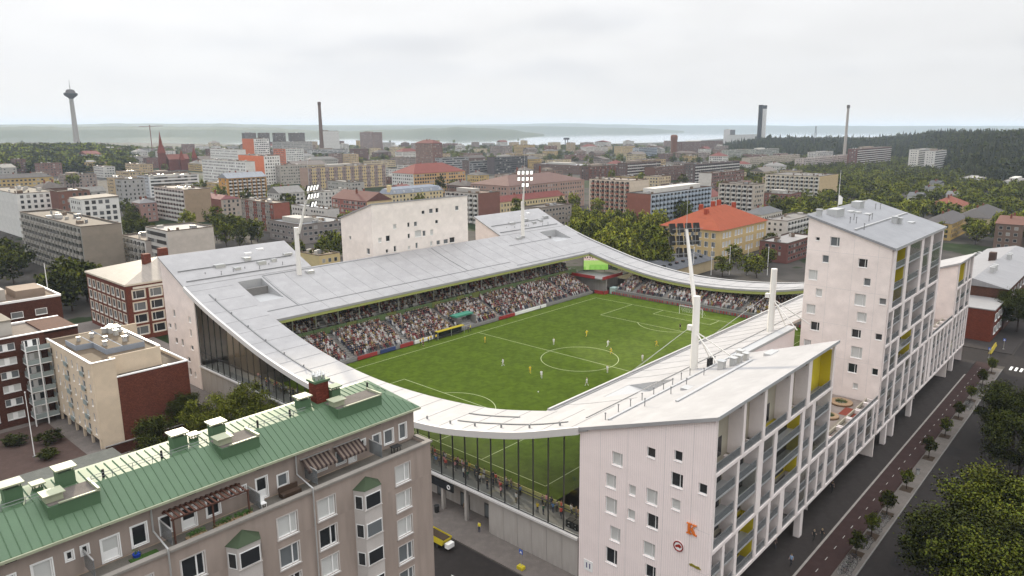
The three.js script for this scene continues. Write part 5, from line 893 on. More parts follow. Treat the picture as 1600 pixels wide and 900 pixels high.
const FILL = [
["city_building","tall dusty brick flat-roofed block left of large low brick hall","winUV","flat",1011.1,1031.6,855.7,872.8,22,"7d5348","7d5348","82766c"],
["city_building","mid-height dark brick flat-roofed block right of white apartment block","winUV","flat",237.9,252.0,1293.6,1312.8,16,"6a453c","6a453c","6f665f"],
["city_house","tall dusty brick hip-roofed house beyond white apartment block","winUV","hip",257.7,275.4,1494.4,1510.6,19,"7d5348","7d5348","82766c"],
["city_house","low brown gabled house in front of row of white lakeside houses","winUV","gableu",1009.0,1042.7,742.5,757.8,10,"8a6f62","8a6f62","7b6c62"],
["city_house","mid-height pale grey gabled house right of blue-white balcony block","winUV","gableu",1142.8,1156.2,675.9,697.6,16,"a9a6a0","a9a6a0","98948e"],
["city_building","mid-height mauve grey flat-roofed block beyond dark apartment block","winUV","flat",1085.4,1100.2,546.1,562.5,13,"97887f","97887f","81766e"],
["city_building","low white flat-roofed block beyond low grey glass office","winUV","flat",1019.0,1034.1,1126.3,1147.5,10,"d3d0ca","d3d0ca","8f4a40"],
["city_building","mid-height pale grey flat-roofed block right of long dusty brown institution","winUV","flat",380.0,402.9,341.1,356.0,13,"a9a6a0","a9a6a0","98948e"],
["city_building","mid-height pale grey flat-roofed block left of white and orange apartment house","winUV","flat",403.1,418.3,531.5,564.5,13,"a9a6a0","a9a6a0","98948e"],
["city_house","tall white hip-roofed house left of long brick church hall","winUV","hip",358.1,375.9,1205.8,1228.8,19,"cfccc6","cfccc6","a8a4a0"],
["city_building","tall dark brick flat-roofed block beyond white apartment block","winUV","flat",141.2,153.3,1016.3,1034.4,19,"6a453c","6a453c","6f665f"],
["city_house","tall white hip-roofed house beyond dark apartment block","winUV","hip",825.2,843.3,382.0,403.3,19,"d3d0ca","d3d0ca","8f4a40"],
["city_building","nearest mid-height dusty brick flat-roofed block right of white apartment block","winUV","flat",146.1,171.1,941.6,954.6,16,"7d5348","7d5348","82766c"],
["city_building","nearest low white flat-roofed block left of white and orange apartment house","winUV","flat",449.9,462.5,654.2,676.7,7,"cfccc6","cfccc6","a8a4a0"],
["city_building","low dusty brick flat-roofed block left of white apartment block","winUV","flat",222.4,256.2,1446.3,1462.0,10,"7d5348","7d5348","82766c"],
["city_building","low brown flat-roofed block right of white apartment block","winUV","flat",117.9,130.7,844.1,866.8,10,"8a6f62","8a6f62","7b6c62"],
["city_building","tall sandy flat-roofed block beyond dark brick block","winUV","flat",301.4,339.8,1393.0,1407.6,22,"b9a27c","b9a27c","8c8178"],
["city_house","mid-height brown gabled house left of small orange","winUV","gableu",584.4,607.9,1173.8,1189.8,13,"8a6f62","8a6f62","7b6c62"],
["city_building","low brown flat-roofed block beyond long brick church hall","winUV","flat",675.4,697.9,1877.4,1892.9,10,"8a6f62","8a6f62","7b6c62"],
["city_house","mid-height cream gabled house right of row of white lakeside houses","winUV","gableu",1331.6,1350.8,942.2,956.3,13,"cbb996","cbb996","9a8f85"],
["city_building","mid-height cream flat-roofed block left of white apartment block","winUV","flat",223.7,257.6,1583.3,1603.1,13,"cbb996","cbb996","9a8f85"],
["city_building","low cream flat-roofed block right of long beige","winUV","flat",528.3,573.0,797.8,816.7,10,"cbb996","cbb996","9a8f85"],
["city_house","mid-height yellow hip-roofed house right of charcoal glass office","winUV","hip",620.2,646.9,567.6,584.5,16,"c2a56a","c2a56a","7a7570"],
["city_building","tall cream flat-roofed block left of brown tower block","winUV","flat",756.8,779.1,1029.3,1048.7,22,"cbb996","cbb996","9a8f85"],
["city_building","mid-height yellow flat-roofed block left of plain grey office slab","winUV","flat",215.8,242.6,1002.9,1015.0,13,"c2a56a","c2a56a","7a7570"],
["city_house","tall mauve grey gabled house left of tallest orange","winUV","gableu",632.5,645.2,1371.5,1392.7,22,"97887f","97887f","81766e"],
["city_building","mid-height brown flat-roofed block beyond dark office","winUV","flat",730.4,747.9,785.2,824.7,16,"8a6f62","8a6f62","7b6c62"],
["city_building","tall white flat-roofed block right of long white office","winUV","flat",908.2,926.3,1427.2,1442.1,19,"d3d0ca","d3d0ca","8f4a40"],
["city_house","tall yellow hip-roofed house beyond white apartment block","winUV","hip",27.4,67.1,606.6,618.9,19,"c2a56a","c2a56a","7a7570"],
["city_building","low brown flat-roofed block beyond white office","winUV","flat",199.1,236.8,742.1,756.0,10,"8a6f62","8a6f62","7b6c62"],
["city_building","mid-height brown flat-roofed block left of large low brick hall","winUV","flat",472.1,499.2,409.3,426.3,13,"8a6f62","8a6f62","7b6c62"],
["city_building","mid-height brown flat-roofed block left of white apartment block","winUV","flat",361.0,379.3,1993.5,2021.7,16,"8a6f62","8a6f62","7b6c62"],
["city_house","mid-height sandy gabled house beyond orange lower step","winUV","gableu",320.7,359.5,755.6,774.9,13,"b9a27c","b9a27c","8c8178"],
["city_house","tall cream hip-roofed house left of set back upper storeys","winUV","hip",764.2,788.2,1803.0,1817.9,19,"cbb996","cbb996","9a8f85"],
["city_house","low white gabled house left of cream house","winUV","gableu",242.3,254.8,364.1,392.0,10,"d3d0ca","d3d0ca","8f4a40"],
["city_building","tall sandy flat-roofed block beyond long beige","winUV","flat",526.1,540.4,845.4,865.1,19,"b9a27c","b9a27c","8c8178"],
["city_building","mid-height dusty brick flat-roofed block beyond white office block","winUV","flat",379.3,403.3,922.6,941.5,16,"7d5348","7d5348","82766c"],
["city_building","nearest mid-height sandy flat-roofed block beyond plain grey office slab","winUV","flat",108.2,152.9,594.2,609.2,16,"b9a27c","b9a27c","8c8178"],
["city_building","nearest tall dark brick flat-roofed block right of long white office","winUV","flat",628.8,658.5,981.8,994.5,22,"6a453c","6a453c","6f665f"],
["city_building","tall sandy flat-roofed block beyond charcoal glass office","winUV","flat",708.0,727.4,676.8,693.6,19,"b9a27c","b9a27c","8c8178"],
["city_building","mid-height dusty brick flat-roofed block right of brown tower block","winUV","flat",1284.9,1326.6,1467.6,1486.2,13,"7d5348","7d5348","82766c"],
["city_building","tall white flat-roofed block beyond long brick church hall","winUV","flat",394.4,422.1,1209.1,1222.4,19,"d3d0ca","d3d0ca","8f4a40"],
["city_house","tall white gabled house left of plain grey office slab","winUV","gableu",259.3,279.0,1127.7,1165.1,19,"d3d0ca","d3d0ca","8f4a40"],
["city_house","mid-height cream gabled house beyond dark brick apartments","winUV","gableu",868.2,905.8,561.4,574.8,16,"cbb996","cbb996","9a8f85"],
["city_house","low mauve grey hip-roofed house beyond long dusty brown institution","winUV","hip",538.3,554.3,500.7,518.1,7,"97887f","97887f","81766e"],
["city_building","tall brown flat-roofed block left of long brick church hall","winUV","flat",357.7,397.5,1349.8,1366.8,22,"8a6f62","8a6f62","7b6c62"],
["city_building","mid-height sandy flat-roofed block left of long brick church hall","winUV","flat",218.0,233.4,828.0,870.4,16,"b9a27c","b9a27c","8c8178"],
["city_house","tall white hip-roofed house left of brown tower block","winUV","hip",646.8,684.3,873.0,892.2,19,"d3d0ca","d3d0ca","8f4a40"],
["city_building","tall yellow flat-roofed block right of charcoal glass office","winUV","flat",1034.3,1053.4,935.5,978.7,22,"c2a56a","c2a56a","7a7570"],
["city_building","tall dusty brick flat-roofed block right of long brick church hall","winUV","flat",585.1,608.5,1549.1,1562.6,22,"7d5348","7d5348","82766c"],
["city_building","low dusty brick flat-roofed block beyond large low brick hall","winUV","flat",901.9,946.2,718.5,731.4,10,"7d5348","7d5348","82766c"],
["city_house","mid-height dark brick hip-roofed house left of dark brick block","winUV","hip",32.4,49.6,514.6,535.5,16,"6a453c","6a453c","6f665f"],
["city_building","tall brown flat-roofed block right of grey panel apartment slab","winUV","flat",785.8,801.7,1375.0,1395.5,19,"8a6f62","8a6f62","7b6c62"],
["city_building","mid-height sandy flat-roofed block beyond charcoal glass office","winUV","flat",1421.5,1450.4,1344.0,1356.5,16,"b9a27c","b9a27c","8c8178"],
["city_building","mid-height dark brick flat-roofed block right of long brick church hall","winUV","flat",413.7,433.5,1182.7,1197.8,13,"6a453c","6a453c","6f665f"],
["city_building","mid-height mauve grey flat-roofed block left of long dusty brown institution","winUV","flat",395.3,423.1,396.9,413.2,13,"97887f","97887f","81766e"],
["city_building","low mauve grey flat-roofed block left of white and orange apartment house","winUV","flat",617.9,660.0,851.1,867.8,10,"97887f","97887f","81766e"],
["city_building","mid-height mauve grey flat-roofed block beyond dark brick block","winUV","flat",107.7,136.7,721.2,737.3,13,"97887f","97887f","81766e"],
["city_house","low mauve grey gabled house beyond dark brick block","winUV","gableu",803.3,818.3,572.4,604.7,10,"97887f","97887f","81766e"],
["city_house","low white hip-roofed house in front of cream panel apartment block","winUV","hip",790.0,805.3,280.2,305.1,10,"cfccc6","cfccc6","a8a4a0"],
["city_building","tall sandy flat-roofed block right of dark brick apartments","winUV","flat",650.2,691.7,394.6,414.0,19,"b9a27c","b9a27c","8c8178"],
["city_building","tall mauve grey flat-roofed block beyond charcoal glass office","winUV","flat",921.4,941.0,896.6,939.6,22,"97887f","97887f","81766e"],
["city_house","low yellow gabled house right of longer grey-green slab block","winUV","gableu",1466.8,1503.9,581.0,598.0,10,"c2a56a","c2a56a","7a7570"],
["city_building","mid-height cream flat-roofed block right of charcoal glass office","winUV","flat",817.7,862.7,740.7,757.5,13,"cbb996","cbb996","9a8f85"],
["city_house","mid-height sandy gabled house left of white office block","winUV","gableu",352.9,386.6,965.6,984.4,13,"b9a27c","b9a27c","8c8178"],
["city_building","low yellow flat-roofed block left of ochre yellow apartment building","winUV","flat",176.4,189.4,537.5,569.8,10,"c2a56a","c2a56a","7a7570"],
["city_building","mid-height dusty brick flat-roofed block left of white apartment block","winUV","flat",184.0,206.4,1401.5,1415.7,13,"7d5348","7d5348","82766c"],
["city_building","mid-height dark brick flat-roofed block left of white apartment block","winUV","flat",79.5,93.4,922.3,956.4,13,"6a453c","6a453c","6f665f"],
["city_building","tall cream flat-roofed block in front of tall plain brown tower block","winUV","flat",738.4,753.8,1072.7,1088.1,19,"cbb996","cbb996","9a8f85"],
["city_building","tall cream flat-roofed block right of charcoal glass office","winUV","flat",1404.2,1419.9,1283.0,1295.8,22,"cbb996","cbb996","9a8f85"],
["city_house","mid-height cream gabled house right of grey apartment slab","winUV","gableu",321.3,363.4,662.1,680.6,16,"cbb996","cbb996","9a8f85"],
["city_building","low white flat-roofed block left of long old brick factory","winUV","flat",1338.7,1376.0,747.4,760.1,10,"cfccc6","cfccc6","a8a4a0"],
["city_building","mid-height pale grey flat-roofed block beyond set back upper storeys","winUV","flat",743.3,762.2,1653.4,1672.1,13,"a9a6a0","a9a6a0","98948e"],
["city_building","low dusty brick flat-roofed block right of cream panel apartment block","winUV","flat",1205.8,1240.1,455.6,470.7,10,"7d5348","7d5348","82766c"],
["city_building","second nearest mid-height dusty brick flat-roofed block right of white apartment block","winUV","flat",419.2,454.1,1934.8,1954.4,16,"7d5348","7d5348","82766c"],
["city_building","low cream flat-roofed block beyond orange lower step","winUV","flat",815.7,830.9,1621.5,1638.7,10,"cbb996","cbb996","9a8f85"],
["city_house","mid-height dark brick gabled house beyond dark office","winUV","gableu",636.5,678.0,708.9,724.1,13,"6a453c","6a453c","6f665f"],
["city_building","tall white flat-roofed block right of tall plain brown tower block","winUV","flat",1077.5,1089.9,1455.5,1494.1,19,"cfccc6","cfccc6","a8a4a0"],
["city_house","low white hip-roofed house right of small orange","winUV","hip",562.2,593.7,1051.9,1067.6,10,"cfccc6","cfccc6","a8a4a0"],
["city_building","low sandy flat-roofed block right of brick ended apartment block","winUV","flat",417.8,454.2,202.8,218.6,7,"b9a27c","b9a27c","8c8178"],
["city_building","tall dark brick flat-roofed block left of set back upper storeys","winUV","flat",510.6,526.7,1254.3,1287.7,19,"6a453c","6a453c","6f665f"],
["city_building","mid-height sandy flat-roofed block left of low grey glass office","winUV","flat",675.9,706.5,820.8,839.8,16,"b9a27c","b9a27c","8c8178"],
["city_house","tall dark brick hip-roofed house beyond sandy yellow block","winUV","hip",1196.2,1226.6,793.9,808.3,19,"6a453c","6a453c","6f665f"],
["city_building","mid-height white flat-roofed block left of red walled house","winUV","flat",170.0,198.4,368.3,381.9,13,"cfccc6","cfccc6","a8a4a0"],
["city_house","low white hip-roofed house right of dark brick block","winUV","hip",694.7,717.5,475.0,490.7,10,"d3d0ca","d3d0ca","8f4a40"],
["city_building","tall brown flat-roofed block right of blue-white balcony block","winUV","flat",1630.6,1642.8,930.8,967.1,22,"8a6f62","8a6f62","7b6c62"],
["city_building","tall mauve grey flat-roofed block left of brown tower block","winUV","flat",983.0,1002.2,1246.8,1260.4,22,"97887f","97887f","81766e"],
["city_building","mid-height mauve grey flat-roofed block left of long brick church hall","winUV","flat",550.7,566.8,1752.6,1795.6,16,"97887f","97887f","81766e"],
["city_building","low brown flat-roofed block beyond white and orange apartment house","winUV","flat",494.5,512.5,623.0,641.4,10,"8a6f62","8a6f62","7b6c62"],
["city_house","tall white gabled house beyond charcoal glass office","winUV","gableu",1232.0,1257.8,1207.6,1222.3,22,"d3d0ca","d3d0ca","8f4a40"],
["city_building","mid-height cream flat-roofed block left of white and peach apartment block","winUV","flat",645.8,663.0,204.4,222.1,13,"cbb996","cbb996","9a8f85"],
["city_building","tall cream flat-roofed block left of white apartment block","winUV","flat",262.0,275.3,1774.3,1812.3,19,"cbb996","cbb996","9a8f85"],
["city_house","tall white gabled house beyond row of white lakeside houses","winUV","gableu",1508.7,1523.7,1068.7,1113.9,19,"d3d0ca","d3d0ca","8f4a40"],
["city_building","mid-height sandy flat-roofed block left of white apartment block","winUV","flat",165.6,179.4,1261.3,1279.8,13,"b9a27c","b9a27c","8c8178"],
["city_house","mid-height yellow hip-roofed house in front of dark office","winUV","hip",373.4,387.0,413.3,429.6,13,"c2a56a","c2a56a","7a7570"],
["city_house","mid-height white hip-roofed house beyond row of white lakeside houses","winUV","hip",1186.3,1224.4,894.0,913.8,16,"d3d0ca","d3d0ca","8f4a40"],
["city_house","low yellow hip-roofed house left of white office block","winUV","hip",325.2,341.3,901.1,942.5,10,"c2a56a","c2a56a","7a7570"],
["city_building","mid-height white flat-roofed block left of dark brick block","winUV","flat",201.6,245.3,1120.9,1136.1,13,"d3d0ca","d3d0ca","8f4a40"],
["city_building","mid-height brown flat-roofed block right of blue-white balcony block","winUV","flat",1335.3,1377.9,814.9,833.3,16,"8a6f62","8a6f62","7b6c62"],
["city_building","tall cream flat-roofed block left of row of white lakeside houses","winUV","flat",1373.1,1406.0,1151.4,1167.7,19,"cbb996","cbb996","9a8f85"],
["city_house","low pale grey gabled house beyond white apartment wing","winUV","gableu",65.4,82.0,536.6,550.3,10,"a9a6a0","a9a6a0","98948e"],
["city_building","low dusty brick flat-roofed block left of longer grey-green slab block","winUV","flat",1138.1,1154.5,460.2,500.1,10,"7d5348","7d5348","82766c"],
["city_building","low white flat-roofed block beyond light beige apartment block","winUV","flat",502.2,519.2,189.0,203.1,10,"d3d0ca","d3d0ca","8f4a40"],
["city_building","mid-height dark brick flat-roofed block beyond low brick building","winUV","flat",987.6,1016.3,575.3,587.8,13,"6a453c","6a453c","6f665f"],
["city_house","mid-height pale grey hip-roofed house in front of long white office","winUV","hip",416.9,460.2,781.1,795.2,16,"a9a6a0","a9a6a0","98948e"],
["city_building","low sandy flat-roofed block right of long beige","winUV","flat",445.8,477.1,723.8,739.2,10,"b9a27c","b9a27c","8c8178"],
["city_building","low cream flat-roofed block beyond dark office","winUV","flat",1054.4,1084.5,1110.4,1125.1,10,"cbb996","cbb996","9a8f85"],
["city_building","tall yellow flat-roofed block beyond brown tower block","winUV","flat",1248.9,1276.0,1491.0,1509.2,22,"c2a56a","c2a56a","7a7570"],
["city_building","mid-height sandy flat-roofed block left of long old brick factory","winUV","flat",1483.8,1508.8,831.4,845.2,13,"b9a27c","b9a27c","8c8178"],
["city_building","low yellow flat-roofed block beyond cream apartment block","winUV","flat",527.2,545.4,340.7,359.0,7,"c2a56a","c2a56a","7a7570"],
["city_building","tall sandy flat-roofed block left of row of white lakeside houses","winUV","flat",1269.1,1285.4,1006.4,1021.9,22,"b9a27c","b9a27c","8c8178"],
["city_house","mid-height dark brick hip-roofed house right of tall plain brown tower block","winUV","hip",705.8,737.6,1019.8,1036.1,13,"6a453c","6a453c","6f665f"],
["city_house","low white hip-roofed house right of brick apartment block","winUV","hip",804.1,817.7,334.9,368.6,10,"d3d0ca","d3d0ca","8f4a40"],
["city_building","low yellow flat-roofed block left of dark apartment block","winUV","flat",1011.7,1029.8,534.7,553.2,10,"c2a56a","c2a56a","7a7570"],
["city_building","second nearest mid-height sandy flat-roofed block beyond plain grey office slab","winUV","flat",170.0,182.4,728.8,763.7,13,"b9a27c","b9a27c","8c8178"],
["city_building","low dark brick flat-roofed block left of cream house","winUV","flat",355.6,394.4,532.3,546.2,7,"6a453c","6a453c","6f665f"],
["city_building","tall mauve grey flat-roofed block beyond dark office","winUV","flat",1265.9,1283.7,1337.8,1350.2,19,"97887f","97887f","81766e"],
["city_building","tall mauve grey flat-roofed block beyond row of white lakeside houses","winUV","flat",1297.4,1335.6,988.3,1001.1,22,"97887f","97887f","81766e"],
["city_house","mid-height dark brick hip-roofed house left of brick apartment block","winUV","hip",274.0,288.0,326.2,349.9,13,"6a453c","6a453c","6f665f"],
["city_house","low brown hip-roofed house left of long old brick factory","winUV","hip",1141.3,1153.5,600.6,643.2,10,"8a6f62","8a6f62","7b6c62"],
["city_house","low dark brick gabled house right of red walled house","winUV","gableu",175.8,207.6,325.9,343.2,7,"6a453c","6a453c","6f665f"],
["city_building","tall dark brick flat-roofed block left of plain grey office slab","winUV","flat",464.7,477.0,1823.5,1849.9,19,"6a453c","6a453c","6f665f"],
["city_building","tall dark brick flat-roofed block right of tallest orange","winUV","flat",903.8,921.2,1764.8,1790.1,19,"6a453c","6a453c","6f665f"],
["city_building","mid-height white flat-roofed block left of plain grey office slab","winUV","flat",190.7,203.7,863.0,894.2,13,"cfccc6","cfccc6","a8a4a0"],
["city_building","low white flat-roofed block left of orange lower step","winUV","flat",538.8,552.1,1203.9,1220.2,10,"d3d0ca","d3d0ca","8f4a40"],
["city_building","tall dusty brick flat-roofed block beyond set back upper storeys","winUV","flat",418.7,456.9,1068.1,1080.8,19,"7d5348","7d5348","82766c"],
["city_house","mid-height white gabled house right of brick apartment block","winUV","gableu",141.1,161.1,379.4,396.2,13,"cfccc6","cfccc6","a8a4a0"],
["city_building","mid-height pale grey flat-roofed block in front of long beige","winUV","flat",213.1,225.9,396.0,428.8,16,"a9a6a0","a9a6a0","98948e"],
["city_building","low pale grey flat-roofed block left of long brick church hall","winUV","flat",559.4,604.6,1710.4,1726.6,10,"a9a6a0","a9a6a0","98948e"],
["city_building","low white flat-roofed block left of small white block","winUV","flat",1457.2,1485.7,510.1,526.4,10,"d3d0ca","d3d0ca","8f4a40"],
["city_building","tall yellow flat-roofed block beyond tall plain brown tower block","winUV","flat",1113.2,1149.6,1645.3,1661.7,22,"c2a56a","c2a56a","7a7570"],
["city_house","mid-height yellow hip-roofed house left of large low brick hall","winUV","hip",970.7,1000.3,827.7,842.5,13,"c2a56a","c2a56a","7a7570"],
["city_house","low sandy hip-roofed house left of old building","winUV","hip",130.7,144.8,485.9,504.6,7,"b9a27c","b9a27c","8c8178"],
["city_building","tall white flat-roofed block beyond sandy yellow block","winUV","flat",1517.1,1544.2,1007.2,1024.8,22,"cfccc6","cfccc6","a8a4a0"],
["city_building","tall sandy flat-roofed block right of grey panel apartment slab","winUV","flat",930.6,957.1,1610.8,1625.7,22,"b9a27c","b9a27c","8c8178"],
["city_building","low mauve grey flat-roofed block beyond blue-white balcony block","winUV","flat",1666.1,1688.8,1031.6,1047.5,10,"97887f","97887f","81766e"],
["city_house","low cream gabled house left of low white house","winUV","gableu",704.2,742.7,266.3,284.3,7,"cbb996","cbb996","9a8f85"],
["city_building","mid-height brown flat-roofed block left of short grey-green slab block","winUV","flat",1174.0,1199.5,560.5,579.8,16,"8a6f62","8a6f62","7b6c62"],
["city_building","low sandy flat-roofed block beyond low white house","winUV","flat",577.3,603.5,194.7,211.8,10,"b9a27c","b9a27c","8c8178"],
["city_building","mid-height pale grey flat-roofed block left of long brick church hall","winUV","flat",294.8,328.5,1078.7,1095.6,16,"a9a6a0","a9a6a0","98948e"],
["city_house","tall mauve grey hip-roofed house left of long brick church hall","winUV","hip",492.2,511.1,1791.8,1809.7,19,"97887f","97887f","81766e"],
["city_house","mid-height pale grey gabled house left of white apartment block","winUV","gableu",91.6,104.8,863.1,901.9,16,"a9a6a0","a9a6a0","98948e"],
["city_house","tall mauve grey gabled house right of charcoal glass office","winUV","gableu",883.4,909.5,803.9,816.1,19,"97887f","97887f","81766e"],
["city_building","low mauve grey flat-roofed block right of low brick building","winUV","flat",786.1,799.2,392.9,438.4,10,"97887f","97887f","81766e"],
["city_house","mid-height brown hip-roofed house left of row of white lakeside houses","winUV","hip",993.1,1007.8,762.3,781.1,13,"8a6f62","8a6f62","7b6c62"],
["city_building","low dusty brick flat-roofed block right of light beige apartment block","winUV","flat",430.1,446.0,141.8,167.2,7,"7d5348","7d5348","82766c"],
["city_building","low yellow flat-roofed block right of grey apartment slab","winUV","flat",309.7,329.4,629.0,651.5,10,"c2a56a","c2a56a","7a7570"],
["city_house","mid-height dark brick hip-roofed house left of brown tower block","winUV","hip",1157.4,1177.2,1503.9,1516.5,16,"6a453c","6a453c","6f665f"],
["city_building","mid-height brown flat-roofed block in front of long white office","winUV","flat",564.7,581.5,948.4,962.8,16,"8a6f62","8a6f62","7b6c62"],
["city_building","mid-height cream flat-roofed block beyond large low brick hall","winUV","flat",676.6,716.9,569.9,585.1,13,"cbb996","cbb996","9a8f85"],
["city_building","low cream flat-roofed block right of brick apartment block","winUV","flat",625.5,642.2,259.6,275.9,10,"cbb996","cbb996","9a8f85"],
["city_house","mid-height white hip-roofed house beyond low grey glass office","winUV","hip",1065.1,1077.3,1175.5,1197.1,16,"cfccc6","cfccc6","a8a4a0"],
["city_building","second nearest mid-height white flat-roofed block left of set back upper storeys","winUV","flat",727.9,742.4,1705.5,1727.4,13,"d3d0ca","d3d0ca","8f4a40"],
["city_building","tall mauve grey flat-roofed block left of short grey-green slab block","winUV","flat",1336.5,1371.4,644.5,661.5,19,"97887f","97887f","81766e"],
["city_house","mid-height white gabled house in front of long old brick factory","winUV","gableu",1213.0,1235.1,614.8,631.9,16,"d3d0ca","d3d0ca","8f4a40"],
["city_building","mid-height brown flat-roofed block beyond long white office","winUV","flat",921.7,940.6,1533.8,1549.1,16,"8a6f62","8a6f62","7b6c62"],
["city_building","mid-height cream flat-roofed block left of brick ended apartment block","winUV","flat",468.5,490.4,267.1,284.1,13,"cbb996","cbb996","9a8f85"],
["city_building","second nearest low white flat-roofed block left of white and orange apartment house","winUV","flat",488.1,502.0,653.6,686.1,10,"d3d0ca","d3d0ca","8f4a40"],
["city_house","mid-height brown gabled house left of white apartment block","winUV","gableu",0.9,16.1,539.3,582.0,13,"8a6f62","8a6f62","7b6c62"],
["city_building","mid-height dark brick flat-roofed block beyond white apartment block","winUV","flat",366.5,379.6,1823.7,1840.9,16,"6a453c","6a453c","6f665f"],
["city_building","low cream flat-roofed block left of dark apartment block","winUV","flat",698.9,715.3,349.7,374.7,10,"cbb996","cbb996","9a8f85"],
["city_house","mid-height white gabled house left of ochre yellow apartment building","winUV","gableu",197.0,214.7,561.7,587.8,13,"cfccc6","cfccc6","a8a4a0"],
["city_building","second nearest tall dark brick flat-roofed block right of long white office","winUV","flat",1003.1,1033.3,1601.8,1617.6,22,"6a453c","6a453c","6f665f"],
["city_building","low dusty brick flat-roofed block beyond brick ended apartment block","winUV","flat",456.5,494.7,245.1,257.4,7,"7d5348","7d5348","82766c"],
["city_house","low white gabled house left of small orange","winUV","gableu",887.6,909.4,1740.4,1757.1,10,"d3d0ca","d3d0ca","8f4a40"],
["city_house","low white gabled house right of brick ended apartment block","winUV","gableu",359.0,392.5,162.3,180.2,7,"d3d0ca","d3d0ca","8f4a40"],
["city_building","tall yellow flat-roofed block right of white apartment block","winUV","flat",277.1,296.2,1432.6,1474.3,19,"c2a56a","c2a56a","7a7570"],
["city_house","low white hip-roofed house left of low brick building","winUV","hip",628.9,646.7,365.6,386.4,10,"cfccc6","cfccc6","a8a4a0"],
["city_building","nearest mid-height white flat-roofed block left of set back upper storeys","winUV","flat",690.1,715.8,1709.5,1726.3,13,"d3d0ca","d3d0ca","8f4a40"],
["city_building","low white flat-roofed block right of dark brick block","winUV","flat",609.6,627.8,412.7,431.6,10,"d3d0ca","d3d0ca","8f4a40"],
["city_building","mid-height mauve grey flat-roofed block right of small orange","winUV","flat",624.6,638.7,1148.8,1165.8,16,"97887f","97887f","81766e"],
["city_building","mid-height pale grey flat-roofed block left of charcoal glass office","winUV","flat",1393.7,1409.6,1405.9,1438.7,13,"a9a6a0","a9a6a0","98948e"]
];
function roofFaces(kind, u0, u1, v0, v1, H, rise, e = .4) { // returns MB of a pitched roof with eaves
  const b = new MB(); u0 -= e; u1 += e; v0 -= e; v1 += e; const um = (u0 + u1) / 2, vm = (v0 + v1) / 2, y = H + rise; let R;
  if (kind === 'gableu') R = [[u0, y, vm], [u1, y, vm]]; else if (kind === 'gablev') R = [[um, y, v0], [um, y, v1]];
  else { const w = Math.min(u1 - u0, v1 - v0) / 2; R = u1 - u0 > v1 - v0 ? [[u0 + w, y, vm], [u1 - w, y, vm]] : [[um, y, v0 + w], [um, y, v1 - w]]; }
  const A = [u0, H, v0], B = [u1, H, v0], C = [u1, H, v1], D = [u0, H, v1], alongU = kind === 'gableu' || (kind !== 'gablev' && u1 - u0 > v1 - v0);
  if (alongU) { b.quad(A, B, R[1], R[0], [0, 1, -1]); b.quad(D, C, R[1], R[0], [0, 1, 1]); b.tri(A, D, R[0], [-1, .2, 0]); b.tri(B, C, R[1], [1, .2, 0]); }
  else { b.quad(A, D, R[1], R[0], [-1, 1, 0]); b.quad(B, C, R[1], R[0], [1, 1, 0]); b.tri(A, B, R[0], [0, .2, -1]); b.tri(D, C, R[1], [0, .2, 1]); }
  b.quad(A, B, C, D, [0, -1, 0]);
  return b;
}
// windows of one face gathered in MBs: fr = frames, gl = glass. at = face plane, proud outwards (towards -u or -v)
function faceGrid(gl, fr, plane, at, a0, a1, y0, y1, style, sd) {
  const P = (m, x0, x1, z0, z1, d0, d1) => plane === 'u' ? m.box(at - d1, at - d0, z0, z1, x0, x1, 'r') : m.box(x0, x1, z0, z1, at - d1, at - d0, 'b');
  const W = a1 - a0, fl = Math.max(1, Math.round((y1 - y0) / 3.05)), fh = (y1 - y0) / fl;
  const dark = () => { const r = rnd(); gl.cc = r < .62 ? [.025, .027, .03] : r < .85 ? [.09, .095, .1] : [.30, .29, .27]; };
  if (style === 'rib') { for (let f = 0; f < fl; f++) { const z = y0 + f * fh + .9, n = Math.max(1, Math.round(W / 3)); P(fr, a0 + .5, a1 - .5, z - .1, z + 1.55, 0, .03); for (let k = 0; k < n; k++) { dark(); P(gl, a0 + .6 + (W - 1.2) * k / n, a0 + .55 + (W - 1.2) * (k + 1) / n, z, z + 1.45, .03, .05); } } return; }
  if (style === 'balc') {
    const n = Math.max(1, Math.round(W / 4.2)), w = W / n;
    for (let f = 0; f < fl; f++) for (let k = 0; k < n; k++) {
      const x = a0 + k * w, z = y0 + f * fh;
      gl.cc = [.03, .03, .032]; P(gl, x + w * .08, x + w * .6, z + .5, z + fh - .3, 0, .04);
      P(fr, x + w * .06, x + w * .62, z + .15, z + 1.15, .1, 1.1); P(fr, x + w * .06, x + w * .62, z + .0, z + .15, .02, 1.12);
      dark(); P(gl, x + w * .70, x + w * .92, z + .95, z + 2.35, 0, .05);
    }
    return;
  }
  const n = Math.max(1, Math.round(W / (style === 'str' ? 2.4 : 2.9))), w = W / n, ww = Math.min(1.9, w * rr(.36, .64)), wh = rr(1.15, 1.7), st = rnd() < .4 ? Math.floor(rnd() * n) : -1;
  for (let f = 0; f < fl; f++) for (let k = 0; k < n; k++) { if (rnd() < .06) continue; const q = k === st ? .45 : ww / 2, x = a0 + (k + .5) * w, z = y0 + f * fh + .85 - (k === st ? .6 : 0); P(fr, x - q - .1, x + q + .1, z - .12, z + wh + .1, 0, .04); dark(); P(gl, x - q, x + q, z, z + wh, .04, .06); }
}
let cityCount = 0;
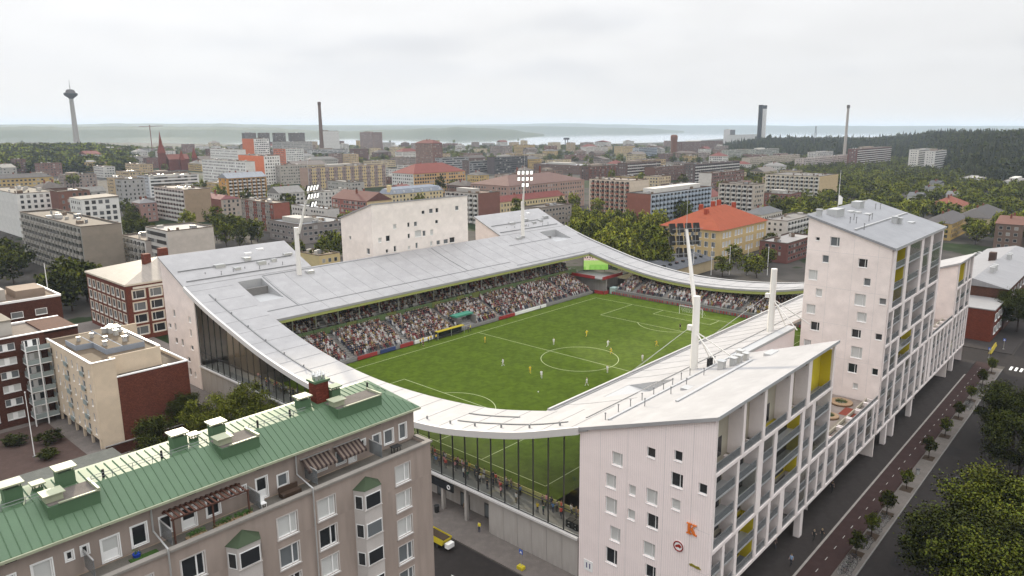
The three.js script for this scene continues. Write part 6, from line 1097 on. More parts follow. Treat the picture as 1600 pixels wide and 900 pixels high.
function cityBuilding([name, label, style, roof, u0, u1, v0, v1, H, wu, wv, rc], group) {
  cityCount++; seed = 1000 + cityCount * 77;
  const t = thing(name, label, name.includes('house') || name.includes('villa') || name.includes('cottage') ? 'house' : name.includes('hall') ? 'hall' : 'building', (u0 + u1) / 2, 0, (v0 + v1) / 2, group);
  const mute = h => '#' + srgb(h).lerp(new THREE.Color(.3, .28, .26), .16).getHexString(); wu = mute(wu); wv = mute(wv);
  for (const [q, n] of [[u0, -1], [u1, 1]]) new MB().quad([q, 0, v0], [q, 0, v1], [q, H, v1], [q, H, v0], [n, 0, 0]).build('end_wall', wallMat(wu, mottle), t);
  for (const [q, n] of [[v0, -1], [v1, 1]]) new MB().quad([u0, 0, q], [u1, 0, q], [u1, H, q], [u0, H, q], [0, 0, n]).build('long_wall', wallMat(wv, mottle), t);
  const rm = wallMat('#' + srgb(rc).lerp(new THREE.Color(.3, .28, .26), .2).multiplyScalar(.66).getHexString(), streak, { roughness: .85 }), rise = Math.min(u1 - u0, v1 - v0) * .26;
  if (roof === 'flat' || roof === 'box') {
    const r = new MB(); r.quad([u0 + .3, H - .35, v0 + .3], [u1 - .3, H - .35, v0 + .3], [u1 - .3, H - .35, v1 - .3], [u0 + .3, H - .35, v1 - .3], [0, 1, 0]);
    const R = r.build('roof', rm, t), p = new MB(); p.box(u0 - .08, u0 + .3, H, H + .28, v0 - .08, v1 + .08); p.box(u1 - .3, u1 + .08, H, H + .28, v0 - .08, v1 + .08); p.box(u0 + .3, u1 - .3, H, H + .28, v0 - .08, v0 + .3); p.box(u0 + .3, u1 - .3, H, H + .28, v1 - .3, v1 + .08);
    const q = new MB(); q.box(u0 + .29, u0 + .3, H - .4, H, v0 + .3, v1 - .3); q.build('parapet_face', wallMat(wu, mottle), R); p.build('parapet', rnd() < .35 ? wallMat('9a9088') : wallMat('5f554d'), R);
    const n = Math.max(3, Math.min(13, Math.round((u1 - u0) * (v1 - v0) / 70)));
    for (let k = 0; k < n; k++) { const s = rr(.5, 2.4), x = rr(u0 + 1.2, u1 - 1.2 - s), z = rr(v0 + 1.2, v1 - 1.2 - s); if (u1 - u0 > s + 3 && v1 - v0 > s + 3) bx(R, 'roof_unit', pick([M.galv, wallMat('7a6a5c'), wallMat('a9a49d'), M.tray, wallMat('6a5a4e')]), x, x + s, H - .35, H + rr(.4, 1.5), z, z + s * rr(.6, 1.1)); }
    if (roof === 'box' || (rnd() < .35 && u1 - u0 > 14)) { const x = u0 + (u1 - u0) * rr(.1, .3), l = (u1 - u0) * (roof === 'box' ? .75 : .3); bx(R, 'penthouse', wallMat(pick(['a8a49e', '8f8378', 'c9c5be'])), x, x + l, H - .34, H + 2.3, v0 + (v1 - v0) * .3, v0 + (v1 - v0) * .8); }
  } else if (roof === 'slope') { const r = new MB(); r.quad([u0 - .2, H + .1, v0 - .2], [u1 + .2, H + .9, v0 - .2], [u1 + .2, H + .9, v1], [u0 - .2, H + .1, v1], [0, 1, 0]); r.quad([u0 - .2, H, v0 - .2], [u1 + .2, H, v0 - .2], [u1 + .2, H + .9, v0 - .2], [u0 - .2, H + .1, v0 - .2], [0, 0, -1]); r.build('roof', rm, t); }
  else if (roof === 'mansard') { const r = new MB(), i = 1.6, y = H + 3; r.quad([u0 - .3, H, v0 - .3], [u1 + .3, H, v0 - .3], [u1 - i, y, v0 + i], [u0 + i, y, v0 + i], [0, .3, -1]); r.quad([u0 - .3, H, v0 - .3], [u0 - .3, H, v1 + .3], [u0 + i, y, v1 - i], [u0 + i, y, v0 + i], [-1, .3, 0]); r.quad([u1 + .3, H, v0 - .3], [u1 + .3, H, v1 + .3], [u1 - i, y, v1 - i], [u1 - i, y, v0 + i], [1, .3, 0]); r.quad([u0 - .3, H, v1 + .3], [u1 + .3, H, v1 + .3], [u1 - i, y, v1 - i], [u0 + i, y, v1 - i], [0, .3, 1]); const R = r.build('roof', rm, t); roofFaces('hip', u0 + i, u1 - i, v0 + i, v1 - i, y, 1.4, .1).build('upper_roof', rm, R); for (let k = 0; k < 6; k++) { const x = u0 + 3 + k * (u1 - u0 - 6) / 5; bx(R, 'dormer', wallMat('c2c6ca'), x - .7, x + .7, H + .4, H + 2.2, v0 - .1, v0 + 1.3); } bx(R, 'chimney', wallMat('d8c69a'), u0 + .5, u0 + 2.2, H, H + 6, v0 + 2, v0 + 5); }
  else { const k = roof === 'hipl' ? 'hip' : roof, R = roofFaces(k, u0, u1, v0, v1, H, roof === 'hipl' ? rise * .6 : rise).build('roof', rm, t); if (rise > 1.5) for (let i = 0; i < 2; i++) { const x = u0 + (u1 - u0) * (.35 + .3 * i), z = (v0 + v1) / 2 + rr(.4, 1); bx(R, 'chimney', wallMat('7a4a3e'), x - .5, x + .5, H + rise * .5, H + rise + 1.1, z - .4, z + .4); } }
  if (style !== 'plain' && style !== 'own') {
    const gl = new MB(true), fr = new MB(), st = style.replace(/[UV]+$/, ''), onU = /U/.test(style.slice(-2)), onV = /V/.test(style.slice(-2)), y0 = .6, y1 = H - .5;
    if (onU) faceGrid(gl, fr, 'u', u0, v0 + .8, v1 - .8, y0, y1, st); if (onV) faceGrid(gl, fr, 'v', v0, u0 + .8, u1 - .8, y0, y1, st);
    if (!onU && st !== 'plain' && v1 - v0 > 9 && rnd() < .7) faceGrid(gl, fr, 'u', u0, v0 + 2, v1 - 2, y0, y1, 'win');
    if (!onV && rnd() < .25) faceGrid(gl, fr, 'v', v0, u0 + 2, u1 - 2, y0, y1, 'win');
    if (st === 'str') { // proud vertical wall strips
      const s = new MB(), L = onV ? u1 - u0 : v1 - v0, n = Math.round(L / 4.8); for (let k = 0; k < n; k += 2) { const x = (onV ? u0 : v0) + (k + .05) * L / n, w = L / n * .9; onV ? s.box(x, x + w, .5, H - .2, v0 - .025, v0 - .002, 'b') : s.box(u0 - .025, u0 - .002, .5, H - .2, x, x + w, 'r'); } s.build('wall_strip', wallMat(/mauve/.test(label) ? '8f7f7e' : '7c4b40', mottle), t);
    }
    if (gl.p.length) gl.build('windows', winMat, t).userData.kind = 'stuff';
    if (fr.p.length) { const dk = /black|dark|charcoal/.test(label); fr.build('window_frames', st === 'balc' ? wallMat(/concrete/.test(label) ? '9a958d' : /red-brown/.test(label) ? '9a6a5a' : /blue/.test(label) ? 'a9b4c0' : 'd0cdc8') : dk ? wallMat('8f8b87') : frameMat, t).userData.kind = 'stuff'; }
  }
  return t;
}
for (const r of CITY) if (r[2] !== 'own') cityBuilding(r);
for (const r of FILL) cityBuilding(r, 'ordinary houses of the city background');

// ---- old brick building with white window surrounds
{
  const [, label, , , u0, , v0, v1, H] = CITY.find(r => r[0] === 'brick_historic_building'), u1 = u0 + 44;
  const t = thing('brick_historic_building', label, 'building', (u0 + u1) / 2, 0, (v0 + v1) / 2), bm = wallMat('6f4136', brickTex);
  const hu = [], hv = []; for (let f = 0; f < 4; f++) { for (let k = 0; k < 8; k++) hu.push([v0 + 1.6 + k * 3.7, v0 + 3.8 + k * 3.7, 1.6 + f * 3.5, 3.9 + f * 3.5]); for (let k = 0; k < 9; k++) hv.push([u0 + 1.6 + k * 4.6, u0 + 4.8 + k * 4.6, 1.6 + f * 3.5, 3.9 + f * 3.5]); }
  geoPart(t, 'end_wall', wallGeo('u', u0, .35, [[v0, 0], [v0, H], [v1, H], [v1, 0]], hu), bm); geoPart(t, 'long_wall', wallGeo('v', v0, .35, [[u0 + .36, 0], [u0 + .36, H], [u1, H], [u1, 0]], hv), bm);
  for (const [L, pl, at] of [[hu, 'u', u0], [hv, 'v', v0]]) for (const h of L) { const w = windowIn(t, pl, at, ...h, pick([0, 0, 2]), .12, true), s = new MB(), B = (c0, c1, d0, d1) => pl === 'u' ? s.box(at - .06, at - .003, d0, d1, c0, c1) : s.box(c0, c1, d0, d1, at - .06, at - .003); B(h[0] - .28, h[0], h[2] - .2, h[3] + .3); B(h[1], h[1] + .28, h[2] - .2, h[3] + .3); B(h[0], h[1], h[3], h[3] + .3); B(h[0], h[1], h[2] - .28, h[2] - .08); s.build('surround', wallMat('cfc4b2'), w); }
  const q = new MB(); q.box(u0 + .36, u1, 0, H, v1 - .3, v1); q.box(u1 - .3, u1, 0, H, v0 + .36, v1 - .3); q.build('rear_wall', bm, t); bx(t, 'cornice', wallMat('cfc4b2'), u0 - .3, u1, H + .003, H + .5, v0 - .3, v1 + .2);
  const R = roofFaces('hip', u0, u1, v0, v1, H + .51, 4.2, .25).build('roof', wallMat('8c837a', streak, { roughness: .55 }), t); bx(R, 'chimney', wallMat('6f4136', brickTex), u0 + 10, u0 + 12, H + 3, H + 6.4, v0 + 12, v0 + 14); bx(R, 'chimney', wallMat('6f4136', brickTex), u0 + 17, u0 + 19.5, H + 3, H + 6.6, v0 + 18, v0 + 20);
  bx(t, 'name_board', wallMat('d9d2c4'), u0 + 1.8, u0 + 11, H - 1.1, H - .5, v0 - .14, v0 - .01);
}
// ---- orange roofed school
{
  const [, label, , , u0, u1, v0, v1, H] = CITY.find(r => r[0] === 'orange_roof_school');
  const t = thing('orange_roof_school', label, 'school', (u0 + u1) / 2, 0, (v0 + v1) / 2), wm = wallMat('c9b081', mottle), hu = [], hv = [];
  for (let f = 0; f < 3; f++) { for (let k = 0; k < 8; k++) hu.push([v0 + 2 + k * 3.5, v0 + 4.0 + k * 3.5, 2.0 + f * 4.1, 4.5 + f * 4.1]); for (let g = 0; g < 4; g++) for (let k = 0; k < 3; k++) hv.push([u0 + 3 + g * 12 + k * 3, u0 + 5.2 + g * 12 + k * 3, 2.0 + f * 4.1, 4.5 + f * 4.1]); }
  geoPart(t, 'end_wall', wallGeo('u', u0, .35, [[v0, 0], [v0, H], [v1, H], [v1, 0]], hu), wm); geoPart(t, 'long_wall', wallGeo('v', v0, .35, [[u0 + .36, 0], [u0 + .36, H], [u1, H], [u1, 0]], hv), wm);
  for (const h of hu) windowIn(t, 'u', u0, ...h, 2, .1, true); for (const h of hv) windowIn(t, 'v', v0, ...h, 1, .1, true);
  const q = new MB(); q.box(u0 + .36, u1, 0, H, v1 - .3, v1); q.box(u1 - .3, u1, 0, H, v0 + .36, v1 - .3); q.build('rear_wall', wm, t);
  const R = roofFaces('hip', u0, u1, v0, v1, H, 8.2, .7).build('roof', wallMat('98513a', streak, { roughness: .85 }), t); for (const [a, b, h] of [[14, 17, 9.5], [22, 15, 10.5], [30, 16, 10.5], [38, 12, 9], [10, 12, 8]]) bx(R, 'chimney', wallMat('a04a34'), u0 + a, u0 + a + 1.8, H + 4, H + h, v0 + b, v0 + b + 1.6);
  // low dark roofed hall in front
  const s = thing('low_hall', 'low hall with dark grey roof between stadium and school', 'hall', 130, 0, 52); bx(s, 'wall', wallMat('b3a284', mottle), 105, 148, 0, 4.6, 42, 62); roofFaces('gableu', 105, 148, 42, 62, 4.6, 2.0, .5).build('roof', wallMat('55565a', streak), s);
  for (let k = 0; k < 8; k++) bx(s, 'roof_window', M.pane, 108 + k * 5, 109.4 + k * 5, 5.2, 6.2, 45.6, 46.6);
}
// ---- workshop beyond the far street
{
  const t = thing('brick_workshop', 'long brick workshop with pale grey roof beyond the far street', 'building', 140, 0, -64);
  const bm = wallMat('5c4238', brickTex), hs = []; for (let f = 0; f < 3; f++) for (let k = 0; k < 12; k++) hs.push([124 + k * 6, 128 + k * 6, 1.4 + f * 3.7, 3.6 + f * 3.7]);
  geoPart(t, 'front_wall', wallGeo('v', -68.5, .35, [[118, 0], [118, 12.5], [198, 12.5], [198, 0]], hs), bm); for (const h of hs) windowIn(t, 'v', -68.5, ...h, 2, .1, true);
  const q = new MB(); q.box(118, 118.3, 0, 12.5, -68.1, -50); q.box(118.3, 198, 0, 12.5, -50.3, -50); q.build('side_wall', bm, t);
  const R = roofFaces('gableu', 118, 198, -68.5, -50, 12.5, 2.2, .35).build('roof', wallMat('8b898a', streak, { roughness: .5 }), t); for (const u of [134, 137, 140, 165, 168]) roofVent(R, u, 14.4, -61.5, 1.6); bx(R, 'chimney', wallMat('4a3a33'), 158, 161, 13.5, 17, -58.5, -56.5);
  const l = thing('brick_annexe', 'lower brick annexe with flat grey roof before the workshop', 'building', 108, 0, -62); bx(l, 'wall', wallMat('6f3d30', brickTex), 101, 117.9, 0, 9.2, -68, -52); bx(l, 'roof', wallMat('8f8d8c', streak, { roughness: .5 }), 100.8, 117.9, 9.2, 9.5, -68.3, -51.8); for (let f = 0; f < 2; f++) for (let k = 0; k < 3; k++) windowIn(l, 'v', -68.18, 103.5 + k * 4.8, 106.6 + k * 4.8, 1.8 + f * 3.8, 4.0 + f * 3.8, 2, .06, true);
}

// =====================================================================  FAR LANDMARKS
{
  const lathe = (t, name, prof, u, v, mat, n = 24) => { const g = new THREE.LatheGeometry(prof.map(p => new THREE.Vector2(...p)), n); g.translate(u, 0, -v); return geoPart(t, name, g, mat); };
  const conc = wallMat('8f8a86');
  const ob = thing('observation_tower', 'slender observation tower with dark round top at far left', 'tower', 429.6, 0, 1716.3); lathe(ob, 'shaft', [[7.5, 0], [6, 30], [4.6, 80], [4.0, 120]], 429.6, 1716.3, wallMat('a39e98')); const cap = lathe(ob, 'restaurant_pod', [[4, 119], [6, 121], [12.5, 126], [13, 129], [12.6, 131], [9, 132], [8.6, 135], [6.5, 138], [0, 139]], 429.6, 1716.3, wallMat('55504e')); lathe(cap, 'window_band', [[13.1, 127], [13.25, 129], [13.0, 130.5]], 429.6, 1716.3, M.pane); new MB().bar([429.6, 138, 1716.3], [429.6, 158, 1716.3], .8, .3, 8).build('antenna', conc, ob);
  const ch = thing('brick_chimney', 'tall brown brick factory chimney by the white factory block', 'chimney', 756.8, 0, 1280.2); lathe(ch, 'shaft', [[4.6, 0], [4.0, 40], [3.0, 104]], 756.8, 1280.2, wallMat('6b564b')); lathe(ch, 'crown', [[3.0, 104], [3.5, 106], [3.5, 110], [3.0, 111.4], [2.4, 111.4]], 756.8, 1280.2, wallMat('5f473e'));
  for (const [u, v, c, l, r] of [[1767.6, 752.8, '2e2d2f', 'black left flue of the twin power station chimney', 5.6], [1803, 757.4, 'd5d2cf', 'white right flue of the twin power station chimney', 6]]) { const p = thing('power_station_chimney', l, 'chimney', u, 0, v); lathe(p, 'shaft', [[r * 1.05, 0], [r, 112]], u, v, wallMat(c)); lathe(p, 'crown', [[r + .2, 108], [r + .3, 117], [r - .6, 117.4]], u, v, wallMat('2e2d2f')); }
  const ms = thing('slim_chimney', 'slim pale chimney rising from the forest', 'chimney', 1105.3, 0, 306.3); lathe(ms, 'shaft', [[2.4, 0], [1.9, 92]], 1105.3, 306.3, wallMat('a7a19c')); lathe(ms, 'crown', [[2.0, 89], [2.5, 90], [2.5, 94], [1.6, 94.4]], 1105.3, 306.3, wallMat('6a6561'));
  const rm = thing('lattice_mast', 'small grey lattice mast above the forest edge', 'mast', 1746.6, 0, 592.9); { const q = new MB(), u = 1746.6, v = 592.9; for (const [a, b] of [[-4, -4], [4, -4], [-4, 4], [4, 4]]) q.bar([u + a, 0, v + b], [u + a * .12, 62, v + b * .12], .5, .3, 5); for (let k = 0; k < 7; k++) { const s = 4 * (1 - k * .125), y = k * 8.6; q.bar([u - s, y, v - s], [u + s, y + 8, v - s], .25, .25, 4); q.bar([u + s, y, v - s], [u - s, y + 8, v - s], .25, .25, 4); } q.build('lattice', wallMat('77757a'), rm); }
  const sp = thing('brick_church', 'brick church with tall red spire near the lake', 'church', 301, 0, 966.8); { const u = 301, v = 966.8, br = wallMat('6b3d35', mottle); bx(sp, 'tower', br, u - 3.8, u + 3.8, 0, 24, v - 3.8, v + 3.8); const q = new MB(), e = 4.2; const A = [[u - e, 24, v - e], [u + e, 24, v - e], [u + e, 24, v + e], [u - e, 24, v + e]], B = A.map(p => [u + (p[0] - u) * .42, 36, v + (p[2] - v) * .42]), T = [u, 55, v]; for (let i = 0; i < 4; i++) { const j = (i + 1) % 4; q.quad(A[i], A[j], B[j], B[i]); q.tri(B[i], B[j], T); } q.build('spire', wallMat('7c4238', mottle), sp); bx(sp, 'nave', br, u + 6, u + 34, 0, 15, v - 7, v + 7); roofFaces('gableu', u + 6, u + 34, v - 7, v + 7, 15, 7, .4).build('nave_roof', wallMat('7a5148', mottle), sp);
    for (const [a, b, h] of [[323.7, 957.3, 25], [346.6, 969.1, 27]]) { const tw = bx(sp, 'turret', br, a - 2.6, a + 2.6, 0, h - 11, b - 2.6, b + 2.6); const k = new MB(), c = [[a - 3, h - 11, b - 3], [a + 3, h - 11, b - 3], [a + 3, h - 11, b + 3], [a - 3, h - 11, b + 3]]; for (let i = 0; i < 4; i++) k.tri(c[i], c[(i + 1) % 4], [a, h + 4, b]); k.build('turret_spire', wallMat('7c4238', mottle), tw); } }
  const cr = thing('tower_crane', 'thin tower crane above the lake shore trees', 'crane', 565.2, 0, 1668.8); { const q = new MB(), u = 565.2, v = 1668.8; q.bar([u, 0, v], [u, 64, v], 1.2, 1.0, 4); q.build('crane_mast', wallMat('8d6f66'), cr); new MB().bar([u - 18, 60, v + 14], [u + 22, 62, v - 17], .7, .5, 4).build('jib', wallMat('8d6f66'), cr); }
  const ft = thing('factory_water_tower', 'round brick water tower at the left end of old brick factory', 'tower', 1215.3, 0, 690.8); lathe(ft, 'shaft', [[6, 0], [6, 30], [7.4, 34], [7.4, 41], [5, 43.5], [0, 44]], 1215.3, 690.8, wallMat('75503f'));
  const hb = thing('harbour_crane', 'small dark harbour crane on the far shore', 'crane', 1586.8, 0, 1276.5); bx(hb, 'cab', wallMat('4a4648'), 1580, 1596, 22, 28, 1272, 1282); for (const a of [1582, 1593]) bx(hb, 'leg', wallMat('4a4648'), a, a + 1.6, 0, 22, 1276, 1278); 
  // flagpoles at the school
  const FP = [[131, 42.5], [136, 37], [141, 31.5], [146, 26], [151, 19.5]];
  ['leftmost', 'second', 'third', 'fourth', 'rightmost'].forEach((w, i) => { const [u, v] = FP[i], f = thing('flagpole', `${w} white flagpole in the row before the school`, 'flagpole', u, 0, v, 'flagpoles before the school'); new MB().bar([u, 0, v], [u, 11.5, v], .14, .09, 8).build('pole', M.whitePaint, f); const k = new THREE.SphereGeometry(.2, 8, 6); k.translate(u, 11.6, -v); geoPart(f, 'finial', k, M.whitePaint); });
  const pf = thing('flagpole', 'tall white mast standing left of the old brick building', 'flagpole', -72, 0, 125); new MB().bar([-72, 0, 125], [-72, 24, 125], .16, .08, 8).build('pole', M.whitePaint, pf); bx(pf, 'footing', M.kerb, -72.4, -71.6, 0, .4, 124.6, 125.4);
}
const TREE_KINDS = [["light green deciduous tree in the park beyond the far stand roof", "trees in the park beyond the stadium"], ["round tree before the cream orange-roofed school", "trees by the school"], ["tree in the leafy square between yellow and striped apartment blocks", "trees of the leafy square"], ["upright green tree standing before the brick end wall block", "trees in the courtyard left of the mast"], ["tree growing between low grey building and white tower", "trees behind the far stand"], ["large dark tree in the yard behind the flat beige apartment building", "dark trees at the left"], ["dark tree cut by the left picture edge", "trees at the left picture edge"], ["green tree beside the dusty pink house", "trees by the pink house"], ["street tree among the city roofs", "scattered trees among the city roofs"], ["leafy tree of the wooded suburb between white tower and forest", "trees of the wooded suburb"]];
const TREES = [[129.2,81.7,16.6,4.9,2,0],
[185.2,98.5,16.0,5.0,2,0],
[215.0,120.9,13.5,4.2,2,0],
[146.6,84.7,14.0,4.9,2,0],
[210.5,128.7,12.1,5.1,1,0],
[150.6,119.5,15.0,5.6,2,0],
[116.0,72.9,14.6,5.3,2,0],
[124.4,53.8,15.5,4.6,1,0],
[205.5,131.7,14.8,4.2,1,0],
[156.2,80.5,16.8,5.7,1,0],
[170.3,124.3,12.3,4.8,2,0],
[193.1,130.0,15.1,5.6,2,0],
[181.2,125.0,12.1,4.8,1,0],
[183.7,139.2,12.1,4.9,2,0],
[180.8,134.4,14.2,4.4,2,0],
[169.4,92.8,13.9,4.8,1,0],
[138.7,112.1,16.9,5.2,1,0],
[179.5,131.4,16.3,5.3,1,0],
[208.5,164.5,14.2,4.0,2,0],
[180.8,125.2,12.4,4.2,2,0],
[219.2,133.3,13.8,5.2,1,0],
[161.4,78.1,14.9,5.7,1,0],
[183.1,109.6,13.1,5.2,2,0],
[152.6,112.5,16.7,4.4,2,0],
[151.7,75.8,14.1,4.2,1,0],
[169.1,106.5,15.7,4.8,2,0],
[154.8,80.6,13.5,4.4,2,0],
[209.7,106.8,14.4,5.3,2,0],
[163.0,96.9,16.6,4.4,1,0],
[195.0,152.1,13.2,4.1,2,0],
[149.5,100.4,12.7,4.7,2,0],
[140.8,64.5,15.5,5.2,1,0],
[114.4,65.0,14.4,4.7,2,0],
[218.9,113.3,15.2,5.0,2,0],
[201.3,141.2,12.4,4.9,2,0],
[112.5,57.4,15.7,5.4,2,0],
[116.2,77.2,16.5,5.7,2,0],
[222.2,116.5,14.5,4.0,2,0],
[134.6,89.0,15.0,4.2,2,0],
[202.8,155.1,14.1,4.7,2,0],
[160.4,90.8,14.3,5.1,2,0],
[136.5,32.3,9,4,1,1],
[164.0,40.1,9,4,2,1],
[145.7,26.2,9,4,1,1],
[142.7,20.4,9,4,2,1],
[212.4,44.6,9,4,1,1],
[168.2,27.2,9,4,1,1],
[125.3,52.4,9,4,2,1],
[125.9,58.9,9,4,2,1],
[198.4,481.8,13.2,5.4,1,2],
[161.0,403.3,13.4,5.9,1,2],
[181.2,418.7,14.7,4.4,1,2],
[169.4,403.8,12.8,4.4,1,2],
[190.8,450.9,12.5,5.0,1,2],
[140.1,369.6,15.3,4.8,0,2],
[170.1,419.9,15.4,6.0,1,2],
[155.6,403.8,13.1,5.2,0,2],
[174.4,416.7,13.2,5.6,1,2],
[185.4,438.6,12.8,5.5,1,2],
[197.1,480.9,12.2,5.3,1,2],
[157.3,417.0,14.6,4.7,1,2],
[190.1,444.3,13.9,4.4,1,2],
[184.4,431.1,12.1,4.5,1,2],
[48.1,282.4,13,4,1,3],
[58.7,297.2,13,4,0,3],
[55.5,282.6,13,4,0,3],
[60.6,285.6,13,4,1,3],
[57.6,271.3,13,4,1,3],
[54.7,257.8,13,4,0,3],
[59.6,260.4,13,4,1,3],
[42.4,260.2,13,4,1,3],
[43.3,247.6,13,4,0,3],
[60.3,196.7,12,3.5,0,4],
[64.8,198.2,12,3.5,1,4],
[61.4,188.9,12,3.5,1,4],
[52.3,187.0,12,3.5,1,4],
[37.9,186.0,12,3.5,1,4],
[-50.1,190.0,15,6.5,0,5],
[-48.5,184.2,15,6.5,0,5],
[-47.1,178.8,15,6.5,0,5],
[-54.5,169.5,15,6.5,0,5],
[-46.5,174.4,15,6.5,0,5],
[-58.3,167.4,15,6.5,0,5],
[-46.3,274.4,13,6,0,6],
[-47.0,258.9,13,6,0,6],
[-54.2,252.2,13,6,0,6],
[-54.8,234.0,13,6,0,6],
[56.3,426.9,12,4.5,0,7],
[49.0,397.4,12,4.5,0,7],
[33.9,349.3,12,4.5,0,7],
[30.6,353.2,12,4.5,0,7],
[24.7,313.7,12,4.5,0,7],
[15.8,324.1,12,4.5,1,7],
[18.1,313.0,12,4.5,0,7],
[938.8,1772.9,13.6,5.4,1,8],
[1472.4,1971.2,15.9,4.2,0,8],
[286.6,60.0,14.1,5.7,2,8],
[495.8,181.6,16.7,4.2,1,8],
[157.1,246.1,14.4,4.8,2,8],
[280.4,79.2,14.7,4.8,1,8],
[507.7,169.5,14.4,4.5,0,8],
[269.5,401.6,11.2,6.4,2,8],
[139.8,210.9,11.7,4.2,1,8],
[82.8,665.6,13.5,6.4,2,8],
[1056.2,1315.3,13.5,4.1,1,8],
[56.3,464.9,11.1,4.5,1,8],
[162.3,1126.5,15.3,4.6,2,8],
[55.3,500.3,11.7,5.3,1,8],
[262.0,207.4,16.3,4.1,2,8],
[372.5,206.8,14.2,6.2,1,8],
[155.0,238.5,14.7,6.1,1,8],
[414.5,165.6,13.1,4.5,1,8],
[1039.6,509.8,15.7,4.5,0,8],
[296.3,1156.3,15.4,4.6,0,8],
[105.6,244.9,14.3,5.8,1,8],
[189.6,400.6,11.1,4.5,1,8],
[255.0,88.7,11.7,5.3,1,8],
[222.4,343.2,12.1,4.2,0,8],
[9.9,476.1,14.7,6.3,2,8],
[418.0,1459.9,12.2,6.1,1,8],
[1755.4,796.6,11.4,6.4,2,8],
[513.9,2103.3,13.3,5.1,1,8],
[239.4,444.2,11.1,5.8,1,8],
[163.3,669.3,15.4,5.0,1,8],
[1169.4,1205.3,15.8,4.8,0,8],
[291.3,172.0,16.2,5.6,2,8],
[781.1,887.9,14.5,4.9,1,8],
[678.2,1558.1,15.5,4.4,2,8],
[220.8,938.7,14.2,4.9,2,8],
[518.4,356.4,15.3,4.2,1,8],
[741.4,1598.0,16.3,6.5,0,8],
[43.4,305.5,15.0,4.8,2,8],
[324.9,394.3,13.3,6.5,1,8],
[224.8,188.7,16.9,4.1,0,8],
[783.4,583.1,13.4,4.1,1,8],
[2147.4,1983.0,12.6,4.7,1,8],
[298.5,385.7,16.8,5.4,0,8],
[270.9,362.7,13.6,5.2,1,8],
[266.9,373.5,13.2,4.7,1,8],
[560.6,664.0,15.3,4.7,0,8],
[364.6,242.1,14.8,5.0,2,8],
[182.7,1058.9,13.4,5.5,1,8],
[7.6,390.8,13.6,5.2,1,8],
[433.2,2015.7,15.9,6.3,1,8],
[311.9,80.6,14.6,4.3,2,8],
[698.1,1048.4,11.3,5.3,0,8],
[738.0,1372.9,13.5,5.5,2,8],
[125.2,336.3,15.9,4.3,1,8],
[859.8,647.9,11.7,6.2,1,8],
[139.4,464.5,15.4,5.7,1,8],
[2258.6,1184.8,11.4,4.7,2,8],
[655.3,3011.5,12.3,4.7,0,8],
[1293.6,601.5,12.4,6.5,2,8],
[673.0,959.9,13.1,5.9,0,8],
[482.9,295.6,15.9,6.1,1,8],
[168.0,326.1,13.3,4.4,1,8],
[164.3,166.4,13.0,5.4,1,8],
[404.2,688.9,11.6,6.2,0,8],
[380.1,486.0,14.4,6.0,2,8],
[117.4,391.5,11.5,4.5,0,8],
[389.6,328.6,15.6,4.8,1,8],
[114.0,485.7,13.0,6.3,1,8],
[330.3,267.9,16.5,6.3,1,8],
[358.5,106.2,14.1,4.2,1,8],
[25.7,539.3,14.5,6.0,1,8],
[394.5,242.5,16.0,5.4,1,8],
[112.2,710.9,16.1,6.0,1,8],
[69.2,620.5,15.7,4.2,0,8],
[756.1,1742.6,12.9,4.1,1,8],
[29.3,428.5,13.5,5.8,2,8],
[400.5,273.1,15.6,5.0,1,8],
[708.6,435.2,11.8,5.2,0,8],
[263.3,123.8,16.0,6.2,0,8],
[193.0,288.1,15.8,5.1,2,8],
[990.1,447.6,12.0,5.6,1,8],
[292.4,691.9,14.2,4.7,0,8],
[544.4,1184.2,13.2,5.5,2,8],
[764.2,818.6,12.1,4.7,1,8],
[240.7,82.1,14.8,6.4,2,8],
[505.0,262.3,13.4,6.4,0,8],
[683.0,963.8,11.3,6.4,2,8],
[311.2,81.8,15.6,6.0,0,8],
[806.4,739.1,11.1,5.2,1,8],
[566.6,878.4,13.5,6.2,2,8],
[257.0,976.7,12.6,6.2,1,8],
[160.7,173.0,12.6,5.3,1,8],
[868.0,977.0,12.2,6.3,1,8],
[1659.7,1004.4,12.6,5.8,0,8],
[285.3,1596.3,12.2,5.7,2,8],
[275.5,668.7,14.3,6.5,0,8],
[168.1,414.2,11.6,5.0,2,8],
[273.9,196.4,11.7,5.1,2,8],
[449.5,360.5,12.8,4.3,0,8],
[254.4,117.3,15.3,6.3,1,8],
[284.4,733.1,14.2,4.7,1,8],
[415.8,293.2,11.5,4.5,2,8],
[581.2,440.7,16.7,5.4,1,8],
[402.4,654.1,11.6,5.6,1,8],
[1281.8,1355.8,12.4,4.4,0,8],
[158.1,321.7,13.0,6.1,1,8],
[212.6,214.4,15.9,5.0,1,8],
[393.8,151.2,15.4,5.5,1,8],
[322.6,83.4,15.0,5.5,0,8],
[279.1,908.4,12.8,4.3,1,8],
[175.7,572.0,12.8,4.6,1,8],
[723.9,817.0,16.6,6.5,1,8],
[1671.3,1861.2,15.0,5.9,1,8],
[140.4,508.4,15.2,4.8,1,8],
[70.1,330.4,13.7,5.8,1,8],
[461.1,196.7,14.4,5.4,1,8],
[39.0,423.0,12.7,6.2,1,8],
[622.8,438.4,12.0,5.5,0,8],
[342.1,558.0,15.7,6.3,1,8],
[130.4,405.9,15.4,5.0,0,8],
[476.6,107.6,8.2,5.3,0,9],
[588.0,53.5,11.1,4.7,2,9],
[707.6,-1.5,12.7,5.8,1,9],
[460.2,54.5,8.6,4.9,2,9],
[445.8,-31.4,10.4,4.7,1,9],
[359.9,23.4,13.4,5.3,2,9],
[312.0,-26.6,11.6,5.9,1,9],
[553.4,-5.3,13.2,6.4,1,9],
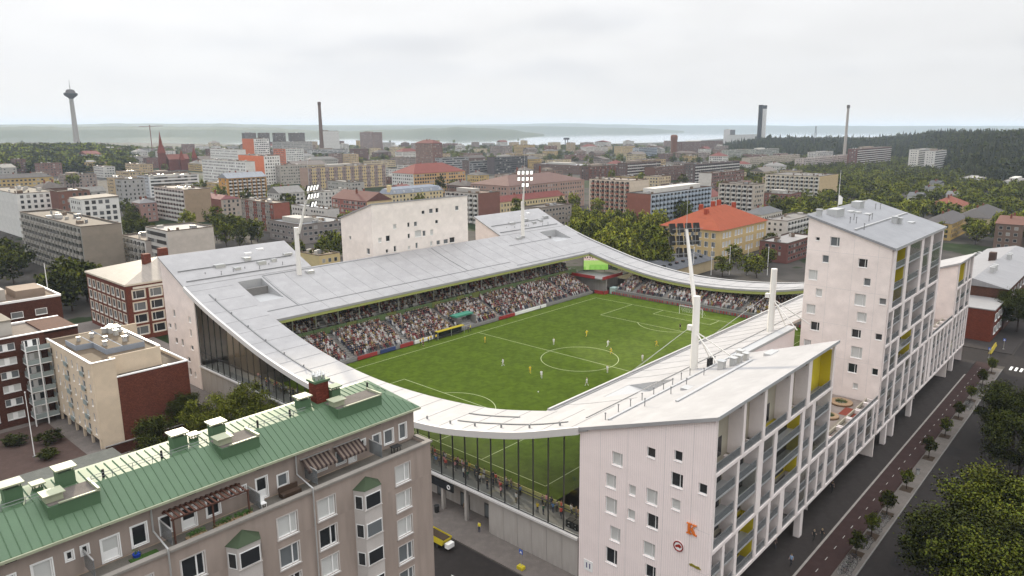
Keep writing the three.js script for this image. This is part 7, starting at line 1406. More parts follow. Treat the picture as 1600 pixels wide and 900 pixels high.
[328.7,-49.4,12.4,6.2,1,9],
[470.6,-20.8,12.8,4.6,2,9],
[640.0,98.6,8.4,5.3,1,9],
[353.0,70.8,13.7,4.0,1,9],
[510.3,-7.1,10.1,5.5,0,9],
[454.1,71.0,9.9,4.8,1,9],
[483.3,100.3,13.5,6.2,1,9],
[273.1,15.8,13.4,4.0,2,9],
[553.9,33.9,13.3,4.1,0,9],
[279.9,19.2,13.8,4.7,1,9],
[619.6,30.3,12.2,6.3,1,9],
[538.1,73.5,13.2,4.3,2,9],
[622.0,148.6,9.4,5.7,1,9],
[338.2,26.6,13.3,5.5,1,9],
[628.9,143.6,12.0,5.2,0,9],
[397.9,32.0,11.2,4.1,2,9],
[418.3,13.4,10.5,5.4,1,9],
[335.4,38.6,9.5,4.7,2,9],
[303.5,67.4,8.9,6.2,2,9],
[338.1,13.4,10.3,6.3,1,9],
[654.1,196.9,12.7,6.3,1,9],
[349.8,20.3,11.3,4.6,2,9],
[583.7,8.8,10.9,4.6,2,9],
[566.2,41.7,9.2,6.4,0,9],
[751.8,205.7,11.0,5.1,1,9],
[574.6,152.8,11.8,5.4,2,9],
[652.6,148.0,9.9,4.1,1,9],
[354.1,-31.3,12.6,5.2,2,9],
[651.7,13.4,9.5,4.4,2,9],
[422.4,60.0,12.2,5.8,0,9],
[300.1,50.9,11.6,4.3,2,9],
[358.8,19.4,8.2,4.6,2,9],
[465.7,107.4,9.8,5.1,0,9],
[373.0,-47.7,13.9,5.5,1,9],
[407.4,66.3,9.5,5.2,1,9],
[475.1,66.5,13.9,5.5,0,9],
[336.4,58.9,14.0,5.8,2,9],
[486.1,-22.1,10.4,6.1,1,9],
[767.7,144.3,10.5,4.6,2,9],
[468.1,-11.8,10.4,5.5,1,9],
[409.3,29.7,11.8,4.5,1,9],
[496.4,104.6,8.4,5.7,1,9],
[435.7,-7.3,11.4,5.6,1,9],
[512.2,96.2,8.9,6.3,1,9],
[515.1,126.2,13.0,4.3,1,9],
[451.3,-19.4,13.1,5.0,1,9],
[472.4,-6.0,8.3,5.0,1,9],
[567.5,65.6,11.1,4.3,1,9],
[454.1,70.0,11.3,4.3,2,9],
[509.6,40.2,10.7,4.9,1,9],
[445.6,-19.8,10.7,4.3,2,9],
[618.3,-0.4,9.8,4.9,1,9],
[268.0,37.8,12.5,5.2,0,9],
[325.9,39.5,8.7,5.2,1,9],
[521.8,75.4,11.0,4.7,1,9],
[598.8,-13.8,12.6,4.9,2,9],
[701.3,163.1,10.1,5.1,1,9],
[497.9,50.7,13.1,4.8,0,9],
[637.6,-4.5,13.5,6.3,1,9],
[385.5,95.1,11.5,5.2,1,9],
[522.2,39.8,12.0,4.5,1,9],
[481.9,64.4,13.4,4.1,2,9],
[365.2,-45.3,11.7,5.0,1,9],
[681.7,206.3,10.8,5.1,1,9],
[608.9,185.4,11.0,4.8,1,9],
[677.3,96.1,11.6,4.7,1,9],
[610.9,35.0,8.0,5.4,1,9],
[342.4,87.5,13.1,5.9,0,9],
[386.7,1.2,13.0,6.4,1,9],
[727.0,164.4,8.1,6.0,1,9],
[450.5,50.2,12.0,5.2,2,9],
[529.9,105.9,9.1,5.3,1,9],
[469.4,18.4,10.9,4.9,1,9],
[544.2,16.2,12.3,4.8,1,9],
[605.9,-0.1,11.4,4.3,1,9],
[611.0,43.5,12.4,4.7,1,9],
[445.3,103.6,12.0,4.6,1,9],
[469.6,-37.3,12.2,6.0,1,9],
[562.8,112.2,9.5,5.7,1,9],
[694.4,43.3,8.3,4.7,2,9],
[371.1,-40.1,9.0,4.2,1,9],
[363.4,30.6,12.6,6.5,1,9],
[597.1,33.6,9.7,6.2,1,9],
[617.5,152.9,13.6,4.6,1,9],
[549.4,72.9,13.3,4.7,2,9],
[363.4,70.8,9.6,4.6,1,9],
[381.1,67.1,11.4,4.4,0,9],
[589.8,-9.5,8.5,4.5,1,9],
[270.9,39.0,13.9,5.0,0,9],
[317.6,14.7,10.4,4.1,2,9],
[537.4,122.0,9.5,6.0,2,9],
[613.5,190.1,8.7,4.2,1,9],
[389.2,102.1,8.4,5.2,1,9],
[436.6,113.0,12.6,4.7,1,9],
[314.9,-35.1,13.9,4.3,1,9],
[364.3,29.0,9.5,6.3,0,9],
[616.3,196.1,9.9,5.8,2,9],
[562.1,42.7,9.3,4.5,0,9],
[415.0,-11.0,12.1,4.4,0,9],
[487.2,112.0,9.1,4.1,1,9],
[470.4,39.3,9.9,5.3,1,9],
[612.2,191.2,8.4,5.5,2,9],
[468.6,-39.2,13.8,4.5,1,9],
[292.5,66.3,12.0,6.3,0,9],
[337.3,50.9,13.3,6.1,2,9],
[253.3,-3.2,13.5,4.3,2,9],
[466.8,38.7,11.2,4.1,0,9],
[455.1,31.2,9.7,4.1,0,9],
[662.5,-7.3,10.8,6.5,2,9],
[591.0,43.1,10.8,5.4,0,9],
[619.8,-0.0,13.9,5.2,1,9],
[251.3,25.7,12.7,4.4,0,9],
[411.9,-19.2,14.0,4.2,0,9],
[536.4,15.7,12.8,5.1,2,9],
[351.0,78.6,12.7,5.2,1,9],
[421.4,105.2,8.3,6.2,0,9],
[651.7,18.4,10.2,4.3,0,9],
[450.1,73.3,11.7,4.1,2,9],
[617.5,-23.1,11.8,6.2,2,9],
[412.2,-43.1,14.0,4.9,1,9],
[320.1,-22.0,11.9,4.5,1,9],
[622.8,153.1,12.2,5.2,1,9],
[565.6,110.7,10.1,5.6,1,9],
[240.7,20.9,12.1,5.8,1,9],
[526.4,145.2,10.2,5.5,1,9],
[380.4,25.1,13.6,4.9,2,9],
[436.2,45.5,8.7,4.3,1,9],
[704.7,-6.2,11.9,4.6,1,9],
[329.6,21.9,11.6,5.1,0,9],
[509.4,75.3,11.5,5.6,1,9],
[331.6,36.5,12.0,4.6,1,9],
[364.4,33.6,13.2,5.0,1,9],
[288.4,16.9,13.1,5.5,2,9],
[475.8,13.4,9.3,6.0,0,9],
[330.8,24.2,12.0,4.9,0,9],
[656.1,46.2,8.4,4.4,2,9],
[346.1,37.3,11.6,6.4,0,9],
[495.8,-37.1,13.0,5.6,2,9],
[647.0,180.5,14.0,5.6,2,9],
[453.8,-33.1,11.5,5.2,1,9],
[607.6,69.5,12.8,4.0,2,9],
[662.2,24.4,10.8,4.0,1,9],
[406.8,49.2,11.2,4.3,0,9],
[441.1,67.9,8.7,5.4,1,9],
[486.2,92.5,8.3,4.5,1,9],
[697.0,181.1,8.8,6.2,2,9],
[250.5,29.5,11.1,5.0,2,9],
[565.0,0.3,12.8,4.3,2,9],
[619.9,30.4,11.2,4.1,0,9],
[584.8,111.8,11.2,5.6,1,9],
[416.8,56.0,11.9,6.2,1,9],
[397.1,12.0,13.4,5.0,1,9],
[390.7,58.6,9.3,4.2,1,9],
[377.9,35.5,10.0,4.3,1,9],
[420.3,-21.6,8.2,4.9,1,9],
[393.9,18.5,12.4,4.9,2,9],
[776.3,-0.9,11.6,6.4,1,9],
[418.0,-42.0,9.3,5.9,0,9],
[420.7,59.5,11.1,5.9,0,9],
[598.1,-1.2,11.5,6.0,1,9],
[227.2,30.3,13.0,4.8,1,9],
[630.9,163.9,9.7,4.7,1,9],
[336.6,77.4,11.3,6.3,2,9],
[417.9,-7.0,9.3,5.4,2,9],
[664.2,169.4,12.1,4.4,1,9],
[352.6,-41.0,13.7,4.9,2,9],
[709.1,11.9,9.9,4.3,0,9],
[530.9,127.4,10.4,6.2,1,9],
[329.7,50.0,11.0,5.1,1,9],
[422.4,26.4,11.3,6.1,2,9],
[752.9,155.7,12.9,5.6,1,9],
[391.0,43.5,10.9,6.5,1,9],
[389.4,89.9,11.8,4.9,1,9],
[576.1,49.5,8.4,6.1,1,9],
[544.4,112.3,13.4,4.2,1,9],
[521.3,54.8,12.5,4.3,1,9],
[550.6,59.3,14.0,4.9,1,9],
[523.6,42.5,8.9,6.4,1,9],
[652.3,16.9,12.7,4.5,1,9],
[614.8,154.6,9.0,6.5,1,9],
[464.1,6.4,13.7,5.8,1,9],
[756.2,173.9,8.2,6.0,2,9],
[431.1,93.3,12.9,5.4,1,9],
[397.6,5.7,12.4,5.3,2,9],
[398.0,-8.1,11.8,4.8,1,9],
[508.0,-27.0,12.7,4.6,1,9],
[530.3,18.8,9.3,5.6,1,9],
[511.3,37.1,9.4,6.4,0,9],
[645.9,-15.1,10.2,4.9,1,9],
[351.2,80.5,8.4,4.1,2,9],
[243.7,28.9,13.8,6.4,2,9],
[446.7,59.8,9.2,5.8,1,9],
[562.5,142.4,12.2,4.1,2,9],
[274.5,47.2,9.5,4.5,1,9],
[294.5,-53.2,13.6,6.1,0,9],
[708.4,-1.9,11.1,6.4,0,9],
[516.8,132.9,9.8,6.5,1,9],
[287.7,12.4,9.3,5.0,1,9],
[488.1,61.3,10.1,4.0,1,9],
[376.5,55.2,11.2,4.8,2,9],
[336.8,29.3,13.6,5.0,1,9],
[538.3,131.3,10.9,6.0,1,9],
[329.6,52.5,11.7,5.5,2,9],
[299.7,31.9,9.1,4.6,1,9],
[555.7,165.4,8.6,5.7,2,9],
[584.5,124.6,10.5,6.5,1,9],
[723.5,58.8,8.4,6.1,1,9],
[366.3,26.9,9.4,6.5,1,9],
[540.0,81.3,11.6,5.9,1,9],
[255.5,24.7,13.8,6.3,1,9],
[598.1,155.3,12.8,4.8,0,9],
[619.5,148.9,12.1,6.2,2,9],
[643.9,159.6,11.2,5.4,2,9],
[328.6,13.6,9.6,4.2,2,9],
[718.6,173.5,9.9,5.9,2,9],
[603.6,70.9,10.0,5.4,1,9],
[262.9,8.2,10.9,4.1,1,9],
[525.5,4.2,8.3,4.4,1,9],
[287.2,8.7,13.8,4.1,1,9],
[441.3,-15.0,11.9,5.2,1,9],
[590.0,103.8,13.8,4.8,2,9],
[653.7,29.8,8.9,5.4,2,9],
[395.5,35.1,10.8,4.8,1,9],
[249.4,19.1,13.1,6.2,1,9],
[364.2,19.3,13.5,5.9,2,9],
[402.8,54.4,10.4,5.8,1,9],
[670.5,141.8,12.1,4.9,2,9],
[290.7,50.0,12.8,5.6,2,9],
[398.9,110.4,9.6,5.4,2,9],
[692.9,76.6,9.9,5.6,0,9],
[603.8,84.7,12.8,4.6,1,9],
[537.5,0.5,13.4,5.3,1,9],
[789.8,157.7,8.4,6.1,1,9],
[296.5,26.0,11.0,4.9,1,9],
[373.7,48.0,8.8,4.6,2,9],
[677.5,40.6,12.9,6.4,2,9],
[309.8,22.7,11.7,6.3,2,9],
[538.6,106.5,10.3,4.6,2,9],
[470.3,10.5,10.4,5.0,0,9],
[293.5,-11.3,11.0,5.0,1,9],
[256.9,9.2,13.5,4.7,2,9],
[780.6,-6.5,8.6,5.8,0,9],
[348.7,14.3,9.5,4.5,2,9],
[466.2,63.6,10.4,4.8,1,9],
[273.4,18.5,13.1,5.3,1,9],
[591.3,89.3,10.8,6.4,0,9],
[424.1,40.5,10.5,5.6,2,9],
[433.5,-34.3,13.7,5.5,1,9],
[486.2,-39.3,9.1,5.9,0,9],
[548.3,36.1,13.8,6.0,2,9],
[505.1,7.4,12.6,5.6,2,9],
[637.0,191.1,13.9,6.4,1,9],
[454.1,-42.0,12.7,4.6,2,9],
[290.5,31.2,10.5,4.2,2,9],
[707.4,196.9,10.8,4.0,0,9],
[395.8,23.9,9.9,6.5,0,9],
[745.1,150.2,13.0,5.8,2,9],
[420.3,43.0,13.3,4.6,0,9],
[472.7,4.5,10.2,5.1,1,9],
[586.5,81.5,8.1,6.2,2,9],
[469.7,-6.5,10.8,6.2,1,9],
[340.3,-31.5,8.4,4.6,1,9],
[296.3,-29.2,12.0,5.1,2,9],
[402.3,56.7,8.5,5.5,2,9],
[369.2,39.7,8.1,5.0,1,9],
[384.3,57.9,9.3,5.0,1,9],
[474.2,-1.6,11.0,4.1,1,9],
[497.7,-12.5,11.5,5.8,1,9],
[432.4,-8.8,9.5,5.8,2,9],
[617.5,95.8,8.2,5.9,2,9],
[308.6,25.1,13.7,4.7,2,9],
[280.9,14.2,10.0,6.3,1,9],
[509.2,19.3,12.8,5.1,1,9],
[709.8,206.7,10.8,5.4,1,9],
[711.2,36.2,9.8,5.7,2,9],
[578.7,95.6,12.2,4.4,2,9],
[709.3,87.9,10.2,5.6,1,9],
[396.0,-20.6,11.7,4.5,0,9],
[641.4,176.3,12.8,5.8,1,9],
[673.0,215.5,11.5,5.7,1,9],
[589.5,-3.0,12.2,5.7,1,9],
[312.8,-36.6,12.2,4.1,2,9]];
const NEAR_TREES = [[-82.9,31.6,9,4.6,0,"round dark green tree before the brick end wall"],[-72.8,43.5,8,3.2,0,"small dark tree at the right corner of the brick end wall"],[-72.8,34.2,9,4.2,2,"light green tree left of the two birches by the glass wall"],[-68.5,34.3,9,4.2,2,"middle light green birch before the left glass wall"],[-65.8,31.4,10,4.6,2,"tallest yellowish birch before the left glass wall"],[-65.1,26.1,8,3.4,1,"small birch nearest the brick chimney"],[118.6,-72.0,13,7,0,"big dark street tree beside the grey-roofed brick workshop"],[25.0,-84.2,13,6.5,0,"dark street tree at right edge above the lowest crown"],[10.3,-87.1,13,6,0,"dark street tree overlapping the right picture edge"],[-21.6,-89.5,14,7.5,1,"big bright-topped tree in the lower right corner"],[-32.6,-86.9,12,7.5,0,"wide dark tree leaning over the road in the lower right"],[-39.4,-90.6,13,7,1,"lowest large tree at the bottom right corner"]];

// =====================================================================  TREES
const leafMat = new THREE.MeshPhysicalMaterial({ vertexColors: true, roughness: .95, specularIntensity: .2, transmission: .42, thickness: 0 });
const leafMatNear = new THREE.MeshPhysicalMaterial({ vertexColors: true, roughness: .95, specularIntensity: .2, transmission: .4, thickness: 0 });
const bark = wallMat('4c4038', speck), barkPale = wallMat('8a8378', speck);
const LEAF = [[.068, .082, .012], [.135, .16, .018], [.21, .235, .028]];
// crown of unit height 1 and half-width w, filled with leaf faces gathered in clumps
function crownGeo(n, leaf, col, sd, w = .42, y0 = .18) {
  const old = seed; seed = sd; const pos = [], nor = [], cl = [], clumps = [];
  const lob = []; for (let k = 0; k < 7; k++) lob.push([rr(0, 6.28), rr(.55, 1.05), rr(-.4, .8)]);
  for (let k = 0; k < 46; k++) {
    let a = rr(0, 6.28), z = rr(-1, 1), r = Math.pow(rnd(), .36), s = Math.sqrt(1 - z * z);
    let m = 1; for (const [la, lr, lz] of lob) { const d = Math.cos(a - la) * s * .7 + z * lz * .5; if (d > .55) m = Math.max(m * .98, lr); }
    const cx = Math.cos(a) * s * r * w * m, cz = Math.sin(a) * s * r * w * m, cy = y0 + (1 - y0) * (.5 + .47 * z * r * (.85 + .3 * m * .5));
    clumps.push([cx, cy, cz, rr(.06, .125), rr(.72, 1.3)]);
  }
  for (let i = 0; i < n; i++) {
    const c = clumps[i % clumps.length], g = () => (rnd() + rnd() + rnd() - 1.5) * 1.15;
    const x = c[0] + g() * c[3], y = c[1] + g() * c[3] * .8, z = c[2] + g() * c[3], s = leaf * rr(.6, 1.25);
    const u = new THREE.Vector3(rr(-1, 1), rr(-1, 1), rr(-1, 1)).normalize(), t = new THREE.Vector3(rr(-1, 1), rr(-1, 1), rr(-1, 1)).cross(u).normalize(), nn = u.clone().cross(t); if (nn.y < 0) nn.negate();
    const P = (a, b) => [x + u.x * a * s + t.x * b * s, y + u.y * a * s + t.y * b * s, z + u.z * a * s + t.z * b * s];
    const q = [P(-.5, 0), P(0, -.34), P(.55, 0), P(0, .34)], f = c[4] * rr(.75, 1.3), yl = rr(.9, 1.15);
    for (const k of [0, 1, 2, 0, 2, 3]) { pos.push(...q[k]); nor.push(nn.x, nn.y, nn.z); cl.push(col[0] * f * yl, col[1] * f, col[2] * f); }
  }
  seed = old; const G = new THREE.BufferGeometry(); G.setAttribute('position', new THREE.Float32BufferAttribute(pos, 3)); G.setAttribute('normal', new THREE.Float32BufferAttribute(nor, 3)); G.setAttribute('color', new THREE.Float32BufferAttribute(cl, 3)); return G;
}
function trunkGeo(sd, k = 6, w = .3) { // unit height
  const old = seed; seed = sd; const b = new MB(); b.bar([0, 0, 0], [.01, .34, .005], .022, .015, k, false); b.bar([.01, .34, .005], [-.005, .72, .01], .015, .005, k, false);
  for (let i = 0; i < 5; i++) { const a = i * 1.3 + rr(0, .5), y = .26 + i * .07; b.bar([.008, y, .003], [Math.cos(a) * w * .75, y + rr(.18, .3), Math.sin(a) * w * .75], .009, .003, 5, false); }
  seed = old; return b.geo();
}
const midCrowns = LEAF.map((c, k) => [0, 1, 2].map(i => crownGeo(1000, .085, c, 300 + k * 10 + i, .42)));
const farCrowns = LEAF.map((c, k) => [0, 1, 2].map(i => crownGeo(330, .13, c, 400 + k * 10 + i, .42)));
const midTrunks = [trunkGeo(5), trunkGeo(6)];
function tree(name, label, group, u, v, H, r, crown, trunk, cm, y = 0, bm = bark) {
  const t = thing(name, label, 'tree', u, y, v, group); t.rotation.y = rnd() * 6.28;
  const tr = fin(new THREE.Mesh(trunk, bm)); tr.name = 'trunk'; tr.scale.set(H, H, H); t.add(tr);
  const c = fin(new THREE.Mesh(crown, cm)); c.name = 'crown'; c.scale.set(r / .42, H, r / .42); t.add(c); return t;
}
seed = 4242;
// small clusters are told apart by their place from the left, city trees by the building next to them
const shortName = l => { const o = []; for (const w of l.replace(/,/g, '').split(' ')) { if (o.length > 1 && /^(with|and|in|of|before|between|at|right|left|behind|next|under|by|set|beside|below|near|among|tucked|beyond|to)$/.test(w)) break; o.push(w); if (o.length > 5) break; } return o.join(' '); };
const NTH = 'first second third fourth fifth sixth seventh eighth ninth tenth eleventh twelfth thirteenth fourteenth fifteenth sixteenth seventeenth eighteenth nineteenth'.split(' '); for (const t of ['twent', 'thirt', 'fort', 'fift']) { NTH.push(t + 'ieth'); for (let k = 0; k < 9; k++) NTH.push(t + 'y-' + NTH[k]); }
const treeLabel = new Map();
TREE_KINDS.forEach(([label], ci) => {
  const L = TREES.filter(t => t[5] === ci);
  if (/city roofs/.test(label)) {
    const by = new Map(); for (const t of L) { let b = null, bd = 1e9; for (const r of CITY) { const d = Math.hypot(t[0] - (r[4] + r[5]) / 2, t[1] - (r[6] + r[7]) / 2); if (d < bd) { bd = d; b = r; } } const s = shortName(b[1]); if (!by.has(s)) by.set(s, []); by.get(s).push(t); }
    for (const [s, A] of by) { A.sort((p, q) => Math.hypot(p[0] - CAMG[0], p[1] - CAMG[1]) - Math.hypot(q[0] - CAMG[0], q[1] - CAMG[1])); A.forEach((t, i) => treeLabel.set(t, A.length > 1 ? `${NTH[i] || 'far'} nearest tree close to the ${s}` : `lone tree close to the ${s}`)); }
  } else if (L.length <= 50) { L.sort((p, q) => Math.atan2(q[1] - CAMG[1], q[0] - CAMG[0]) - Math.atan2(p[1] - CAMG[1], p[0] - CAMG[0])); L.forEach((t, i) => treeLabel.set(t, `${NTH[i]} from the left: ${label}`)); }
});
for (const tr of TREES) {
  const [u, v, H, r, k, ci] = tr, D = Math.hypot(u - CAMG[0], v - CAMG[1]); tree(/suburb/.test(TREE_KINDS[ci][0]) ? 'garden_tree' : /city roofs/.test(TREE_KINDS[ci][0]) ? 'city_tree' : 'park_tree', treeLabel.get(tr) || TREE_KINDS[ci][0], TREE_KINDS[ci][1], u, v, H, r, (D < 520 ? midCrowns : farCrowns)[k][Math.floor(rnd() * 3)], pick(midTrunks), leafMat);
}
NEAR_TREES.forEach(([u, v, H, r, k, label], i) => { const big = r > 5.5; tree(big ? 'street_tree' : 'courtyard_tree', label, null, u, v, H, r, crownGeo(big ? 34000 : 18000, big ? .021 : .026, LEAF[k], 900 + i, .42, big ? .22 : .1), trunkGeo(50 + i, 8), leafMatNear, .13); });
// shrubs in the left courtyard
[[-97.5, 60.5, 2.2, 2.0, 'spreading dark shrub in the middle of the left courtyard'], [-92.8, 56.5, 2.6, 2.2, 'round dark shrub nearest the beige block columns'], [-95, 49.5, 1.8, 1.9, 'low shrub bed beside the courtyard flagpole'], [-103, 62, 2, 2.2, 'dark shrub at the left courtyard edge'], [-106.5, 52, 2.2, 2, 'small dark shrub left of the flagpole'], [-104, 68.6, 7.5, 1.8, 'narrow dark conifer against the brick courtyard wing']].forEach(([u, v, H, r, l], i) => tree(H > 5 ? 'conifer' : 'shrub', l, null, u, v, H, r, crownGeo(2600, .07, LEAF[0], 1200 + i, .42, .0), trunkGeo(70 + i), leafMat, .13));
// climbing hedge wall behind the far stand
for (const [u, v, l] of [[38, 168, 'tall green hedge wall right of the cream low house'], [33, 178, 'dark hedge behind the cream low house']]) tree('hedge_tree', l, null, u, v, 12, 4, midCrowns[0][1], midTrunks[0], leafMat);
// young street trees on the strip
{
  const cg = crownGeo(1500, .075, LEAF[1], 1500, .42, .3), cg2 = crownGeo(1300, .08, LEAF[0], 1501, .42, .3), tg = trunkGeo(90, 6);
  const pts = [[-30.6, -73.2], [-24.3, -73.4], [-16.4, -73.3], [-5.5, -73.4], [9.6, -73.3], [22.2, -73.3], [34, -73.3], [47, -73.2], [59.8, -73.2], [71.2, -73.2]];
  const nth = ['nearest', 'second', 'third', 'fourth', 'fifth', 'sixth', 'seventh', 'eighth', 'ninth', 'farthest'];
  pts.forEach(([u, v], i) => { tree('young_street_tree', `${nth[i]} young street tree on the paved strip beside the bicycle path`, 'young trees on the paved strip', u, v, rr(3.4, 4.4), rr(1.0, 1.35), i % 2 ? cg : cg2, tg, leafMat, .15); bx(scene.getObjectByName('planted_strip'), 'tree_bed', M.soil, u - 1.1, u + 1.1, .15, .165, v - .9, v + .9); });
}
// park hill with trees below the observation tower, forest on the ridge: far woods that read as one mass
function conifer(sd, col) { const old = seed; seed = sd; const b = new MB(true); const L = 7; for (let k = 0; k < L; k++) { const y = .08 + k * .125, r = .2 * (1 - k / (L + .6)) * rr(.85, 1.15), n = 9; for (let i = 0; i < n; i++) { const a = i / n * 6.28 + k, a2 = a + 6.28 / n * rr(.8, 1.3), f = rr(.65, 1.35); b.cc = col.map(c => c * f); b.tri([Math.cos(a) * r * rr(.7, 1.25), y - rr(0, .03), Math.sin(a) * r], [Math.cos(a2) * r, y - rr(0, .05), Math.sin(a2) * r * rr(.7, 1.2)], [0, y + .2, 0], [Math.cos(a), .5, Math.sin(a)]); } } b.cc = [.03, .025, .02]; b.bar([0, 0, 0], [0, .5, 0], .014, .008, 5, false); seed = old; return b.geo(); }
function wood(name, label, geos, list) {
  const g = new THREE.Group(); g.name = name; g.userData = { label, category: 'forest', kind: 'stuff' }; scene.add(g);
  geos.forEach((ge, k) => { const L = list.filter((_, i) => i % geos.length === k), im = fin(new THREE.InstancedMesh(ge, leafMat, L.length)), m = new THREE.Matrix4(), q = new THREE.Quaternion(), up = new THREE.Vector3(0, 1, 0); L.forEach(([u, y, v, h, r], i) => { q.setFromAxisAngle(up, (i * 2.4) % 6.28); m.compose(new THREE.Vector3(u, y, -v), q, new THREE.Vector3(r, h, r)); im.setMatrixAt(i, m); const c = .75 + .5 * hash2(i, k + 5); im.setColorAt(i, new THREE.Color(c, c, c)); }); im.name = 'trees'; g.add(im); });
}
{
  seed = 99; const B = bearing, sm = (a, b, x) => { const t = Math.min(1, Math.max(0, (x - a) / (b - a))); return t * t * (3 - 2 * t); };
  // hill of the forest, as terrain
  const hillH = (px, D) => { const near = 1500 - 620 * sm(1380, 1520, px), top = 20 + 15 * sm(1330, 1450, px); return top * sm(near, near + 520, D) * sm(1090, 1200, px); };
  const hb = new MB(), HM = std([.05, .065, .03], { map: speck, roughness: 1 }); const xs = []; for (let x = 1090; x <= 1780; x += 15) xs.push(x); const Ds = []; for (let D = 820; D <= 2400; D += 80) Ds.push(D);
  for (let i = 0; i < xs.length - 1; i++) for (let j = 0; j < Ds.length - 1; j++) { const P = (x, D) => { const p = out(B(x), D); return [p[0], hillH(x, D) + (hillH(x, D) > .3 ? .4 : -.4), p[1]]; }; hb.quad(P(xs[i], Ds[j]), P(xs[i + 1], Ds[j]), P(xs[i + 1], Ds[j + 1]), P(xs[i], Ds[j + 1]), [0, 1, 0]); }
  struct(hb.build('forest_hill', HM));
  const list = []; for (let k = 0; k < 16000; k++) { const px = rr(1120, 1770), D = 830 + 1300 * Math.pow(rnd(), 1.1), near = 1560 - 640 * sm(1380, 1520, px); if (D < near) continue; const p = out(B(px), D); const h = rr(9, 16) * (rnd() < .12 ? 1.45 : 1); list.push([p[0], hillH(px, D) - .3, p[1], h, h * rr(.8, 1.1)]); }
  wood('forest', 'dark conifer forest covering the ridge at the right', [conifer(1, [.026, .031, .009]), conifer(2, [.034, .038, .01]), conifer(3, [.018, .022, .008]), crownGeo(150, .2, [.045, .056, .014], 55, .2, .05)], list);
  const l2 = []; for (let k = 0; k < 1500; k++) { const px = rr(-40, 232), D = rr(1150, 1750), p = out(B(px), D), top = 6 + 12 * sm(1150, 1600, D) * (1 - .6 * sm(150, 230, px)); const h = rr(9, 15); l2.push([p[0], top - 6 - (top > 8 ? 0 : 0), p[1], h + 5, (h + 5) * 1.3]); }
  wood('park_wood', 'wooded park hill below the observation tower', [crownGeo(150, .2, LEAF[0], 61, .36, .02), crownGeo(150, .2, LEAF[1], 62, .36, .02), conifer(4, [.03, .045, .018])], l2);
  const l3 = []; for (let k = 0; k < 1800; k++) { const px = rr(230, 1140), D = rr(1250, 2280); const p = out(B(px), D); if ([...CITY, ...FILL].some(r => p[0] > r[4] - 4 && p[0] < r[5] + 4 && p[1] > r[6] - 4 && p[1] < r[7] + 4)) continue; const h = rr(7, 11); l3.push([p[0], 0, p[1], h, h * 1.25]); }
  const l4 = []; for (let k = 0; k < 2600; k++) { const px = rr(1120, 1640), D = rr(560, 1540); if (px > 1500 && D > 900 || D < 780 && rnd() < .75) continue; const p = out(B(px), D); if ([...CITY, ...FILL].some(r => p[0] > r[4] - 5 && p[0] < r[5] + 5 && p[1] > r[6] - (D > 900 ? 9 : 5) && p[1] < r[7] + 5)) continue; const h = rr(6, 10); l4.push([p[0], hillH(px, D) - .2, p[1], h, h * 1.2]); }
  wood('suburb_wood', 'low green mass of far suburban trees before the forest', [crownGeo(150, .2, LEAF[0], 81, .4, .02), crownGeo(150, .2, LEAF[1], 82, .4, .02)], l4);
  wood('lakeside_wood', 'green belt of trees between city and lake', [crownGeo(130, .2, LEAF[0], 71, .36, .02), crownGeo(130, .2, LEAF[1], 72, .36, .02)], l3);
}

// =====================================================================  PEOPLE
// one continuous body: distance to tapered capsules, smoothly joined, meshed
function bodyGeo(J, bones, res = 40) {
  const mc = new MarchingCubes(res, new THREE.MeshBasicMaterial(), false, false, 30000); mc.isolation = 0; const S = 1.05; // half size in metres, centre at y = .95
  const smin = (a, b, k) => { const h = Math.max(k - Math.abs(a - b), 0) / k; return Math.min(a, b) - h * h * k / 4; };
  for (let z = 0; z < res; z++) for (let y = 0; y < res; y++) for (let x = 0; x < res; x++) {
    const h = res / 2, p = [(x - h) / h * S, (y - h) / h * S + .95, (z - h) / h * S]; let d = 9;
    for (const [a, b, r0, r1] of bones) { const A = J[a], B = J[b], ab = [B[0] - A[0], B[1] - A[1], B[2] - A[2]], ap = [p[0] - A[0], p[1] - A[1], p[2] - A[2]], L = ab[0] ** 2 + ab[1] ** 2 + ab[2] ** 2, t = L ? Math.min(1, Math.max(0, (ap[0] * ab[0] + ap[1] * ab[1] + ap[2] * ab[2]) / L)) : 0; d = smin(d, Math.hypot(ap[0] - ab[0] * t, ap[1] - ab[1] * t, ap[2] - ab[2] * t) - (r0 + (r1 - r0) * t), .05); }
    mc.field[x + y * res + z * res * res] = -d;
  }
  mc.update(); const n = mc.count * 3, P = new Float32Array(n), N = new Float32Array(n); let lo = 9;
  for (let i = 0; i < n; i += 3) { P[i] = mc.positionArray[i] * S; P[i + 1] = mc.positionArray[i + 1] * S + .95; P[i + 2] = mc.positionArray[i + 2] * S; lo = Math.min(lo, P[i + 1]); N[i] = mc.normalArray[i]; N[i + 1] = mc.normalArray[i + 1]; N[i + 2] = mc.normalArray[i + 2]; }
  for (let i = 1; i < n; i += 3) P[i] -= lo; const g = new THREE.BufferGeometry(); g.setAttribute('position', new THREE.BufferAttribute(P, 3)); g.setAttribute('normal', new THREE.BufferAttribute(N, 3)); return g;
}
const BONES = [['pel', 'chest', .135, .15], ['chest', 'neck', .13, .06], ['shL', 'shR', .075, .075], ['neck', 'head', .055, .07], ['head', 'crown', .095, .095], ['head', 'nose', .05, .025], ['hipL', 'knL', .088, .06], ['knL', 'anL', .056, .042], ['anL', 'toL', .045, .035], ['hipR', 'knR', .088, .06], ['knR', 'anR', .056, .042], ['anR', 'toR', .045, .035], ['shL', 'elL', .055, .042], ['elL', 'haL', .04, .032], ['haL', 'fiL', .036, .026], ['shR', 'elR', .055, .042], ['elR', 'haR', .04, .032], ['haR', 'fiR', .036, .026]];
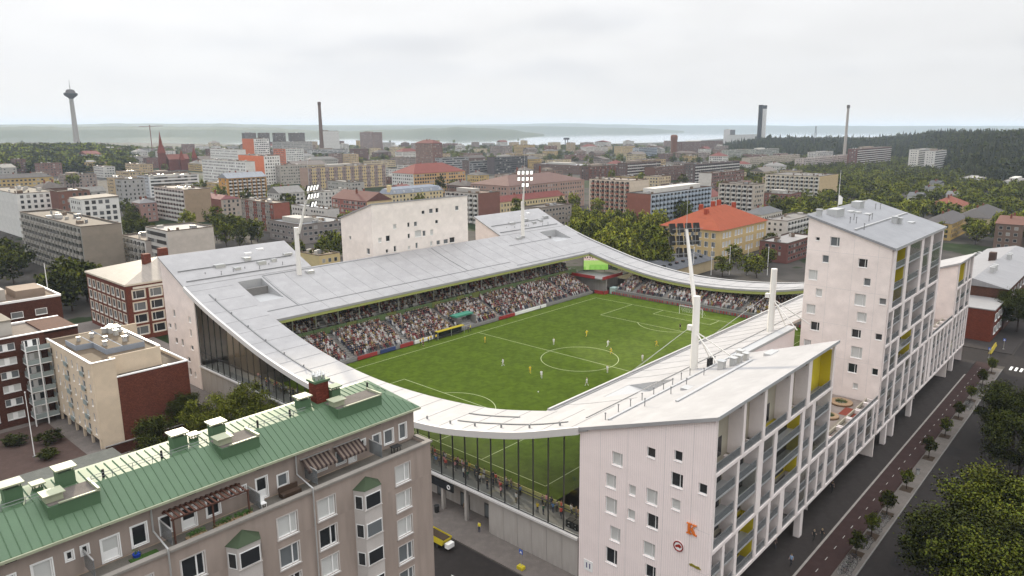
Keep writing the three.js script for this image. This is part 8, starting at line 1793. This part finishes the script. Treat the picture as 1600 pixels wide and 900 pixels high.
function pose(o) { return { pel: [0, .95, 0], chest: [0, 1.3, .01], neck: [0, 1.48, 0], head: [0, 1.6, .02], crown: [0, 1.69, .01], nose: [0, 1.62, .1], shL: [.17, 1.42, 0], shR: [-.17, 1.42, 0], hipL: [.09, .92, 0], hipR: [-.09, .92, 0], knL: [.1, .5, .02], knR: [-.1, .5, .02], anL: [.1, .09, 0], anR: [-.1, .09, 0], toL: [.11, .04, .15], toR: [-.11, .04, .15], elL: [.24, 1.15, -.02], elR: [-.24, 1.15, -.02], haL: [.25, .9, .06], haR: [-.25, .9, .06], fiL: [.25, .8, .08], fiR: [-.25, .8, .08], ...o }; }
const POSES = {
  stand: bodyGeo(pose({}), BONES), cross: bodyGeo(pose({ elL: [.25, 1.16, .03], haL: [.06, 1.15, .22], fiL: [-.04, 1.17, .22], elR: [-.25, 1.16, .03], haR: [-.06, 1.12, .2], fiR: [.05, 1.12, .22] }), BONES),
  walk: bodyGeo(pose({ knL: [.1, .52, .17], anL: [.1, .12, .26], toL: [.1, .09, .4], knR: [-.1, .5, -.08], anR: [-.1, .12, -.3], toR: [-.1, .04, -.18], elL: [.22, 1.16, -.12], haL: [.22, .95, -.1], fiL: [.22, .86, -.06], elR: [-.22, 1.16, .08], haR: [-.2, .98, .25], fiR: [-.2, .9, .3] }), BONES),
  run: bodyGeo(pose({ pel: [0, .97, 0], chest: [0, 1.3, .08], neck: [0, 1.47, .11], head: [0, 1.58, .15], crown: [0, 1.67, .15], nose: [0, 1.6, .24], shL: [.17, 1.41, .1], shR: [-.17, 1.41, .1], knL: [.1, .68, .34], anL: [.1, .32, .2], toL: [.1, .22, .3], knR: [-.1, .55, -.1], anR: [-.1, .2, -.4], toR: [-.1, .08, -.36], elL: [.24, 1.15, -.1], haL: [.2, 1.05, .1], fiL: [.2, 1.07, .18], elR: [-.24, 1.18, .2], haR: [-.2, 1.25, .42], fiR: [-.2, 1.32, .46] }), BONES),
};
const outfitCache = new Map(), bodyMat = new THREE.MeshStandardMaterial({ vertexColors: true, roughness: .85 });
const SKIN = [[.52, .34, .25], [.6, .42, .33], [.42, .27, .19]], HAIR = [[.05, .035, .02], [.18, .11, .05], [.35, .26, .14], [.02, .02, .02]];
function outfit(p, top, bottom, sock, skin, hair, shorts, sleeves) {
  const k = [p, top, bottom, sock, skin, hair, shorts, sleeves].join('|'); if (outfitCache.has(k)) return outfitCache.get(k);
  const g = POSES[p].clone(), P = g.attributes.position.array, c = new Float32Array(P.length);
  for (let i = 0; i < P.length; i += 3) { const x = Math.abs(P[i]), y = P[i + 1], z = P[i + 2]; let q = top; if (y > 1.46 && x < .13) { q = (y > 1.66 || z < .03 && y > 1.56) ? hair : skin; if (y < 1.5) q = skin; } else if (x > .185 && y > .6) q = y > (sleeves ? 1.0 : 1.2) ? top : skin; else if (y < .08) q = [.03, .03, .03]; else if (y < .98) q = shorts ? (y > .58 ? bottom : y > .42 ? skin : sock) : bottom; c.set(q, i); }
  g.setAttribute('color', new THREE.BufferAttribute(c, 3)); outfitCache.set(k, g); return g;
}
function person(label, u, y, v, yaw, p, top, bottom, o = {}) {
  const m = fin(new THREE.Mesh(outfit(p, top, bottom, o.sock || top, o.skin || pick(SKIN), o.hair || pick(HAIR), !!o.shorts, !!o.sleeves), bodyMat)); m.name = numbered('person'); m.position.set(u, y, -v); m.rotation.y = yaw; m.scale.setScalar(o.h || rr(.97, 1.05)); scene.add(m);
  m.userData = { label, category: 'person' }; if (o.group) m.userData.group = o.group; return m;
}
{
  seed = 777; const Wt = [.75, .75, .74], Yl = [.72, .52, .02], G = 'players on the pitch';
  const W = 'white kit player', Y = 'yellow kit player';
  const P = [[-5.5, 26, Y, 'nearest the far touchline at halfway', 'stand'], [4.4, 11.6, W, 'just beyond the centre circle', 'stand'], [15.6, 9.8, Y, 'running beyond the circle towards far goal', 'run'], [11.9, .4, W, 'at the far edge of the centre circle', 'run'], [7.4, -3.9, Y, 'running on the right edge of the centre circle', 'run'], [-15.7, 10, W, 'farthest left on the pitch', 'walk'], [-15.5, 1.9, Y, 'left of the centre circle beside a white player', 'walk'], [-16.2, -2, W, 'left of the centre circle beside a yellow player', 'walk'], [-4.2, -11, W, 'on the halfway line at the near circle edge', 'stand'], [19.8, -8.9, Y, 'nearest the mast on the sunny side', 'run'], [7.7, -12.5, W, 'half hidden by the near roof edge right of circle', 'stand'], [-13.6, -12.4, W, 'half hidden by the near roof edge left of circle', 'walk']];
  for (const [u, v, k, w, p] of P) { const y = k === Y; person(`${k} ${w}`, u, PY + .025, v, rr(0, 6.28), p, y ? Yl : Wt, y ? Yl : Wt, { shorts: true, sock: y ? Yl : Wt, group: G, h: 1.04 }); }
  person('referee in black near the far penalty arc', 37.4, PY + .025, -5.3, 2.2, 'stand', [.02, .02, .02], [.02, .02, .02], { shorts: true, sock: [.02, .02, .02] });
  person('assistant referee in dark shirt on the far touchline', -18.2, PY + .025, 34.9, 0, 'walk', [.12, .02, .03], [.02, .02, .02], { shorts: true });
  person('official in dark clothes beside the team bench', -1.6, PY + .005, 36.2, 1, 'stand', [.02, .025, .04], [.02, .02, .02]); person('steward in yellow vest beside the team bench', -.4, PY + .005, 36.6, 1, 'stand', [.7, .62, .03], [.03, .03, .05]); person('steward in white by the far front wall', 29.5, PY + .005, 37.6, 1, 'stand', [.6, .6, .6], [.03, .03, .05]);
  for (let k = 0; k < 5; k++) person(`${NTH[k]} from the right: substitute in yellow standing left of the bench shelter`, -12.2 - k * 1.3, PY + .005, 36.9 + (k % 2) * .5, 0, 'stand', Yl, [.05, .05, .05], { group: 'substitutes' });
  const bl = thing('football', 'white ball on the grass left of the circle', 'ball', -23.1, PY + .01, -7.1); const bg = new THREE.IcosahedronGeometry(.13, 2); bg.translate(-23.1, PY + .14, 7.1); geoPart(bl, 'ball_shell', bg, M.whitePaint); bl.children[0].userData.label = 'white round ball';
  // people behind the glass end wall
  const tops = [[.03, .03, .035], [.04, .045, .07], [.5, .5, .5], [.6, .58, .55], [.55, .08, .06], [.1, .2, .4], [.62, .45, .03], [.12, .12, .12], [.2, .16, .12], [.65, .3, .32], [.05, .12, .08]], names = ['black', 'navy', 'grey', 'white', 'red', 'blue', 'yellow', 'dark grey', 'brown', 'pink', 'dark green'], bots = [[.03, .035, .06], [.02, .02, .02], [.1, .1, .11], [.2, .17, .13]];
  let n = 0; const spots = [], cnt = {}; for (let v = -45.6; v < 44 && n < 190; v += .34) { const dens = v < -38 ? .55 : v < -31 ? .25 : v < -2 ? .95 : .55; if (rnd() > dens) continue; let u = rnd() < .6 ? rr(-57.3, -56.5) : rr(-59.2, -57.3); if (spots.some(s => Math.hypot(s[0] - u, s[1] - v) < .5)) continue; spots.push([u, v]); n++; const i = Math.floor(rnd() * tops.length); cnt[i] = (cnt[i] || 0) + 1; person(`${NTH[cnt[i] - 1]} from the right: spectator in ${names[i]} top behind the glass end wall`, u, PY + .003, v, Math.PI / 2 + rr(-.6, .6), pick(['stand', 'cross', 'stand', 'walk']), tops[i], pick(bots), { group: 'spectators behind the glass wall', sleeves: rnd() < .5 }); }
  // street
  person('pedestrian in light blue shirt walking on the shaded pavement', -39.1, .14, -67.2, -1.8, 'walk', [.25, .35, .5], [.02, .02, .03]); person('pedestrian in black nearest the white line', -29.9, .14, -68.1, 1.3, 'walk', [.02, .02, .02], [.03, .03, .03]); person('pedestrian in black walking left of another', -30.9, .14, -67.3, 1.3, 'walk', [.03, .03, .03], [.02, .02, .02]); person('left one of two people under the front block', -14.7, .14, -64.3, 1.3, 'walk', [.04, .04, .05], [.02, .02, .02]); person('right one of two people under the front block', -13.7, .14, -64.0, 1.3, 'stand', [.02, .02, .02], [.02, .02, .02]); person('person standing at the front block column', -36.6, .14, -63.9, 0, 'stand', [.05, .03, .03], [.03, .03, .04]);
  person('steward in yellow jacket at the stadium entrance', -61.2, .14, -28.4, -1.4, 'stand', [.7, .6, .03], [.03, .04, .08], { sleeves: true }); person('visitor in brown coat beside the entrance doors', -58.6, .14, -22.5, 0, 'stand', [.2, .13, .08], [.03, .03, .03], { sleeves: true });
}
// seated crowd: a mass of people nobody could count
{
  seed = 31; const tb = new MB(); const ring = (y, a, b, z = 0) => { const o = []; for (let i = 0; i < 6; i++) { const w = i / 6 * 6.283; o.push([Math.cos(w) * a, y, z + Math.sin(w) * b]); } return o; };
  const rings = [ring(.38, .2, .15), ring(.62, .19, .13), ring(.95, .24, .13), ring(1.06, .1, .08)]; for (let k = 0; k < 3; k++) for (let i = 0; i < 6; i++) { const j = (i + 1) % 6; tb.quad(rings[k][i], rings[k][j], rings[k + 1][j], rings[k + 1][i], [Math.cos((i + .5) / 6 * 6.28), .1, Math.sin((i + .5) / 6 * 6.28)]); }
  for (const s of [-.1, .1]) { tb.bar([s, .48, 0], [s, .5, -.42], .085, .07, 5); tb.bar([s, .5, -.42], [s, .02, -.44], .06, .05, 5); } for (const s of [-.25, .25]) { tb.bar([s, .92, 0], [s * 1.05, .68, -.12], .055, .045, 5); tb.bar([s * 1.05, .68, -.12], [s * .5, .6, -.32], .045, .035, 5); }
  const torso = tb.geo(), head = new THREE.IcosahedronGeometry(.115, 1); head.scale(.9, 1.15, 1); head.translate(0, 1.2, 0); const hair = new THREE.SphereGeometry(.122, 8, 5, 0, 6.29, 0, 1.5); hair.scale(.95, 1.1, 1.05); hair.translate(0, 1.225, -.02);
  const shirts = [[.02, .02, .025], [.03, .035, .06], [.4, .39, .38], [.5, .48, .46], [.22, .06, .05], [.05, .06, .09], [.1, .1, .1], [.16, .12, .1], [.26, .2, .07], [.22, .22, .23], [.48, .46, .45], [.6, .58, .57], [.04, .035, .035], [.12, .03, .04], [.34, .24, .2], [.05, .05, .05], [.06, .06, .08], [.55, .53, .52], [.03, .03, .03], [.09, .07, .07], [.2, .05, .06]];
  const n = seats.length, mk = (g, mt) => fin(new THREE.InstancedMesh(g, mt, n)), A = mk(torso, std([1, 1, 1], { roughness: .9 })), Bh = mk(head, std([1, 1, 1], { roughness: .7 })), Ch = mk(hair, std([1, 1, 1], { roughness: .9 }));
  const m = new THREE.Matrix4(), q = new THREE.Quaternion(), up = new THREE.Vector3(0, 1, 0);
  seats.forEach(([u, y, v, f], i) => { q.setFromAxisAngle(up, (f ? -Math.PI / 2 : 0) + rr(-.35, .35)); const s = rr(.94, 1.08); m.compose(new THREE.Vector3(u, y, -v), q, new THREE.Vector3(s, s, s)); A.setMatrixAt(i, m); Bh.setMatrixAt(i, m); Ch.setMatrixAt(i, m); A.setColorAt(i, new THREE.Color().setRGB(...pick(shirts))); Bh.setColorAt(i, new THREE.Color().setRGB(...pick(SKIN))); Ch.setColorAt(i, new THREE.Color().setRGB(...pick(rnd() < .2 ? [[.5, .5, .5], [.3, .06, .05], [.4, .33, .12]] : HAIR))); });
  const g = new THREE.Group(); g.name = 'crowd'; g.userData = { label: 'dense seated crowd filling the far and end stands', category: 'crowd', kind: 'stuff' }; A.name = 'bodies'; Bh.name = 'heads'; Ch.name = 'hair'; g.add(A, Bh, Ch); scene.add(g);
}
// =====================================================================  STREET FURNITURE AND VEHICLES
{
  seed = 55; const wheel = new THREE.TorusGeometry(.33, .022, 5, 20), rim = new THREE.TorusGeometry(.3, .012, 4, 18); const spoke = new MB(); for (let k = 0; k < 8; k++) { const a = k / 8 * Math.PI; spoke.bar([-Math.cos(a) * .3, -Math.sin(a) * .3, 0], [Math.cos(a) * .3, Math.sin(a) * .3, 0], .004, .004, 3, false); } const sg = spoke.geo();
  const fr = new MB(); for (const [a, b, r] of [[[-.5, .33], [-.12, .3], .014], [[-.12, .3], [-.2, .78], .017], [[-.5, .33], [-.18, .7], .012], [[-.12, .3], [.38, .72], .019], [[-.19, .72], [.38, .8], .017], [[.36, .9], [.41, .62], .017]]) fr.bar([a[0], a[1], 0], [b[0], b[1], 0], r, r, 5, false); const fg = fr.geo();
  const fk = new MB(); for (const s of [-.05, .05]) fk.bar([.4, .64, s], [.53, .33, s], .012, .012, 5, false); const fkg = fk.geo(), hb = new MB(); hb.bar([.36, .98, -.28], [.36, .98, .28], .014, .014, 5); hb.bar([.36, .98, 0], [.37, .86, 0], .016, .016, 5, false); const hg = hb.geo(), sd = new MB(); sd.box(-.32, -.08, .86, .92, -.08, .08); sd.bar([-.2, .78, 0], [-.21, .87, 0], .014, .014, 5); const sgd = sd.geo();
  const paint = ['2a2c30', '4a1d1b', '1d2f4a', '6d6e70', '27402c', '111214'].map(h => std(h, { roughness: .35, metalness: .3 }));
  function bike(u, v, turn, lean, label, group, i) {
    const t = thing('bicycle', label, 'bicycle', u, .152, v, group); t.rotation.set(lean, turn, 0, 'YXZ');
    for (const [x] of [[-.5], [.53]]) { const w = fin(new THREE.Mesh(wheel, M.rubber)); w.name = 'wheel'; w.position.set(x, .352, 0); t.add(w); const r = fin(new THREE.Mesh(rim, M.galv)); r.name = 'rim'; w.add(r); const s = fin(new THREE.Mesh(sg, M.galv)); s.name = 'spokes'; w.add(s); }
    for (const [n, g, m] of [['frame', fg, paint[i % 6]], ['fork', fkg, paint[i % 6]], ['handlebar', hg, M.darkSteel], ['saddle', sgd, M.rubber]]) { const o = fin(new THREE.Mesh(g, m)); o.name = n; o.position.y = .02; t.add(o); }
  }
  let k = 0; for (const [u0, u1, n, l] of [[-37, -32, 9, 'bicycle in the parked row nearest the camera beside the road'], [-28.5, -25.8, 6, 'bicycle in the row between first and second young trees'], [-23, -17.6, 8, 'bicycle in the row between second and third young trees'], [40, 45, 8, 'bicycle in the parked row at the far end of strip'], [50, 58, 9, 'bicycle in the last dense row before the crossing']]) for (let i = 0; i < n; i++) { bike(u0 + (u1 - u0) * i / (n - 1), -73.4 + rr(-.15, .15), Math.PI / 2 + rr(-.2, .2) + (rnd() < .5 ? Math.PI : 0), rr(-.08, .08), `${NTH[i]} from the near end: ${l}`, l.replace('bicycle in', 'bicycles of'), k++); }
  // bins, signs, barriers
  const bin = thing('litter_bin', 'grey litter bin on the paved strip between young trees', 'litter bin', 1.5, .15, -73.4); { const g = new THREE.CylinderGeometry(.32, .28, .9, 14); g.translate(1.5, .6, 73.4); geoPart(bin, 'body', g, M.galv); const h = new THREE.CylinderGeometry(.35, .35, .08, 14); h.translate(1.5, 1.1, 73.4); geoPart(bin, 'lid', h, M.darkSteel); }
  const signs = [[-64, -39.4, .14, 'blue square crossing sign on yellow foot beside stadium wall', true], [-77.6, -32, .13, 'blue road sign on yellow foot beside the green-roofed house', true], [84, -70.5, .14, 'blue road sign at the far street corner', false], [96, -72, .14, 'second blue road sign beyond the far street', false]];
  for (const [u, v, y, l, foot] of signs) { const s = thing('road_sign', l, 'road sign', u, y, v); new MB().bar([u, y, v], [u, y + 2.9, v], .04, .04, 8).build('pole', M.galv, s); const p = bx(s, 'plate', std([.02, .09, .42], { roughness: .4 }), u - .06, u - .03, y + 2.3, y + 2.95, v - .32, v + .32); const tg = new THREE.Shape([[-.2, -.2], [.2, -.2], [0, .2]].map(q => new THREE.Vector2(...q))), eg = new THREE.ExtrudeGeometry(tg, { depth: .01, bevelEnabled: false }); eg.rotateY(-Math.PI / 2); eg.translate(u - .062, y + 2.62, -v); geoPart(p, 'symbol', eg, M.whitePaint); if (foot) for (const d of [-.3, .05, .4]) bx(s, 'foot_block', M.yellow, u - .35, u + .35, y, y + .45, v + d - .15, v + d + .13); else bx(s, 'foot_plate', M.galv, u - .2, u + .2, y, y + .05, v - .2, v + .2); }
  { const t = thing('tipper_trailer', 'yellow tipper body with white nose parked at the kerb', 'trailer', -67.2, .01, -26); const b = new MB(), u = -67.2, v = -25.6; const pts = [[-2.1, .75], [2.0, .75], [2.5, 1.75], [-2.5, 1.75]]; for (const s of [-.85, .85]) b.quad(...pts.map(([a, y]) => [u + s, y, v + a]), [s, 0, 0]); for (let i = 0; i < 4; i++) { if (i === 2) continue; const [a, y] = pts[i], [c, z] = pts[(i + 1) % 4]; b.quad([u - .85, y, v + a], [u + .85, y, v + a], [u + .85, z, v + c], [u - .85, z, v + c]); } b.build('skip_body', M.yellow, t); bx(t, 'load', M.soil, u - .8, u + .8, 1.35, 1.5, v - 2.2, v + 2.2); bx(t, 'chassis', M.darkSteel, u - .5, u + .5, .5, .74, v - 2.4, v + 2.2); bx(t, 'nose', M.whitePaint, u - .6, u + .6, .5, 1.2, v - 3.2, v - 2.45); for (const [a, c] of [[-.8, -1], [.6, -1], [-.8, 1], [.6, 1]]) { const w = new THREE.CylinderGeometry(.36, .36, .2, 16); w.rotateZ(Math.PI / 2); w.translate(u + a + .1, .37, -(v + c)); geoPart(t, 'wheel', w, M.rubber); } }
  { const t = thing('rubbish_bin', 'black round bin beside the stadium entrance', 'bin', -61.5, .14, -19.2); const g = new THREE.CylinderGeometry(.42, .36, 1.1, 14); g.translate(-61.5, .69, 19.2); geoPart(t, 'body', g, M.rubber); const r = new THREE.TorusGeometry(.42, .04, 6, 16); r.rotateX(Math.PI / 2); r.translate(-61.5, 1.24, 19.2); geoPart(t, 'rim', r, M.darkSteel); }
  { const t = thing('speaker_stack', 'stack of black crates behind the glass at right end', 'crates', -58.7, PY, -44.5); for (let i = 0; i < 4; i++) { const c = bx(t, 'crate', M.rubber, -59.3 + (i % 2) * .02, -58.3, PY + .02 + Math.floor(i / 2) * .52, PY + .52 + Math.floor(i / 2) * .52, -45.6 + (i % 2) * 1.15, -44.55 + (i % 2) * 1.15); bx(c, 'latch', M.galv, -59.34, -59.31, PY + .2 + Math.floor(i / 2) * .52, PY + .3 + Math.floor(i / 2) * .52, -45.2 + (i % 2) * 1.15, -44.95 + (i % 2) * 1.15); } }
  for (let i = 0; i < 3; i++) { const u = 90 + i * 3.4, v = -70 + i * .1, t = thing('road_barrier', `${['left', 'middle', 'right'][i]} yellow concrete road barrier at the far street corner`, 'barrier', u, .13, v, 'yellow road barriers'); const s = new THREE.Shape([[-.35, 0], [.35, 0], [.3, .3], [.12, .5], [.1, .95], [-.1, .95], [-.12, .5], [-.3, .3]].map(p => new THREE.Vector2(...p))), g = new THREE.ExtrudeGeometry(s, { depth: 3.1, bevelEnabled: false }); g.rotateY(Math.PI / 2); g.translate(u - 1.55, .13, -v); geoPart(t, 'barrier_body', g, std([.42, .33, .05], { map: mottle })); }
  // parked cars
  const cs = new THREE.Shape([[-2.1, .3], [2.1, .3], [2.15, .7], [1.9, .85], [1.0, .95], [.45, 1.42], [-1.1, 1.45], [-1.75, .98], [-2.15, .9]].map(p => new THREE.Vector2(...p)));
  const cb = new THREE.ExtrudeGeometry(cs, { depth: 1.6, bevelEnabled: true, bevelSize: .06, bevelThickness: .06, bevelSegments: 2 }); cb.translate(0, 0, -.8);
  const wg = new THREE.Shape([[.85, .97], [.4, 1.36], [-1.05, 1.38], [-1.55, 1.0]].map(p => new THREE.Vector2(...p))), wgg = new THREE.ExtrudeGeometry(wg, { depth: 1.74, bevelEnabled: false }); wgg.translate(0, 0, -.87); const wc = new THREE.CylinderGeometry(.32, .32, .22, 16); wc.rotateX(Math.PI / 2);
  const cars = [[228, -30, 'c8c9ca', 'silver'], [236, -33, '8e9094', 'grey'], [262, -37, 'd8d8d6', 'white'], [268, -38, '3b3d42', 'dark grey'], [216, -26, '2b2d31', 'black'], [274, -40, '7c2722', 'dark red'], [244, -35, '55606c', 'blue-grey']];
  for (const [u, v, c, l] of cars) { const t = thing('parked_car', `${l} car parked in the yard beyond the white tower`, 'car', u, .02, v, 'cars parked beyond the white tower'); t.rotation.y = rr(-.2, .2) + 1.2; for (const [n, g, m] of [['body', cb, std(c, { roughness: .3, metalness: .2 })], ['windows', wgg, M.pane]]) { const o = fin(new THREE.Mesh(g, m)); o.name = n; t.add(o); } for (const [x, z] of [[-1.3, -.78], [1.35, -.78], [-1.3, .78], [1.35, .78]]) { const w = fin(new THREE.Mesh(wc, M.rubber)); w.name = 'wheel'; w.position.set(x, .32, z); t.add(w); } for (const z of [-.55, .55]) { const w = fin(new THREE.Mesh(boxGeo(.06, .14, .3), M.whitePaint)); w.name = 'headlight'; w.position.set(2.2, .68, z); t.add(w); } }
}
renderer.render(scene, camera);
